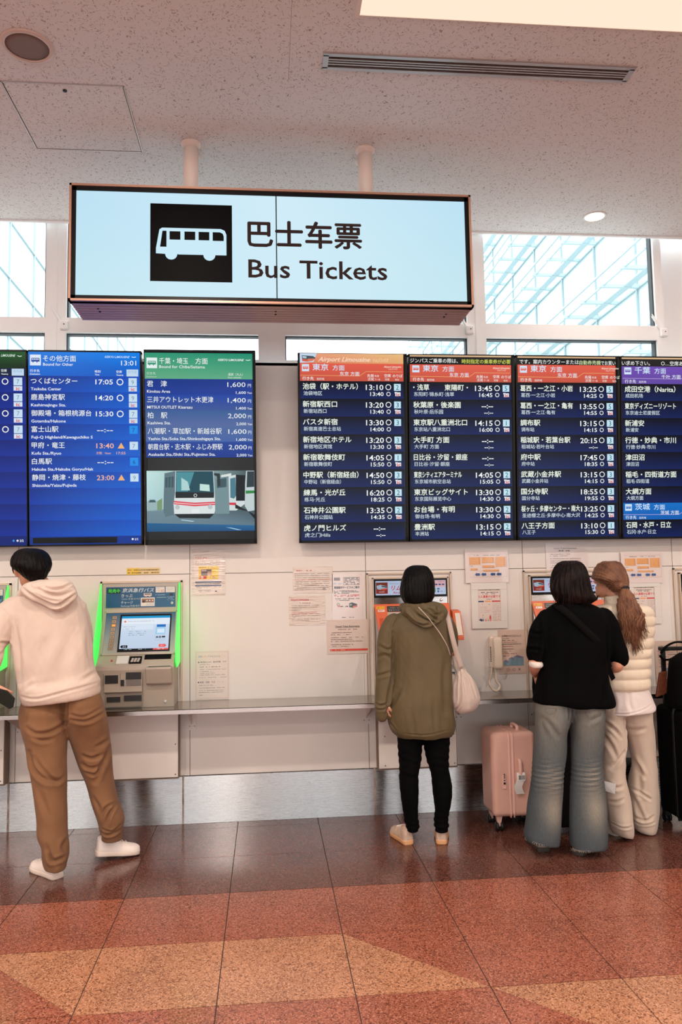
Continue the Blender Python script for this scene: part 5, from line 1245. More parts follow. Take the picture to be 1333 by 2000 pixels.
# ---------------------------------------------------------------- black suitcase in front of the woman in jeans
M_BSHELL = mat('black_suitcase_shell', (4,4,5), .6, spec=.2, bump=.2, bscale=300)
bx0, bx1 = P(1070, 1500, Y=4.75).x, P(1170, 1500, Y=4.75).x; bz1 = P(1110, 1400, Y=4.75).z
bk = thing('suitcase', ((bx0+bx1)/2, 4.86, 0), 'black suitcase standing mostly hidden in front of the legs of the woman in jeans', 'suitcase')
s = MB(); rounded_box(s, bx0, bx1, 4.74, 4.97, .045, bz1, .03, rib=(.03, .003)); s.build('shell', M_BSHELL, bk, True)
for x in (bx0+.05, bx1-.05):
    for y in (4.78, 4.93): s = MB(); wheel_pair(s, x, y); s.build('wheel', M_BLACK, bk, True)
s = MB()
for x in (bx0+.08, bx1-.08): s.tube([Vector((x, 4.93, bz1-.01)), Vector((x, 4.93, bz1+.03))], .008, 8)
s.tube([Vector((bx0+.08, 4.93, bz1+.03)), Vector((bx1-.08, 4.93, bz1+.03))], .011, 8); s.build('trolley_handle', M_BLACK, bk, True)
ta = P(1176, 1524, Y=4.60); tb = P(1204, 1531, Y=4.55); tc_ = P(1202, 1551, Y=4.55); td = P(1178, 1543, Y=4.60)
# paper tag sticking out between the two women, looped round the side handle of this suitcase
e0 = Vector((bx1, 4.74, ta.z-.02))
MB().tube(catmull([Vector((bx1-.01, 4.80, ta.z+.04)), Vector((bx1+.02, 4.80, ta.z+.02)), Vector((bx1+.02, 4.80, ta.z-.08)), Vector((bx1-.01, 4.80, ta.z-.10))], 5), .009, 8).build('side_handle', M_BLACK, bk, True)
tg = MB(); tg.prism([Vector((bx1+.012, 4.796, ta.z-.0)), ta+Vector((0,.0,0)), td, Vector((bx1+.012, 4.796, td.z))], (0, .001, 0)); tg.prism([ta, tb, tc_, td], (0, .001, 0)); tg.build('luggage_tag', M_TAG, bk)
ex = (tb-ta).normalized(); ey = (td-ta).normalized(); nn = ex.cross(ey).normalized(); nn = -nn if nn.y > 0 else nn
cv = Canvas(ta, ex, ey, nn); cv.ref = (0,0); cv.a0 = 0; cv.S = .001; cv.A = lambda x: x*.001; cv.B = lambda y: y*.001
cv.text('HND', 10, 30, 30, (30,30,34), 'l', .02, 22, l=2); scribble(cv, 36, 80, 16, 4, (90,90,94), l=2); scribble(cv, 40, 80, 30, 4, (90,90,94), l=2); scribble(cv, 40, 76, 44, 4, (90,90,94), l=2)
finish_canvas(cv, 'tag_print', M_PRINT, bk)

# ---------------------------------------------------------------- tall black suitcase with trolley handle and backpack, right edge
M_SOFT = mat('black_nylon', (4,4,5), .85, spec=.1, bump=.3, bscale=200)
tx0, ty0, ty1 = 2.505, 4.50, 4.97; tz1 = P(1300, 1374, Y=4.93).z; tz0 = .065
tsx1 = tx0+.46
bs = thing('suitcase', (tx0+.2, 4.73, 0), 'tall black suitcase with raised trolley handle at the right edge', 'suitcase')
s = MB(); rounded_box(s, tx0, tsx1, ty0, ty1, tz0, tz1, .04); s.build('shell', M_SOFT, bs, True)
s = MB(); rounded_box(s, tx0-.004, tsx1+.004, (ty0+ty1)/2-.012, (ty0+ty1)/2+.012, tz0-.004, tz1+.004, .008, rz=.036); s.build('zip_band', M_BLACK, bs, True)
hA = P(1285, 1265, Y=4.93); hx = hA.x; zz = hA.z
s = MB()
for x in (hx+.025, hx+.22): s.box(x-.012, x+.012, 4.90, 4.92, tz1-.02, zz+.002)
rounded_box(s, hx, hx+.245, 4.892, 4.93, zz-.018, zz+.006, .008); s.build('trolley_handle', M_BLACK, bs)
for x in (tx0+.035, tsx1-.04):
    for y in (ty0+.05, 4.935): s = MB(); wheel_pair(s, x, y, .028); s.box(x-.02, x+.02, y-.02, y+.02, .04, .085); s.build('wheel', M_BLACK, bs)
bp_ = thing('backpack', (tx0+.30, 4.75, tz1), 'black backpack with tan leather tag resting on the tall black suitcase', 'bag')
s = MB(); R = []
bt = P(1333, 1254, Y=4.80).z
for i in range(12):
    f = i/11; z = tz1+.006+(bt-tz1)*f; w = .17*(1-.25*f**2)*(math.sin(math.pi*min(1, (1.04-f)*1.1)/2) if f > .8 else 1); d = .13*(1-.3*f)*(1 if f < .85 else max(.2, (1-f)/.15))
    w = max(w, .02)
    R.append([Vector((tx0+.165+w*math.copysign(abs(math.cos(t_))**.7, math.cos(t_)), 4.74+d*math.copysign(abs(math.sin(t_))**.7, math.sin(t_)), z)) for t_ in [2*math.pi*k/24 for k in range(24)]])
s.rings(R); s.build('pack_body', M_SOFT, bp_, True)
hp = [P(x, y, Y=4.86) for x, y in ((1345,1256),(1322,1254),(1303,1262),(1292,1276))]
MB().tube(catmull([Vector(p) for p in hp], 6), .013, 8, flat=.5).build('carry_strap', M_SOFT, bp_, True)
hp = [P(x, y, Y=4.88) for x, y in ((1330,1276),(1312,1287),(1298,1288),(1290,1281))]
MB().tube(catmull([Vector(p) for p in hp], 6), .014, 8, flat=.5).build('lower_strap', M_SOFT, bp_, True)
M_TAN = mat('tan_leather', (150,84,56), .5, noise=.5, nscale=60, ncol=(110,56,36))
pa, pb2 = P(1288, 1312, Y=4.875), P(1306, 1356, Y=4.875)
s = MB().prism([P(1290,1314,Y=4.88), P(1305,1310,Y=4.88), P(1301,1356,Y=4.88), P(1283,1362,Y=4.88)], (0, .02, 0)); s.build('leather_pouch', M_TAN, bp_, bevel=.004)
s = MB().prism([P(1306,1314,Y=4.868), P(1312,1312,Y=4.868), P(1307,1354,Y=4.868), P(1300,1354,Y=4.868)], (0, .006, 0)); s.build('leather_strap', M_TAN, bp_, bevel=.002)
MB().lathe([(.004, -.003), (.004, .003)], P(1303, 1353, Y=4.862), 10, 'Y').build('metal_ring', M_SCREW, bp_, True)

# ================================================================ people
def proj(p):
    d = Vector(p)-Vector((0,0,CAMH)); z = d.dot(_f)
    return 666.5+FPX*d.dot(_r)/z, 1000-FPX*d.dot(_u)/z
def cspline(vals, n):
    """Catmull-Rom over a list of tuples"""
    out = []; m = len(vals)
    for i in range(m-1):
        a, b, c, d = [np.array(vals[j], float) for j in (max(i-1,0), i, i+1, min(i+2, m-1))]
        for k in range(n):
            t = k/n; out.append(.5*((2*b)+(c-a)*t+(2*a-5*b+4*c-d)*t*t+(3*b-a-3*c+d)*t**3))
    out.append(np.array(vals[-1], float)); return out
def loft_px(b, rows, n=30, sub=4, e=2.2, shrink=1.0, dy=0.0):
    """rows: (yL, xL, yR, xR, Y, half depth), read off the photograph at the figure's own distance"""
    R = []
    for (yl, xl, yr, xr, Y, ry) in cspline(rows, sub):
        L_ = P(xl, yl, Y=Y); Rr = P(xr, yr, Y=Y); c = (L_+Rr)/2; ax = (Rr-L_)/2*shrink; ry *= shrink
        R.append([c+ax*math.copysign(abs(math.cos(t))**(2/e), math.cos(t))+Vector((0, ry*math.copysign(abs(math.sin(t))**(2/e), math.sin(t))+dy, 0)) for t in [2*math.pi*k/n for k in range(n)]])
    b.rings(R)
def limb(b, pts, sub=5, n=16, flat=1.0):
    """pts: (x, y, z, r) world; rounded ends"""
    q = cspline(pts, sub); P_ = [Vector(v[:3]) for v in q]; r = [v[3] for v in q]
    t0 = (P_[0]-P_[1]).normalized(); t1 = (P_[-1]-P_[-2]).normalized()
    P2 = [P_[0]+t0*r[0]*.7, P_[0]+t0*r[0]*.4]+P_+[P_[-1]+t1*r[-1]*.4, P_[-1]+t1*r[-1]*.7]
    r2 = [r[0]*.45, r[0]*.82]+r+[r[-1]*.82, r[-1]*.45]
    b.tube(P2, r2, n, True, flat)
def px4(x, y, Y, r): v = P(x, y, Y=Y); return (v.x, v.y, v.z, r)
def remesh(b, name, m, parent, voxel=.007, smooth=4, disp=None, color=None):
    me = bpy.data.meshes.new(name); me.from_pydata(b.v, [], b.f)
    o = bpy.data.objects.new(name, me); COL.objects.link(o)
    r = o.modifiers.new('r', 'REMESH'); r.mode = 'VOXEL'; r.voxel_size = voxel; r.adaptivity = 0
    if smooth:
        s = o.modifiers.new('s', 'SMOOTH'); s.factor = .5; s.iterations = smooth
    bpy.context.view_layer.update(); dg = bpy.context.evaluated_depsgraph_get()
    m2 = bpy.data.meshes.new_from_object(o.evaluated_get(dg)); bpy.data.objects.remove(o); bpy.data.meshes.remove(me)
    m2.name = name
    n = len(m2.vertices); co = np.empty(n*3); m2.vertices.foreach_get('co', co); co = co.reshape(-1, 3)
    if disp is not None:
        no = np.empty(n*3); m2.vertices.foreach_get('normal', no); no = no.reshape(-1, 3)
        co = co + no*disp(co, no)[:, None]
        m2.vertices.foreach_set('co', co.ravel())
    if color is not None:
        c = color(co); at = m2.color_attributes.new('Col', 'FLOAT_COLOR', 'POINT'); at.data.foreach_set('color', np.concatenate([c, np.ones((n, 1))], 1).ravel())
    m2.polygons.foreach_set('use_smooth', [True]*len(m2.polygons)); m2.update()
    m2.materials.append(m)
    o = bpy.data.objects.new(name, m2); COL.objects.link(o)
    if parent is not None: o.parent = parent; o.matrix_parent_inverse = parent.matrix_world.inverted()
    return o
def vnoise(co, scale, seed=0.0):
    """cheap smooth noise: sum of rotated sines"""
    rs = np.random.RandomState(int(seed*10)+5); out = np.zeros(len(co))
    for _ in range(7):
        k = rs.normal(size=3)*scale; out += np.sin(co@k+rs.uniform(0, 6.28))
    return out/3.0
def creases(lines):
    """lines: (px polyline, Y, width m, depth m): folds pressed into the side facing the viewer"""
    segs = []
    for pts, Y, w, d in lines:
        q = [P(x, y, Y=Y) for x, y in pts]
        q = [Vector(v) for v in cspline([tuple(v) for v in q], 4)]
        segs.append((np.array([(v.x, v.z) for v in q]), w, d))
    def f(co, no):
        out = np.zeros(len(co)); xz = co[:, [0, 2]]; face = np.clip(-no[:, 1]*1.6+.2, 0, 1)
        for q, w, d in segs:
            best = np.full(len(co), 9.0); tt = np.zeros(len(co)); L = len(q)-1
            for i in range(L):
                a, b_ = q[i], q[i+1]; ab_ = b_-a; l2 = (ab_@ab_) or 1e-9
                t = np.clip(((xz-a)@ab_)/l2, 0, 1); dd = np.hypot(*(xz-a-t[:, None]*ab_).T)
                m = dd < best; best = np.where(m, dd, best); tt = np.where(m, (i+t)/L, tt)
            env = np.sin(np.pi*np.clip(tt, .04, .96))**.6
            out += face*env*d*1.35*(-np.exp(-(best/w)**2)+.55*np.exp(-((best-2.0*w)/(w*1.1))**2))
        return out
    return f
HEADROWS = [(-.116,.014,.074,.052),(-.108,.030,.086,.03),(-.095,.041,.089,.0),(-.078,.050,.089,-.03),(-.058,.057,.089,-.055),(-.030,.066,.090,-.080),(0,.072,.090,-.092),(.03,.075,.092,-.098),(.06,.072,.087,-.097),(.085,.062,.074,-.085),(.103,.045,.052,-.064),(.114,.020,.02,-.035)]
def head(b, c, yaw=0, pitch=0, s=1.0, tilt=0):
    M = Matrix.Translation(c) @ Matrix.Rotation(yaw, 4, 'Z') @ Matrix.Rotation(-pitch, 4, 'X') @ Matrix.Rotation(tilt, 4, 'Y') @ Matrix.Scale(s, 4)
    R = []
    for z, w, yf, yb in cspline(HEADROWS, 3):
        cy, ry = (yf+yb)/2, (yf-yb)/2
        R.append([M @ Vector((w*math.cos(t), cy+ry*math.sin(t), z)) for t in [2*math.pi*k/28 for k in range(28)]])
    b.rings(R)
    def T(pts, n=10, flat=1): b.tube([M @ Vector(p[:3]) for p in pts], [p[3]*s for p in pts], n, True, flat)
    T([(0,.084,.012,.006),(0,.096,-.006,.008),(0,.106,-.024,.012),(0,.100,-.034,.009)])            # nose
    T([(-.024,.088,-.056,.004),(0,.094,-.054,.007),(.024,.088,-.056,.004)]); T([(-.020,.087,-.064,.004),(0,.093,-.066,.007),(.020,.087,-.064,.004)])   # lips
    for sx in (-1, 1):
        T([(sx*.012,.088,.018,.004),(sx*.030,.088,.024,.006),(sx*.05,.074,.016,.004)])                # brow
        T([(sx*.070,-.006,.016,.006),(sx*.082,-.014,.022,.009),(sx*.087,-.020,.008,.010),(sx*.084,-.016,-.014,.009),(sx*.074,-.004,-.032,.007)])  # ear rim
        T([(sx*.070,-.004,.006,.007),(sx*.076,-.010,-.006,.009),(sx*.074,-.004,-.026,.008)])
    return M
def eyes(M, parent):
    for sx in (-1, 1):
        s = MB(); c = M @ Vector((sx*.031, .0765, -.002)); r = .0125*M.to_scale().x
        R = [[c+Vector((r*math.sin(a)*math.cos(t), r*math.sin(a)*math.sin(t), r*math.cos(a))) for t in [2*math.pi*k/14 for k in range(14)]] for a in [math.pi*(i+.5)/9 for i in range(9)]]
        s.rings(R); e = s.build('eye', mat('eye_white', (226,220,214), .2), parent, True)
        s = MB(); ci = M @ Vector((sx*.031, .0885, -.002)); q = M.to_3x3() @ Vector((0,1,0)); u_ = q.cross(Vector((0,0,1))).normalized(); v_ = u_.cross(q).normalized()
        s.rings([[ci+(u_*math.cos(t)+v_*math.sin(t))*.0052 for t in [2*math.pi*k/12 for k in range(12)]], [ci+q.normalized()*.001+(u_*math.cos(t)+v_*math.sin(t))*.004 for t in [2*math.pi*k/12 for k in range(12)]]]); s.build('iris', mat('iris_dark', (40,26,20), .2), e)
def hand(b, w, d, n, thumb, s=1.0, curl=.5):
    """w wrist, d along the hand, n out of the back of the hand, thumb +1/-1 side along d x n"""
    w, d, n = Vector(w), Vector(d).normalized(), Vector(n); n = (n-d*n.dot(d)).normalized(); a = d.cross(n).normalized()*thumb
    R = []
    for t, wd, th in ((-.012,.022,.017),(0,.024,.017),(.02,.031,.016),(.045,.038,.015),(.07,.040,.013),(.083,.038,.010)):
        R.append([w+d*t*s+a*wd*s*math.cos(q)+n*th*s*math.sin(q) for q in [2*math.pi*k/16 for k in range(16)]])
    b.rings(R)
    for i, (off, L) in enumerate(((.029,.068),(.0098,.078),(-.0098,.072),(-.029,.056))):
        p = w+d*.072*s+a*off*s; dirv = (d+a*off*2.2).normalized(); pts = [p]; rr = [.0092*s]
        for k, f in enumerate((.42,.32,.26)):
            ang = curl*(.55+.35*k)
            dirv = (dirv*math.cos(ang)-n*math.sin(ang)).normalized() if True else dirv
            nn_ = n
            pts.append(pts[-1]+dirv*L*f*s*1.05); rr.append((.0086-.0009*k)*s)
            n_ = (n*math.cos(ang)+dirv*0).normalized()
        pts.append(pts[-1]+dirv*.004*s); rr.append(.003*s)
        b.tube(pts, rr, 10)
    p = w+d*.018*s+a*.022*s; t1 = (d*.75+a*.62-n*.25).normalized(); t2 = (d*.9+a*.15-n*.4*curl*2).normalized()
    b.tube([p, p+t1*.036*s, p+t1*.036*s+t2*.03*s, p+t1*.036*s+t2*.052*s, p+t1*.036*s+t2*.056*s], [.013*s, .0115*s, .0098*s, .0075*s, .003*s], 10)
M_SKIN = mat('skin', (214,156,128), .5, bump=.1, bscale=300)
M_SKIN.node_tree.nodes['Principled BSDF'].inputs['Subsurface Weight'].default_value = .12
M_SKIN.node_tree.nodes['Principled BSDF'].inputs['Subsurface Scale'].default_value = .01
def hairmat(name, c1, c2):
    m = mat(name, c1, .42, noise=1, nscale=14, ncol=c2, bump=.8, bscale=70, bstretch=(1,1,.07), spec=.12 if sum(c1) < 120 else .3, detail=2)
    return m
M_HAIRK = hairmat('black_hair', (7,6,6), (13,10,9)); M_HAIRD = hairmat('dark_brown_hair', (30,17,13), (14,9,8)); M_HAIRB = hairmat('light_brown_hair', (134,92,66), (100,64,46))
def grooves(cx, cy, amp=.002, fr=26, seed=1):
    def f(co, no):
        a = np.arctan2(co[:,1]-cy, co[:,0]-cx)
        return amp*(np.sin(a*fr+3*np.sin(co[:,2]*14+seed)+seed)+.7*np.sin(a*fr*1.9+2*np.sin(co[:,2]*22)+seed*2)+.5*np.sin(a*fr*3.1+seed))
    return f
def strands(b, roots, r0=.0011, n=4):
    for pts in roots: b.tube(pts, [r0*(1-.7*i/(len(pts)-1)) for i in range(len(pts))], n)
def shoe(name_parent, heel, toe, lift, h, up, sole, laces=True, wide=.047, top=.085, toe_lift=0.0, gum=None):
    """heel, toe: ground points (x, y) ; lift: height of the heel"""
    hv = Vector((heel[0], heel[1], lift)); tv = Vector((toe[0], toe[1], toe_lift)); d = tv-hv; L_ = d.length; d.normalize(); a = d.cross(Vector((0,0,1))).normalized(); n = a.cross(d).normalized()
    prof = [(0,.30,.80),(.012,.52,.93),(.04,.68,1),(.12,.78,1),(.25,.78,.95),(.4,.82,.78),(.55,.94,.62),(.7,1.0,.50),(.82,.96,.44),(.92,.76,.38),(.98,.45,.28),(1.0,.2,.2)]
    S = []
    for t, w, _ in cspline([(p[0], p[1], p[2]) for p in prof], 3): S.append((t, w, _))
    b = MB(); R = []
    for zz, k in ((0,.94),(.006,1.0),(.022,1.02),(.026,.97)):
        ring = [hv+d*(L_*t)+a*(wide*w*k)+n*zz for t, w, _ in S]+[hv+d*(L_*t)-a*(wide*w*k)+n*zz for t, w, _ in reversed(S)]
        R.append(ring)
    b.rings(R)
    u = MB(); R = []
    for t, w, hh in S:
        W_, H_ = wide*w*.97, top*hh*.9
        c = hv+d*(L_*(.01+.98*t))+n*.02
        R.append([c+a*(W_*math.copysign(abs(math.cos(q))**.75, math.cos(q)))+n*(H_*math.sin(q) if math.sin(q) > 0 else .004*math.sin(q)) for q in [2*math.pi*k/20 for k in range(20)]])
    u.rings(R)
    o = u.build('shoe', up, name_parent, True); sl = b.build('sole', sole, o, True)
    s = MB(); c = hv+d*L_*.14+n*(top*.86); R = []
    for zz, k in ((.0,1),(.012,1.02),(.016,.97),(.012,.86),(-.004,.8)):
        R.append([c+d*(.034*k*math.cos(q))+a*(.028*k*math.sin(q))+n*zz for q in [2*math.pi*k2/18 for k2 in range(18)]])
    s.rings(R, False); s.build('shoe_collar', up, o, True)
    if laces:
        s = MB()
        for i in range(4):
            t = .40+.085*i; hh = np.interp(t, [p[0] for p in prof], [p[2] for p in prof])*top*.9+.020; w = wide*.55
            c = hv+d*(L_*t)
            s.tube([c-a*w+n*(hh*.80), c-a*w*.4+n*(hh+.003), c+a*w*.4+n*(hh+.003), c+a*w+n*(hh*.80)], .0032, 6)
        s.build('shoelace', mat('pale_lace', (226,214,204), .7), o, True)
    return o
def cloth(name, c, rough=.85, bsc=500, bs=.25, noise=.35, ncol=None, sheen=.2, spec=.25):
    return mat(name, c, rough, noise=noise, nscale=9, ncol=ncol or tuple(int(v*.86) for v in c), bump=bs, bscale=bsc, sheen=sheen, spec=spec)
def addf(*fs):
    def f(co, no):
        r = 0
        for g_ in fs: r = r+g_(co, no)
        return r
    return f
def wr(amp, scale, seed=0, sz=(1,1,1)): return lambda co, no: amp*vnoise(co*np.array(sz), scale, seed)
def person(x, y, label): return thing('person', (x, y, 0), label, 'person')
def body_of(root, torso, legs, arms, hands, hd, neck):
    b = MB()
    loft_px(b, torso, shrink=.72); 
    for rows in legs: loft_px(b, rows, shrink=.55, n=20)
    for a in arms: limb(b, a)
    for h in hands: hand(b, *h[0], **h[1])
    limb(b, neck); M = head(b, *hd[0], **hd[1])
    o = remesh(b, 'body', M_SKIN, root, .0052, 2); eyes(M, root)
    return M

# ---------------------------------------------------------------- man in the cream hoodie
YM = 4.60
man = person(-1.12, 4.6, 'man in a cream hoodie and brown trousers leaning left, holding a dark phone')
torso = [(1150,62,1150,126,4.60,.075),(1160,38,1158,146,4.60,.10),(1176,18,1172,157,4.60,.12),(1205,17,1200,169,4.60,.132),(1235,20,1228,175,4.60,.136),(1268,25,1260,180,4.60,.137),(1300,29,1291,182,4.60,.138),(1328,34,1314,188,4.61,.142),(1346,37,1328,195,4.61,.160),(1357,39,1338,195,4.61,.160),(1368,41,1349,196,4.61,.162),(1377,46,1356,194,4.61,.152)]
legL = [(1362,46,1358,126,4.61,.085),(1376,41,1372,130,4.61,.108),(1390,37.5,1390,131,4.60,.122),(1403,37,1403,130,4.60,.128),(1420,40,1420,130,4.59,.125),(1439,45,1442,130,4.58,.115),(1477,55,1477,130,4.57,.11),(1522,63,1520,130,4.55,.10),(1560,69,1560,130,4.53,.095),(1600,73,1600,131,4.51,.095),(1630,74,1632,132,4.495,.095),(1653,82,1652,134,4.485,.085),(1672,82,1672,134,4.48,.082),(1686,84,1686,131,4.475,.078),(1696,88,1698,129,4.47,.070)]
legR = [(1350,124,1346,188,4.61,.085),(1362,125,1358,196,4.61,.108),(1376,128,1372,201,4.61,.124),(1400,130,1395,207,4.62,.128),(1423,131,1422,212,4.64,.12),(1443,137,1442,215,4.66,.112),(1466,144,1466,217,4.68,.108),(1495,155,1495,219,4.70,.105),(1522,166,1522,222,4.71,.10),(1569,180,1567,233,4.71,.10),(1599,190,1596,243,4.70,.10),(1619,195,1618,240,4.70,.09),(1629,199,1629,239,4.70,.085),(1639,199,1640,238,4.70,.080)]
armL = [px4(28,1190,4.59,.060),px4(8,1222,4.57,.055),px4(-10,1262,4.54,.046),px4(-20,1292,4.52,.040),px4(-24,1318,4.50,.032),px4(-22,1340,4.48,.026)]
armR = [px4(146,1186,4.62,.055),px4(158,1235,4.68,.048),px4(160,1268,4.74,.040),px4(140,1280,4.86,.032),px4(124,1270,4.96,.026)]
dph = (P(14,1360,Y=4.44)-P(-22,1340,Y=4.48))
hands_ = [((P(-22,1342,Y=4.47), (.9,-.12,-.5), (-.3,-.9,.35), 1), dict(s=1.0, curl=.55)), ((P(124,1270,Y=4.96), (-.5,.8,.1), (0,0,1), 1), dict(s=1.0, curl=.3))]
Mh = body_of(man, torso, [legL, legR], [armL, armR], hands_, ((P(61,1114,Y=4.57),), dict(yaw=math.radians(24), pitch=math.radians(-8), s=1.0)), [px4(88,1160,4.60,.062),px4(74,1140,4.585,.060),px4(68,1126,4.575,.060)])
M_HOOD = cloth('cream_fleece', (224,204,188), .9, 700, .3, .3, (212,192,176))
b = MB(); loft_px(b, torso)
limb(b, [px4(34,1188,4.59,.082),px4(10,1212,4.57,.086),px4(-8,1244,4.55,.080),px4(-16,1262,4.535,.068)])
limb(b, [px4(-13,1262,4.53,.060),px4(-16,1288,4.515,.058),px4(-22,1308,4.50,.050),px4(-26,1330,4.49,.038)])
limb(b, [px4(142,1188,4.62,.075),px4(156,1235,4.68,.070),px4(158,1270,4.74,.060),px4(140,1282,4.85,.048),px4(128,1274,4.93,.040)])
b2 = MB()
cr_ = creases([([(40,1361),(75,1363),(130,1349),(192,1335)], 4.5, .006, .006), ([(2,1189),(14,1200),(22,1224),(24,1250)], 4.5, .006, .004), ([(30,1215),(34,1250),(38,1300),(36,1335)], 4.5, .016, .007),
     ([(100,1240),(80,1280),(66,1330)], 4.47, .03, .006), ([(140,1230),(122,1290),(112,1340)], 4.47, .035, .006), ([(168,1235),(170,1270),(178,1300)], 4.5, .014, .007), ([(60,1345),(90,1340),(130,1330)], 4.47, .02, .004),
     ([(186,1312),(172,1322),(160,1328)], 4.5, .01, .006), ([(0,1256),(10,1258),(16,1264)], 4.48, .008, .010), ([(0,1280),(5,1274),(9,1276)], 4.48, .008, .008), ([(44,1350),(58,1340),(70,1336)], 4.47, .01, .004)])
remesh(b, 'hoodie', M_HOOD, man, .0065, 5, addf(cr_, wr(.0022, 22, 1), wr(.0008, 70, 2)))
b = MB(); loft_px(b, [(1133,74,1131,128,4.505,.045),(1139,50,1137,141,4.495,.068),(1150,38,1148,148,4.488,.078),(1162,42,1160,151,4.482,.078),(1175,70,1171,147,4.478,.066),(1185,94,1183,136,4.475,.050),(1193,108,1193,124,4.472,.026)], e=2.0)
nk = P(84,1156,Y=4.60)
b.tube([nk+Vector((.105*math.cos(t), .10*math.sin(t)-.01, -.022*math.sin(t)+.016*math.cos(t))) for t in [math.pi*2*k/20 for k in range(21)]], .030, 12)
remesh(b, 'hood', M_HOOD, man, .0055, 4, addf(creases([([(44,1150),(70,1166),(98,1180),(116,1182),(134,1170),(148,1158)], 4.43, .007, .012), ([(70,1146),(92,1158),(116,1164),(140,1156)], 4.43, .008, .011), ([(86,1147),(104,1151),(122,1149),(136,1140)], 4.43, .006, .012), ([(58,1142),(66,1150),(80,1152)], 4.43, .007, .008), ([(117,1165),(117,1178),(115,1190)], 4.42, .004, .003)]), wr(.003, 40, 3)))
M_BROWN = cloth('brown_cotton_trousers', (134,96,66), .8, 900, .2, .5, (114,80,54), sheen=.1)
b = MB(); loft_px(b, legL, e=2.1); loft_px(b, legR, e=2.1)
remesh(b, 'trousers', M_BROWN, man, .0062, 4, addf(creases([([(54,1422),(72,1432),(100,1430),(124,1416)], 4.48, .010, .010), ([(62,1436),(80,1444),(100,1444)], 4.48, .010, .007), ([(56,1470),(66,1498),(88,1518),(112,1528)], 4.48, .012, .012), ([(66,1480),(80,1500),(108,1526),(122,1520)], 4.46, .010, .009), ([(74,1540),(88,1570),(100,1596)], 4.45, .014, .006),
    ([(98,1670),(104,1680),(126,1676)], 4.41, .009, .011), ([(92,1650),(100,1672),(112,1690)], 4.41, .010, .007), ([(130,1640),(122,1655),(128,1672)], 4.41, .010, .008), ([(129,1380),(129,1400),(129,1420)], 4.48, .006, .010), ([(140,1406),(170,1408),(200,1396)], 4.5, .010, .008), ([(135,1395),(165,1400),(196,1386)], 4.5, .008, .006), ([(162,1476),(180,1482),(200,1474)], 4.58, .009, .009), ([(158,1494),(176,1502),(196,1496)], 4.58, .009, .009), ([(168,1510),(184,1514),(194,1502)], 4.58, .008, .008),
    ([(213,1462),(200,1490),(184,1530)], 4.58, .011, .010), ([(216,1440),(205,1452),(188,1460)], 4.56, .010, .007), ([(196,1600),(206,1580),(220,1574)], 4.6, .008, .008), ([(206,1612),(214,1590),(224,1576)], 4.6, .008, .008), ([(196,1629),(214,1632),(236,1624)], 4.6, .007, .013), ([(200,1622),(218,1626),(234,1616)], 4.6, .006, .008), ([(180,1560),(190,1575),(196,1590)], 4.6, .010, .006)]), wr(.0022, 24, 4)))
b = MB(); loft_px(b, [(1071.5,50,1071.5,72,4.575,.05),(1074,40,1074,82,4.575,.08),(1080,31,1080,91,4.575,.105),(1090,24.5,1090,97.5,4.57,.118),(1101,22.5,1101,100,4.56,.122),(1108,25,1108,99,4.545,.108),(1114,32,1114,97,4.53,.088),(1120,40,1120,93,4.525,.074),(1126,46,1127,90,4.525,.064),(1132,54,1133,83,4.530,.052),(1137,62,1137,76,4.535,.035)], e=2.1)
limb(b, [px4(27,1108,4.56,.012),px4(27.5,1116,4.56,.008),px4(28.5,1121,4.56,.004)], n=8)
remesh(b, 'hair', M_HAIRK, man, .005, 2, grooves(P(62,1110,Y=4.56).x, 4.56, .0012, 30, 2))
M_SHOEW = mat('white_leather_shoe', (248,236,226), .4); M_SOLEW = mat('off_white_sole', (234,218,204), .5)
hL, tL = P(123,1723,Z=0), P(66,1711,Z=0)
shoe(man, (hL.x-.035, hL.y+.05), (hL.x-.215, hL.y+.235), .0, 0, M_SHOEW, M_SOLEW, wide=.052, top=.098)
hR = P(196,1672,Z=.035)
shoe(man, (hR.x-.03, 4.705), (hR.x+.20, 4.81), .038, 0, M_SHOEW, M_SOLEW, wide=.050, top=.098, toe_lift=.006)
# phone in his left hand
pc_ = [P(x, y, Y=Y) for x, y, Y in ((-8,1343,4.46),(13,1349,4.42),(28,1364,4.40),(24,1382,4.41),(18,1385,4.42),(0,1374,4.45),(-14,1362,4.47))]
ph_ = thing('mobile_phone', pc_[0], 'dark green-black mobile phone in the hand of the man in the hoodie', 'phone')
MB().prism(pc_, (.003, .008, .0)).build('phone_case', mat('dark_green_case', (14,24,20), .5), ph_, bevel=.002)

# ---------------------------------------------------------------- woman in the olive coat
ol = person(.9, 4.74, 'woman with black bob in a long olive hooded coat and black trousers, seen from behind')
YO = 4.74
torso = [(1190,798,1190,858,4.74,.07),(1198,780,1197,872,4.74,.095),(1208,768,1206,882,4.74,.112),(1225,762,1224,885,4.74,.124),(1250,767,1250,881,4.74,.13),(1290,769,1290,880,4.74,.133),(1324,767,1324,880,4.74,.138),(1360,760,1360,883,4.74,.146),(1396,757,1394,886,4.74,.152),(1416,759,1412,888.5,4.74,.152),(1430,765,1426,887,4.74,.146),(1439,776,1436,881,4.74,.134)]
legL = [(1410,774,1410,826,4.74,.09),(1444,776,1444,825.5,4.74,.09),(1466,778,1466,824,4.735,.085),(1487,780,1486,822,4.73,.080),(1505,781,1506,818,4.72,.070),(1516,780,1516,817,4.72,.066),(1535,781,1535,818,4.715,.07),(1555,784,1555,818,4.715,.068),(1580,788,1580,817,4.72,.058),(1604,791,1600,818,4.725,.050),(1612,793,1610,820,4.725,.05),(1624,796,1622,818,4.725,.045)]
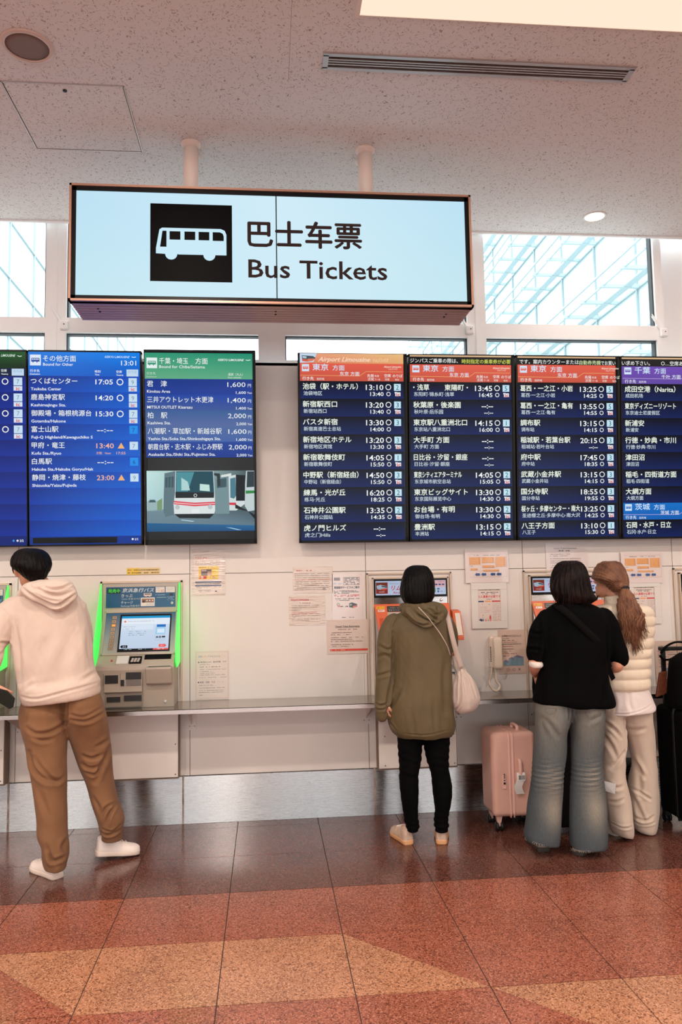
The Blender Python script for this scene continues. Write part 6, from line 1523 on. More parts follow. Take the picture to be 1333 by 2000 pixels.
legR = [(1410,826,1410,880,4.74,.09),(1444,827.5,1444,878.5,4.74,.09),(1470,831,1470,877,4.735,.085),(1487,835,1486,877,4.73,.080),(1505,841,1506,878,4.72,.070),(1514,843,1514,880,4.72,.066),(1535,845,1535,883,4.715,.07),(1555,847,1560,882,4.715,.068),(1584,850,1584,878,4.72,.058),(1598,848,1600,876,4.725,.050),(1610,849,1608,877,4.725,.05),(1623,851.5,1622,875,4.725,.045)]
armL = [px4(768,1222,4.74,.045),px4(757,1262,4.73,.040),px4(752,1305,4.72,.036),px4(750,1345,4.71,.030),px4(750,1372,4.705,.024)]
armR = [px4(874,1222,4.75,.045),px4(880,1250,4.79,.038),px4(881,1272,4.85,.034),px4(872,1254,4.96,.028),px4(862,1240,5.03,.024)]
Mh = body_of(ol, torso, [legL, legR], [armL, armR], [((P(750,1370,Y=4.705), (.12,.04,-1), (-.9,-.5,0), -1), dict(s=.80, curl=.6)), ((P(862,1240,Y=5.03), (-.35,.9,.1), (0,0,1), 1), dict(s=.9, curl=.3))], ((P(816,1142,Y=4.75),), dict(pitch=math.radians(-6), s=.98)), [px4(818,1196,4.745,.055),px4(817,1178,4.745,.05),px4(816,1160,4.75,.052)])
M_OLIVE = cloth('olive_coat_fabric', (97,83,56), .62, 900, .12, .4, (84,72,47), sheen=.05, spec=.35)
b = MB(); loft_px(b, torso, e=2.15)
limb(b, [px4(772,1216,4.74,.070),px4(762,1236,4.735,.066),px4(755.5,1262,4.73,.056),px4(752.5,1300,4.72,.050),px4(751,1335,4.715,.050),px4(749,1362,4.71,.048),px4(747,1384,4.705,.042),px4(748.5,1402,4.70,.031)])
limb(b, [px4(868,1216,4.75,.064),px4(876,1238,4.78,.062),px4(877,1262,4.84,.054),px4(871,1252,4.94,.044),px4(866,1244,5.0,.036)])
remesh(b, 'coat', M_OLIVE, ol, .0062, 4, addf(creases([([(770,1236),(770,1262),(769,1300),(767,1326),(760,1362),(757,1394)], 4.64, .008, .012), ([(744,1262),(758,1270),(768,1264)], 4.66, .008, .006), ([(740,1286),(754,1280),(766,1290)], 4.66, .009, .006), ([(736,1322),(750,1318),(764,1312)], 4.66, .008, .006), ([(736,1376),(746,1379),(758,1374)], 4.65, .006, .008), ([(738,1388),(750,1386),(757,1381)], 4.65, .005, .006), ([(764,1395),(776,1372),(786,1350)], 4.58, .010, .006), ([(758,1402),(772,1380),(782,1360)], 4.58, .008, .005),
    ([(872,1290),(868,1330),(872,1390)], 4.62, .016, .006), ([(850,1230),(868,1262),(876,1292)], 4.62, .02, .004), ([(800,1240),(792,1300),(786,1350)], 4.6, .025, .004), ([(830,1250),(834,1330),(840,1420)], 4.59, .03, .004), ([(783,1204),(772,1222),(769,1240)], 4.64, .006, .004), ([(760,1411),(770,1424),(776,1433)], 4.6, .005, .006), ([(790,1436),(830,1437),(884,1428)], 4.58, .004, .003), ([(848,1370),(850,1400),(852,1430)], 4.58, .012, .004), ([(806,1390),(808,1415),(810,1436)], 4.58, .012, .004)]), wr(.002, 20, 6), wr(.0042, 13, 26, (1.8,1.0,.35)), wr(.0008, 60, 7)))
b = MB(); loft_px(b, [(1182,800,1180,858,4.70,.062),(1187,787,1184,865,4.685,.080),(1197,785,1194,872,4.675,.088),(1206,793,1204,872,4.668,.084),(1215,806,1214,862,4.662,.070),(1222,816,1222,848,4.658,.048),(1226,824,1226,838,4.655,.022)], e=2.0)
limb(b, [px4(845,1181,4.70,.022),px4(860,1188,4.68,.030),px4(868,1198,4.66,.026)]); limb(b, [px4(852,1190,4.63,.02),px4(862,1204,4.61,.022),px4(850,1216,4.60,.018)])
limb(b, [px4(796,1190,4.62,.018),px4(806,1206,4.60,.022),px4(824,1218,4.59,.020),px4(842,1222,4.59,.014)])
nk = P(820,1186,Y=4.74); b.tube([nk+Vector((.098*math.cos(t), .09*math.sin(t), -.008*math.sin(t))) for t in [math.pi*2*k/20 for k in range(21)]], .028, 12)
remesh(b, 'hood', M_OLIVE, ol, .0050, 3, addf(creases([([(790,1196),(804,1212),(822,1221),(840,1219)], 4.6, .006, .010), ([(806,1188),(818,1202),(836,1212),(848,1216)], 4.6, .006, .012), ([(818,1186),(834,1196),(848,1206),(854,1212)], 4.6, .005, .011), ([(828,1184),(842,1190),(852,1200),(866,1196)], 4.6, .006, .012), ([(834,1192),(844,1198),(856,1204)], 4.6, .004, .008), ([(854,1182),(852,1190),(858,1196)], 4.62, .005, .008), ([(796,1186),(806,1196),(812,1206)], 4.6, .005, .007)]), wr(.0026, 45, 8)))
M_BLKC = cloth('black_cotton', (5,5,6), .9, 600, .2, .3, (8,7,7), sheen=.0, spec=.08)
b = MB(); loft_px(b, legL, e=2.0); loft_px(b, legR, e=2.0)
remesh(b, 'trousers', M_BLKC, ol, .006, 3, addf(wr(.002, 30, 9), lambda co, no: .0018*np.sin(co[:,2]*150+2*np.sin(co[:,0]*30))*np.clip((.16-abs(co[:,2]-.50))*8, 0, 1)+.003*np.sin(co[:,2]*190)*np.clip((.22-co[:,2])*9, 0, 1)))
b = MB(); loft_px(b, [(1104.5,808,1104.5,826,4.745,.045),(1107,800,1107,834,4.745,.075),(1113,793,1113,840,4.745,.095),(1122,789,1122,844.5,4.74,.108),(1135,785,1135,848,4.73,.112),(1150,782.5,1150,849,4.715,.100),(1162,783,1162,848.5,4.71,.094),(1170,786,1170,846,4.71,.090),(1177,791,1177,841,4.71,.084),(1182,799,1182,833,4.71,.07)], e=2.15)
remesh(b, 'hair', M_HAIRK, ol, .005, 2, grooves(P(816,1140,Y=4.73).x, 4.73, .0010, 34, 3))
M_SHOEB = mat('beige_suede_shoe', (214,186,164), .6, noise=.4, nscale=30); M_GUM = mat('gum_sole', (214,160,112), .5)
h1 = P(803,1653,Z=0); h2 = P(868,1652,Z=0)
shoe(ol, (h1.x-.005, h1.y+.02), (h1.x-.06, h1.y+.25), 0, 0, M_SHOEB, M_GUM, wide=.045, top=.10); shoe(ol, (h2.x-.01, h2.y+.02), (h2.x+.04, h2.y+.25), 0, 0, M_SHOEB, M_GUM, wide=.045, top=.10)
# shoulder bag
M_BAG = mat('greige_bag_cloth', (206,188,176), .75, noise=.4, nscale=8, ncol=(188,170,158), bump=.35, bscale=900, sheen=.3)
bag = thing('shoulder_bag', P(902,1350,Y=4.70), 'soft greige shoulder bag hanging at the right hip of the woman in the olive coat', 'bag')
b = MB(); loft_px(b, [(1303,898,1303,908,4.70,.012),(1312,894,1312,913,4.70,.025),(1325,889,1324,923,4.70,.045),(1340,884,1338,931,4.70,.060),(1356,883,1354,937,4.70,.070),(1370,883,1368,938,4.70,.072),(1383,887,1379,934,4.70,.062),(1391,893,1388,924,4.70,.045),(1395,899,1392,915,4.70,.022)], e=2.0)
limb(b, [px4(884,1322,4.74,.03),px4(882,1350,4.74,.045),px4(886,1376,4.73,.04)])
remesh(b, 'bag_body', M_BAG, bag, .005, 4, addf(creases([([(903,1312),(902,1340),(900,1375),(892,1393)], 4.63, .005, .009), ([(908,1316),(914,1328),(918,1338)], 4.64, .004, .010), ([(912,1312),(922,1334),(930,1362)], 4.64, .006, .005), ([(898,1318),(892,1340),(890,1370)], 4.65, .006, .005), ([(906,1320),(912,1350),(914,1380)], 4.63, .008, .004)]), wr(.0016, 50, 11)))
def ribbon(b, pts, w, th=.003, wdir=Vector((1,0,0))):
    q = [Vector(v) for v in cspline([tuple(p) for p in pts], 5)]; R = []
    for i, p in enumerate(q):
        t = (q[min(i+1, len(q)-1)]-q[max(i-1, 0)]).normalized(); n = Vector((0,-1,0)); n = (n-t*n.dot(t)); n = n.normalized() if n.length > .2 else Vector((0,0,1)); a = t.cross(n).normalized()
        if wdir is not None and a.dot(wdir) < 0: a = -a; 
        R.append([p-a*w/2, p+a*w/2, p+a*w/2+n*th, p-a*w/2+n*th])
    b.rings(R)
b = MB(); ribbon(b, [P(868,1190,Y=4.80), P(872,1196,Y=4.74), P(875,1206,Y=4.665), P(879,1222,Y=4.64), P(886,1252,Y=4.64), P(893,1278,Y=4.66), P(902,1304,Y=4.685)], .030, .004); b.build('bag_strap', M_BAG, bag, True)
b = MB(); ribbon(b, [P(868,1190,Y=4.80), P(872,1215,Y=4.92), P(882,1262,Y=4.90), P(890,1300,Y=4.80), P(896,1318,Y=4.74)], .026, .004); b.build('front_strap', M_BAG, bag, True)
rc = P(902.5, 1307, Y=4.685); b = MB(); b.tube([rc+Vector((.016*math.cos(t), 0, .008*math.sin(t))) for t in [math.pi*2*k/16 for k in range(17)]], .0024, 8); b.build('metal_ring', mat('pale_brass', (206,186,160), .3, metal=.8), bag, True)
# thin cord of a second bag across her back
b = MB(); b.tube(cspline([tuple(P(x, y, Y=Y)) for x, y, Y in ((818,1186,4.585),(834,1203,4.572),(849,1222,4.582),(858,1234,4.592),(868,1250,4.600),(875,1264,4.620),(880,1280,4.665))], 6), .0028, 8); b.build('shoulder_cord', M_BAG, ol, True)

# ---------------------------------------------------------------- woman in black with faded jeans
jn = person(1.72, 4.48, 'woman with dark shoulder-length hair in a loose black top and faded flared jeans')
torso = [(1176,1090,1176,1148,4.48,.075),(1184,1076,1183,1162,4.48,.10),(1194,1064,1193,1177,4.48,.118),(1212,1056,1210,1189,4.48,.13),(1240,1054,1240,1194,4.48,.136),(1285,1059,1285,1190,4.48,.138),(1310,1056,1312,1187,4.48,.14),(1332,1050,1333,1190,4.48,.142),(1352,1044,1352,1196,4.48,.148),(1368,1041,1372,1201,4.48,.150),(1374,1046,1381,1199,4.48,.140)]
legL = [(1340,1052,1340,1120,4.48,.105),(1385,1048.5,1385,1117,4.48,.115),(1405,1048,1403,1115,4.48,.115),(1432,1047.5,1430,1107,4.475,.10),(1460,1045,1460,1105.5,4.47,.09),(1485,1042.5,1485,1104,4.465,.085),(1516,1040,1516,1100,4.46,.085),(1550,1035.5,1550,1097.5,4.46,.088),(1580,1031,1580,1096,4.46,.094),(1610,1028,1612,1094.5,4.46,.10),(1630,1026,1632,1092.5,4.46,.104),(1640,1028,1648,1091,4.46,.100)]
legR = [(1340,1118,1340,1182,4.48,.105),(1385,1113,1385,1180,4.48,.115),(1405,1115,1405,1179.5,4.48,.115),(1432,1116.5,1432,1178,4.475,.10),(1460,1117,1460,1177,4.47,.09),(1485,1117.5,1485,1177,4.465,.085),(1516,1117,1516,1179,4.455,.085),(1550,1115.5,1550,1182,4.45,.088),(1580,1115,1580,1184,4.44,.094),(1612,1115,1612,1185.5,4.43,.10),(1640,1115,1640,1184.5,4.425,.104),(1655,1116.5,1653,1182,4.42,.100)]
armL = [px4(1072,1208,4.48,.040),px4(1058,1245,4.48,.036),px4(1047,1288,4.47,.037),px4(1046,1300,4.49,.036),px4(1045,1310,4.56,.028),px4(1046,1316,4.64,.023)]
armR = [px4(1182,1208,4.48,.045),px4(1197,1245,4.48,.042),px4(1206,1284,4.47,.038),px4(1207,1300,4.47,.036),px4(1196,1304,4.55,.031),px4(1170,1300,4.66,.024)]
Mh = body_of(jn, torso, [legL, legR], [armL, armR], [((P(1046,1316,Y=4.64), (.25,.3,-.9), (-1,.2,0), -1), dict(s=.9, curl=.7)), ((P(1170,1300,Y=4.66), (-.7,.7,0), (0,0,1), 1), dict(s=.9, curl=.4))], ((P(1113,1138,Y=4.50),), dict(pitch=math.radians(-14), s=.98, yaw=math.radians(-4))), [px4(1118,1186,4.485,.055),px4(1116,1172,4.485,.05),px4(1114,1156,4.495,.05)])
M_BLK2 = cloth('black_jersey', (5,5,6), .9, 500, .15, .3, (7,7,8), sheen=.0, spec=.08)
b = MB(); loft_px(b, torso, e=2.15)
limb(b, [px4(1072,1206,4.48,.062),px4(1062,1220,4.48,.062),px4(1053,1236,4.475,.058),px4(1049,1258,4.47,.056),px4(1046,1275,4.47,.052),px4(1047,1286,4.47,.045)])
limb(b, [px4(1178,1204,4.48,.064),px4(1189,1222,4.48,.062),px4(1198,1248,4.475,.060),px4(1205,1272,4.47,.060),px4(1210,1290,4.47,.052)])
remesh(b, 'black_top', M_BLK2, jn, .0062, 4, addf(creases([([(1060,1212),(1062,1250),(1060,1290)], 4.38, .01, .010), ([(1188,1225),(1187,1260),(1190,1296)], 4.38, .01, .010), ([(1040,1232),(1050,1238),(1062,1236)], 4.4, .008, .010), ([(1032,1272),(1046,1268),(1060,1272)], 4.4, .008, .010), ([(1110,1250),(1104,1310),(1096,1370)], 4.34, .02, .006), ([(1150,1280),(1156,1330),(1162,1378)], 4.34, .02, .006), ([(1188,1322),(1182,1346),(1180,1372)], 4.36, .012, .008), ([(1070,1300),(1066,1340),(1062,1372)], 4.36, .014, .007)]), wr(.003, 22, 13), wr(.004, 15, 27, (1.6,1.0,.5))))
def denim():
    m = bpy.data.materials.new('faded_denim'); m.use_nodes = True; nt = m.node_tree; N = nt.nodes; L = nt.links; b = N['Principled BSDF']; b.inputs['Roughness'].default_value = .85; b.inputs['Specular IOR Level'].default_value = .2
    a = N.new('ShaderNodeAttribute'); a.attribute_name = 'Col'; n = N.new('ShaderNodeTexNoise'); n.inputs['Scale'].default_value = 260; mp = N.new('ShaderNodeMapping'); mp.inputs['Scale'].default_value = (1,1,.12); tc = N.new('ShaderNodeTexCoord')
    L.new(tc.outputs['Object'], mp.inputs[0]); L.new(mp.outputs[0], n.inputs['Vector'])
    r = N.new('ShaderNodeMapRange'); r.inputs['To Min'].default_value = .72; r.inputs['To Max'].default_value = 1.28; L.new(n.outputs['Fac'], r.inputs['Value'])
    mu = N.new('ShaderNodeMix'); mu.data_type = 'RGBA'; mu.blend_type = 'MULTIPLY'; mu.inputs[0].default_value = 1; L.new(a.outputs['Color'], mu.inputs[6]); L.new(r.outputs[0], mu.inputs[7]); L.new(mu.outputs[2], b.inputs['Base Color'])
    bp = N.new('ShaderNodeBump'); bp.inputs['Strength'].default_value = .3; bp.inputs['Distance'].default_value = .002; L.new(n.outputs['Fac'], bp.inputs['Height']); L.new(bp.outputs[0], b.inputs['Normal'])
    return m
def fade(co):
    """indigo with washed thighs, whiskered knees and pale calves"""
    base = np.array(rgb(66,76,82)[:3]); pale = np.array(rgb(158,150,134)[:3]); top_ = np.array(rgb(124,122,114)[:3])
    x, z = co[:,0], co[:,2]
    cl, crr = P(1070,1500,Y=4.47).x, P(1148,1500,Y=4.46).x
    dx = np.minimum(abs(x-cl), abs(x-crr))
    side = np.exp(-(dx/.062)**2)
    th = np.clip((z-.50)/.25, 0, 1)*np.exp(-(dx/.11)**2)
    calf = side*np.exp(-((z-.27)/.10)**2)
    wh = side*np.exp(-((z-.44)/.075)**2)*np.clip(.45+.4*np.sin(z*250+np.sin(x*22)*1.8)+.35*np.sin(z*410+np.sin(x*31+1)*2.2+z*30), 0, 1)
    f = np.clip(.62*calf+.62*wh+.05, 0, 1)[:,None]; g_ = np.clip(th*.85, 0, 1)[:,None]
    c = base*(1-g_)+top_*g_
    return c*(1-f)+pale*f
b = MB(); loft_px(b, legL, e=2.1); loft_px(b, legR, e=2.1)
jeans = remesh(b, 'jeans', denim(), jn, .0055, 3, addf(creases([([(1114,1380),(1114,1395),(1114,1408)], 4.36, .006, .012), ([(1062,1400),(1078,1420),(1090,1440)], 4.38, .012, .006), ([(1150,1410),(1162,1402),(1172,1396)], 4.38, .012, .005), ([(1050,1395),(1062,1412),(1070,1436)], 4.38, .012, .005)]), wr(.0022, 26, 15),
    lambda co, no: .0016*np.sin(co[:,2]*230+np.sin(co[:,0]*20)*1.5)*np.exp(-((co[:,2]-.44)/.07)**2)), fade)
s = MB()
for cxl, cxr, y0, y1 in ((1027,1091,1636,1651),(1115.5,1184,1657,1655)):
    for i in range(26):
        t = i/25; px_ = cxl+(cxr-cxl)*t; yy = y0+(y1-y0)*t+6*math.sin(math.pi*t); p = P(px_, yy-1, Y=4.46-.10*math.sin(math.pi*t)+(0 if cxl < 1100 else -.035))
        s.tube([p, p+Vector((dots.uniform(-.004,.004), -.002, -.008)), p+Vector((dots.uniform(-.007,.007), 0, -.014))], .0012, 4)
s.build('frayed_hem', mat('frayed_threads', (150,146,138), .9), jn)
s = MB(); yk = 4.362
def pocket(pts):
    q = [P(x, y, Y=yk+abs(x-1114)*.00012) for x, y in pts]; s.tube(q+[q[0]], .0012, 5)
pocket([(1143,1390),(1175,1392),(1174,1397),(1159,1403),(1147,1399)]); pocket([(1065,1384),(1088,1383),(1085,1392),(1075,1396),(1067,1391)])
s.build('pocket_stitching', mat('stitching', (96,92,80), .8), jn)
b = MB(); loft_px(b, [(1096,1102,1096,1124,4.50,.05),(1100,1093,1100,1134,4.50,.085),(1110,1085,1110,1142,4.50,.105),(1125,1080,1125,1147,4.49,.115),(1143,1077,1143,1152,4.475,.105),(1157,1079,1157,1156,4.465,.098),(1166,1083,1165,1161,4.462,.094),(1173,1087,1172,1162,4.462,.088),(1180,1094,1178,1154,4.462,.076)], e=2.1)
limb(b, [px4(1146,1156,4.44,.03),px4(1156,1168,4.43,.022),px4(1165,1169,4.43,.010),px4(1169,1163,4.43,.004)])
remesh(b, 'hair', M_HAIRD, jn, .005, 2, grooves(P(1113,1138,Y=4.49).x, 4.49, .0020, 24, 5))
s = MB(); rt = []
for i in range(70):
    a = dots.uniform(-2.9, -.25); cx_, cy_ = P(1115,1150,Y=4.47).x, 4.47; x0_, y0_ = cx_+.108*math.cos(a), cy_+.100*math.sin(a); z0 = P(1115,1140+dots.uniform(-10,20),Y=4.47).z
    out = dots.uniform(.0,.016); sx_ = dots.uniform(.004,.022) if math.cos(a) > 0 else dots.uniform(-.012,.004)
    rt.append([Vector((x0_, y0_, z0)), Vector((x0_+sx_*.3, y0_-.004, z0-.04)), Vector((x0_+sx_, y0_, z0-.085)), Vector((x0_+sx_*1.4, y0_+.006, z0-.105-out))])
strands(s, rt, .0016, 5); s.build('hair_strands', M_HAIRD, jn, True)
b = MB(); loft_px(b, [(1291,1035,1293,1060,4.47,.040),(1297,1034,1299,1061,4.47,.046),(1302,1036,1303,1058,4.47,.042),(1305,1040,1305,1054,4.47,.030)], e=2)
remesh(b, 'rolled_cuff', cloth('white_cotton', (238,228,218), .85), jn, .005, 3, wr(.0015, 60, 17))
M_SHOEG = mat('grey_beige_trainer', (196,172,150), .6, noise=.6, nscale=20, ncol=(110,104,94)); M_SOLED = mat('dark_sole', (60,54,50), .6)
h1 = P(1071,1668,Z=0); h2 = P(1130,1676,Z=0)
shoe(jn, (h1.x-.01, h1.y+.03), (h1.x+.0, h1.y+.285), 0, 0, M_SHOEG, M_SOLED, wide=.052, top=.075); shoe(jn, (h2.x+.01, h2.y+.035), (h2.x+.17, h2.y+.20), 0, 0, M_SHOEG, M_SOLED, wide=.050, top=.070)
# her crossbody bag
M_STRAP = mat('dark_grey_webbing', (13,12,12), .85, spec=.1, bump=.4, bscale=700)
cb = thing('crossbody_bag', P(1130,1230,Y=4.34), 'black crossbody bag whose wide strap crosses the back of the woman in black', 'bag')
b = MB(); ribbon(b, [P(1084,1182,Y=4.44), P(1096,1188,Y=4.372), P(1112,1200,Y=4.347), P(1130,1217,Y=4.338), P(1150,1236,Y=4.342), P(1166,1252,Y=4.352), P(1182,1278,Y=4.40), P(1189,1304,Y=4.47)], .040, .004); b.build('strap', M_STRAP, cb, True)
b = MB().prism([P(1183,1303,Y=4.46), P(1192,1300,Y=4.45), P(1203,1324,Y=4.44), P(1196,1330,Y=4.45)], (0, .006, 0)); b.build('strap_tail', M_STRAP, cb)
b = MB(); p_ = P(1120,1330,Y=4.68); rounded_box(b, p_.x-.12, p_.x+.09, 4.635, 4.70, p_.z-.07, p_.z+.07, .02); b.build('bag_body', M_STRAP, cb, True)
# dark folded umbrella / wallet in her left hand
hb = thing('umbrella', P(1047,1330,Y=4.64), 'folded dark umbrella held low in the left hand of the woman in black', 'umbrella')
b = MB(); t0 = P(1046,1318,Y=4.69); t1 = P(1046,1366,Y=4.69)
b.tube([t0+Vector((0,0,.03)), t0, (t0+t1)/2, t1, t1+Vector((0,0,-.02))], [.012,.016,.019,.012,.004], 12); b.build('canopy_wrap', M_BLKC, hb, True)

# ---------------------------------------------------------------- woman with the ponytail
pn = person(2.14, 4.68, 'woman with long light brown ponytail in a cream quilted vest and beige trousers')
torso = [(1178,1184,1178,1236,4.66,.075),(1184,1170,1183,1256,4.66,.100),(1194,1164,1192,1270,4.66,.115),(1210,1162,1208,1275,4.66,.122),(1240,1165,1240,1273,4.66,.126),(1270,1168,1270,1269,4.66,.126),(1300,1170,1298,1266,4.66,.124),(1330,1172,1326,1265,4.66,.124),(1346,1174,1342,1265,4.66,.122),(1351,1178,1348,1262,4.66,.112)]
legL = [(1340,1178,1340,1226,4.67,.10),(1385,1176,1385,1219,4.67,.105),(1404,1176,1404,1217.5,4.67,.10),(1430,1176,1430,1220,4.66,.09),(1460,1177,1460,1222,4.65,.085),(1490,1178,1490,1220.5,4.645,.08),(1508,1178,1508,1219,4.64,.08),(1540,1180,1540,1226,4.64,.082),(1580,1187,1580,1233,4.64,.085),(1600,1191,1602,1234.5,4.64,.088),(1620,1196,1622,1235,4.645,.088),(1629,1202,1634,1234,4.65,.082)]
legR = [(1340,1222,1340,1266,4.68,.10),(1385,1217,1385,1271,4.68,.105),(1408,1219,1404,1273.5,4.68,.10),(1430,1225,1430,1277,4.69,.09),(1460,1232.5,1460,1279,4.70,.085),(1489,1237,1489,1281,4.71,.085),(1515,1233,1515,1283,4.72,.09),(1540,1230,1540,1285,4.73,.09),(1588,1234,1580,1286,4.735,.088),(1608,1237.5,1606,1283,4.735,.082),(1620,1243,1618,1280,4.735,.078),(1625,1250,1626,1277,4.735,.068)]
armL = [px4(1176,1206,4.66,.042),px4(1172,1250,4.70,.036),px4(1176,1278,4.76,.032),px4(1192,1262,4.90,.026),px4(1200,1250,4.98,.022)]
armR = [px4(1262,1206,4.68,.044),px4(1266,1250,4.72,.038),px4(1262,1280,4.80,.034),px4(1248,1262,4.92,.026),px4(1240,1250,5.0,.022)]
Mh = body_of(pn, torso, [legL, legR], [armL, armR], [((P(1200,1250,Y=4.98), (.2,.9,.1), (0,0,1), -1), dict(s=.88, curl=.4)), ((P(1240,1250,Y=5.0), (-.2,.9,.1), (0,0,1), 1), dict(s=.88, curl=.4))], ((P(1194,1136,Y=4.67),), dict(yaw=math.radians(36), pitch=math.radians(-12), s=.97)), [px4(1208,1184,4.66,.05),px4(1204,1170,4.66,.048),px4(1199,1154,4.665,.05)])
M_VEST = mat('cream_quilted_nylon', (230,214,190), .5, noise=.3, nscale=8, ncol=(220,202,178), bump=.15, bscale=50, sheen=.2)
seam = np.array([P(1220, y, Y=4.55).z for y in (1182,1206,1226,1248,1270,1289,1309,1329,1350)])[::-1]
def puff(co, no):
    z = co[:,2]; i = np.clip(np.searchsorted(seam, z)-1, 0, len(seam)-2); t = np.clip((z-seam[i])/(seam[i+1]-seam[i]), 0, 1)
    return .013*np.sqrt(np.clip(np.sin(np.pi*t), 0, 1))-.003+.0022*vnoise(co*np.array((2.2,2.2,.8)), 30, 20)*np.sin(np.pi*t)
b = MB(); loft_px(b, torso, e=2.2)
remesh(b, 'quilted_vest', M_VEST, pn, .0055, 3, puff)
M_KNIT = mat('cream_knit', (240,226,206), .9, bump=.6, bscale=420, bstretch=(1,1,.25), sheen=.3)
b = MB(); nk = P(1200,1168,Y=4.662); R = []
for i, (dz, r_) in enumerate(((-.045,.068),(-.025,.060),(-.01,.054),(.004,.053),(.014,.054),(.018,.051),(.012,.047))):
    R.append([nk+Vector((r_*math.cos(t)-dz*.12, r_*1.0*math.sin(t), dz+.008*math.cos(t))) for t in [2*math.pi*k/32 for k in range(32)]])
b.rings(R, False); b.build('roll_neck', M_KNIT, pn, True)
b = MB(); limb(b, [px4(1258,1206,4.68,.058),px4(1262,1244,4.71,.052),px4(1260,1276,4.79,.046),px4(1250,1264,4.90,.038),px4(1244,1256,4.96,.032)]); limb(b, [px4(1178,1206,4.67,.055),px4(1177,1250,4.71,.048),px4(1180,1274,4.77,.044),px4(1192,1262,4.88,.036),px4(1198,1254,4.95,.030)])
remesh(b, 'knit_sleeves', M_KNIT, pn, .006, 3, wr(.0025, 40, 21))
M_SHIRT = cloth('white_shirt_cotton', (228,216,210), .8, 700, .15)
b = MB(); loft_px(b, [(1335,1176,1335,1262,4.66,.108),(1352,1177,1350,1267,4.66,.116),(1372,1177,1366,1273,4.66,.126),(1390,1179,1380,1278,4.66,.134),(1396,1183,1386,1277,4.66,.128)], e=2.1)
remesh(b, 'shirt_tail', M_SHIRT, pn, .0055, 4, addf(creases([([(1181,1391),(1215,1396),(1250,1388),(1277,1377)], 4.54, .004, .004), ([(1200,1352),(1205,1372),(1203,1392)], 4.54, .012, .006), ([(1232,1352),(1230,1372),(1234,1388)], 4.54, .010, .005)]), wr(.0018, 30, 22)))
M_BEIGE = cloth('beige_cotton_trousers', (206,188,170), .8, 900, .2, .4, (190,172,154))
b = MB(); loft_px(b, legL, e=2.05); loft_px(b, legR, e=2.05)
remesh(b, 'trousers', M_BEIGE, pn, .006, 4, addf(creases([([(1218,1404),(1220,1430),(1222,1460)], 4.6, .007, .012), ([(1186,1412),(1200,1424),(1212,1440)], 4.58, .009, .010), ([(1184,1436),(1192,1450),(1204,1480)], 4.58, .010, .009), ([(1222,1466),(1208,1484),(1196,1500)], 4.58, .010, .008), ([(1236,1470),(1250,1494),(1262,1520)], 4.62, .009, .011), ([(1234,1450),(1244,1480),(1254,1510),(1258,1560)], 4.62, .010, .009), ([(1246,1545),(1264,1556),(1272,1562)], 4.64, .007, .008), ([(1244,1556),(1256,1590),(1262,1604)], 4.64, .009, .008), ([(1192,1570),(1206,1566),(1216,1560)], 4.57, .008, .007), ([(1198,1612),(1216,1616),(1234,1614)], 4.57, .005, .008), ([(1240,1606),(1258,1612),(1280,1606)], 4.65, .005, .009), ([(1250,1600),(1262,1604),(1276,1594)], 4.65, .007, .008), ([(1226,1420),(1240,1430),(1262,1424)], 4.58, .012, .006), ([(1188,1530),(1204,1538),(1216,1534)], 4.57, .009, .007)]), wr(.0022, 26, 23)))
h1 = P(1216,1637,Z=0); h2 = P(1262,1626,Z=0)
shoe(pn, (h1.x, h1.y+.04), (h1.x-.05, h1.y+.26), 0, 0, M_SHOEW, M_SOLEW, wide=.044, top=.07, laces=False); shoe(pn, (h2.x, h2.y+.05), (h2.x+.03, h2.y+.27), 0, 0, M_SHOEW, M_SOLEW, wide=.044, top=.07, laces=False)
b = MB(); loft_px(b, [(1096.5,1181,1096.5,1203,4.675,.05),(1101,1172,1101,1211,4.675,.085),(1110,1165,1110,1217,4.67,.104),(1122,1160.5,1122,1222,4.66,.112),(1131,1160.5,1132,1225.5,4.645,.106),(1137,1172,1139,1226.5,4.63,.088),(1143,1182,1145,1226.5,4.615,.074),(1150,1192,1151,1225,4.605,.062),(1156,1200,1155,1222,4.595,.045)], e=2.05)
def comb(co, no):
    tx_, tz_ = P(1221,1149,Y=4.57).x, P(1221,1149,Y=4.57).z
    a = np.arctan2(co[:,2]-tz_, co[:,0]-tx_); return .0018*(np.sin(a*44+2*np.sin(a*7))+.7*np.sin(a*83+1)+.5*np.sin(a*130))
remesh(b, 'hair', M_HAIRB, pn, .0048, 2, comb)
tie = P(1221,1149,Y=4.555)
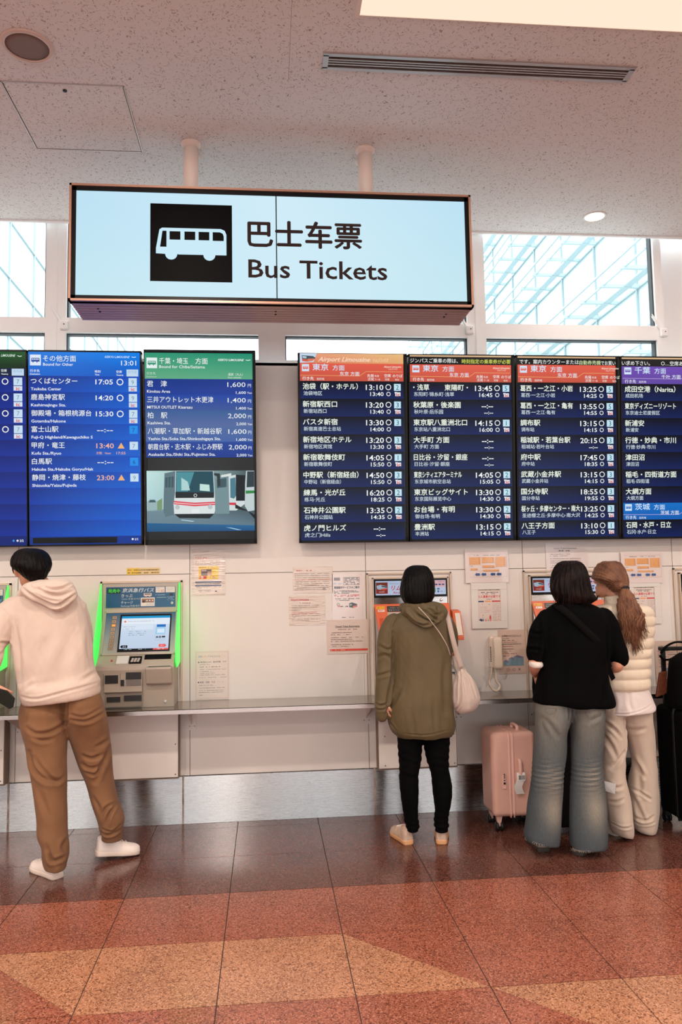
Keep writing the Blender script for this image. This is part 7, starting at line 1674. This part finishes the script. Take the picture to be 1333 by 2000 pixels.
rows = [(1150,1214,1148,1227,4.555,.018),(1160,1211,1158,1235,4.545,.030),(1175,1208,1174,1243,4.530,.038),(1190,1207,1190,1253,4.520,.040),(1206,1208,1206,1260,4.515,.040),(1222,1212,1222,1258,4.512,.034),(1236,1220,1236,1252,4.512,.026),(1250,1228,1250,1248,4.512,.016),(1262,1236,1262,1244,4.512,.006)]
b = MB(); loft_px(b, rows, e=2.0); cxp = P(1232,1200,Y=4.52).x
pt_ = remesh(b, 'ponytail', M_HAIRB, pn, .005, 2, lambda co, no: .004*np.sin(co[:,0]*260+4*np.sin(co[:,2]*26)+2*np.sin(co[:,2]*60))+.003*np.sin(co[:,0]*480+3*np.sin(co[:,2]*35)))
s = MB(); rt = []; rows_i = cspline(rows, 4)
ends = [(1220,1262),(1240,1272),(1252,1268),(1258,1250),(1266,1240),(1213,1246),(1244,1275),(1228,1256),(1208,1222),(1262,1228)]
for i in range(230):
    u0 = dots.uniform(-1, 1); ph_s = dots.uniform(0, 6.28); ex_, ey_ = ends[dots.randrange(len(ends))]; ex_ += dots.gauss(0, 3.5); ey_ += dots.gauss(0, 5); pts = []
    for k in range(13):
        f = k/12; y = 1150+(ey_-1150)*f; j_ = min(int((y-1149)/(1262-1149)*(len(rows_i)-1)), len(rows_i)-1); r_ = rows_i[max(j_, 0)]
        mid_ = (r_[1]+r_[3])/2; hw = (r_[3]-r_[1])/2; x = mid_+u0*hw*1.05; x = x*(1-f**3)+ex_*f**3 + 1.8*math.sin(f*9+ph_s)*f
        yd = r_[4]-r_[5]*math.sqrt(max(0, 1-u0*u0))*(1-f**4)-.004-.004*math.sin(f*7+ph_s)
        pts.append(P(x, y, Y=yd))
    rt.append(pts)
strands(s, rt, .0023, 5); s.build('ponytail_strands', M_HAIRB, pn, True)
s = MB(); 
for k in range(5):
    rr = .019+.002*(k % 2); c_0 = tie+Vector((0, -.004*0, .008-.004*k))
    s.tube([c_0+Vector((rr*1.2*math.cos(t), rr*math.sin(t), .004*math.sin(3*t+k))) for t in [2*math.pi*q/18 for q in range(19)]], .0045, 8)
s.build('hair_tie', mat('black_scrunchie', (18,18,22), .6, noise=.8, nscale=160, ncol=(90,92,96), nlo=.55, nhi=.7), pn, True)

flush_text()
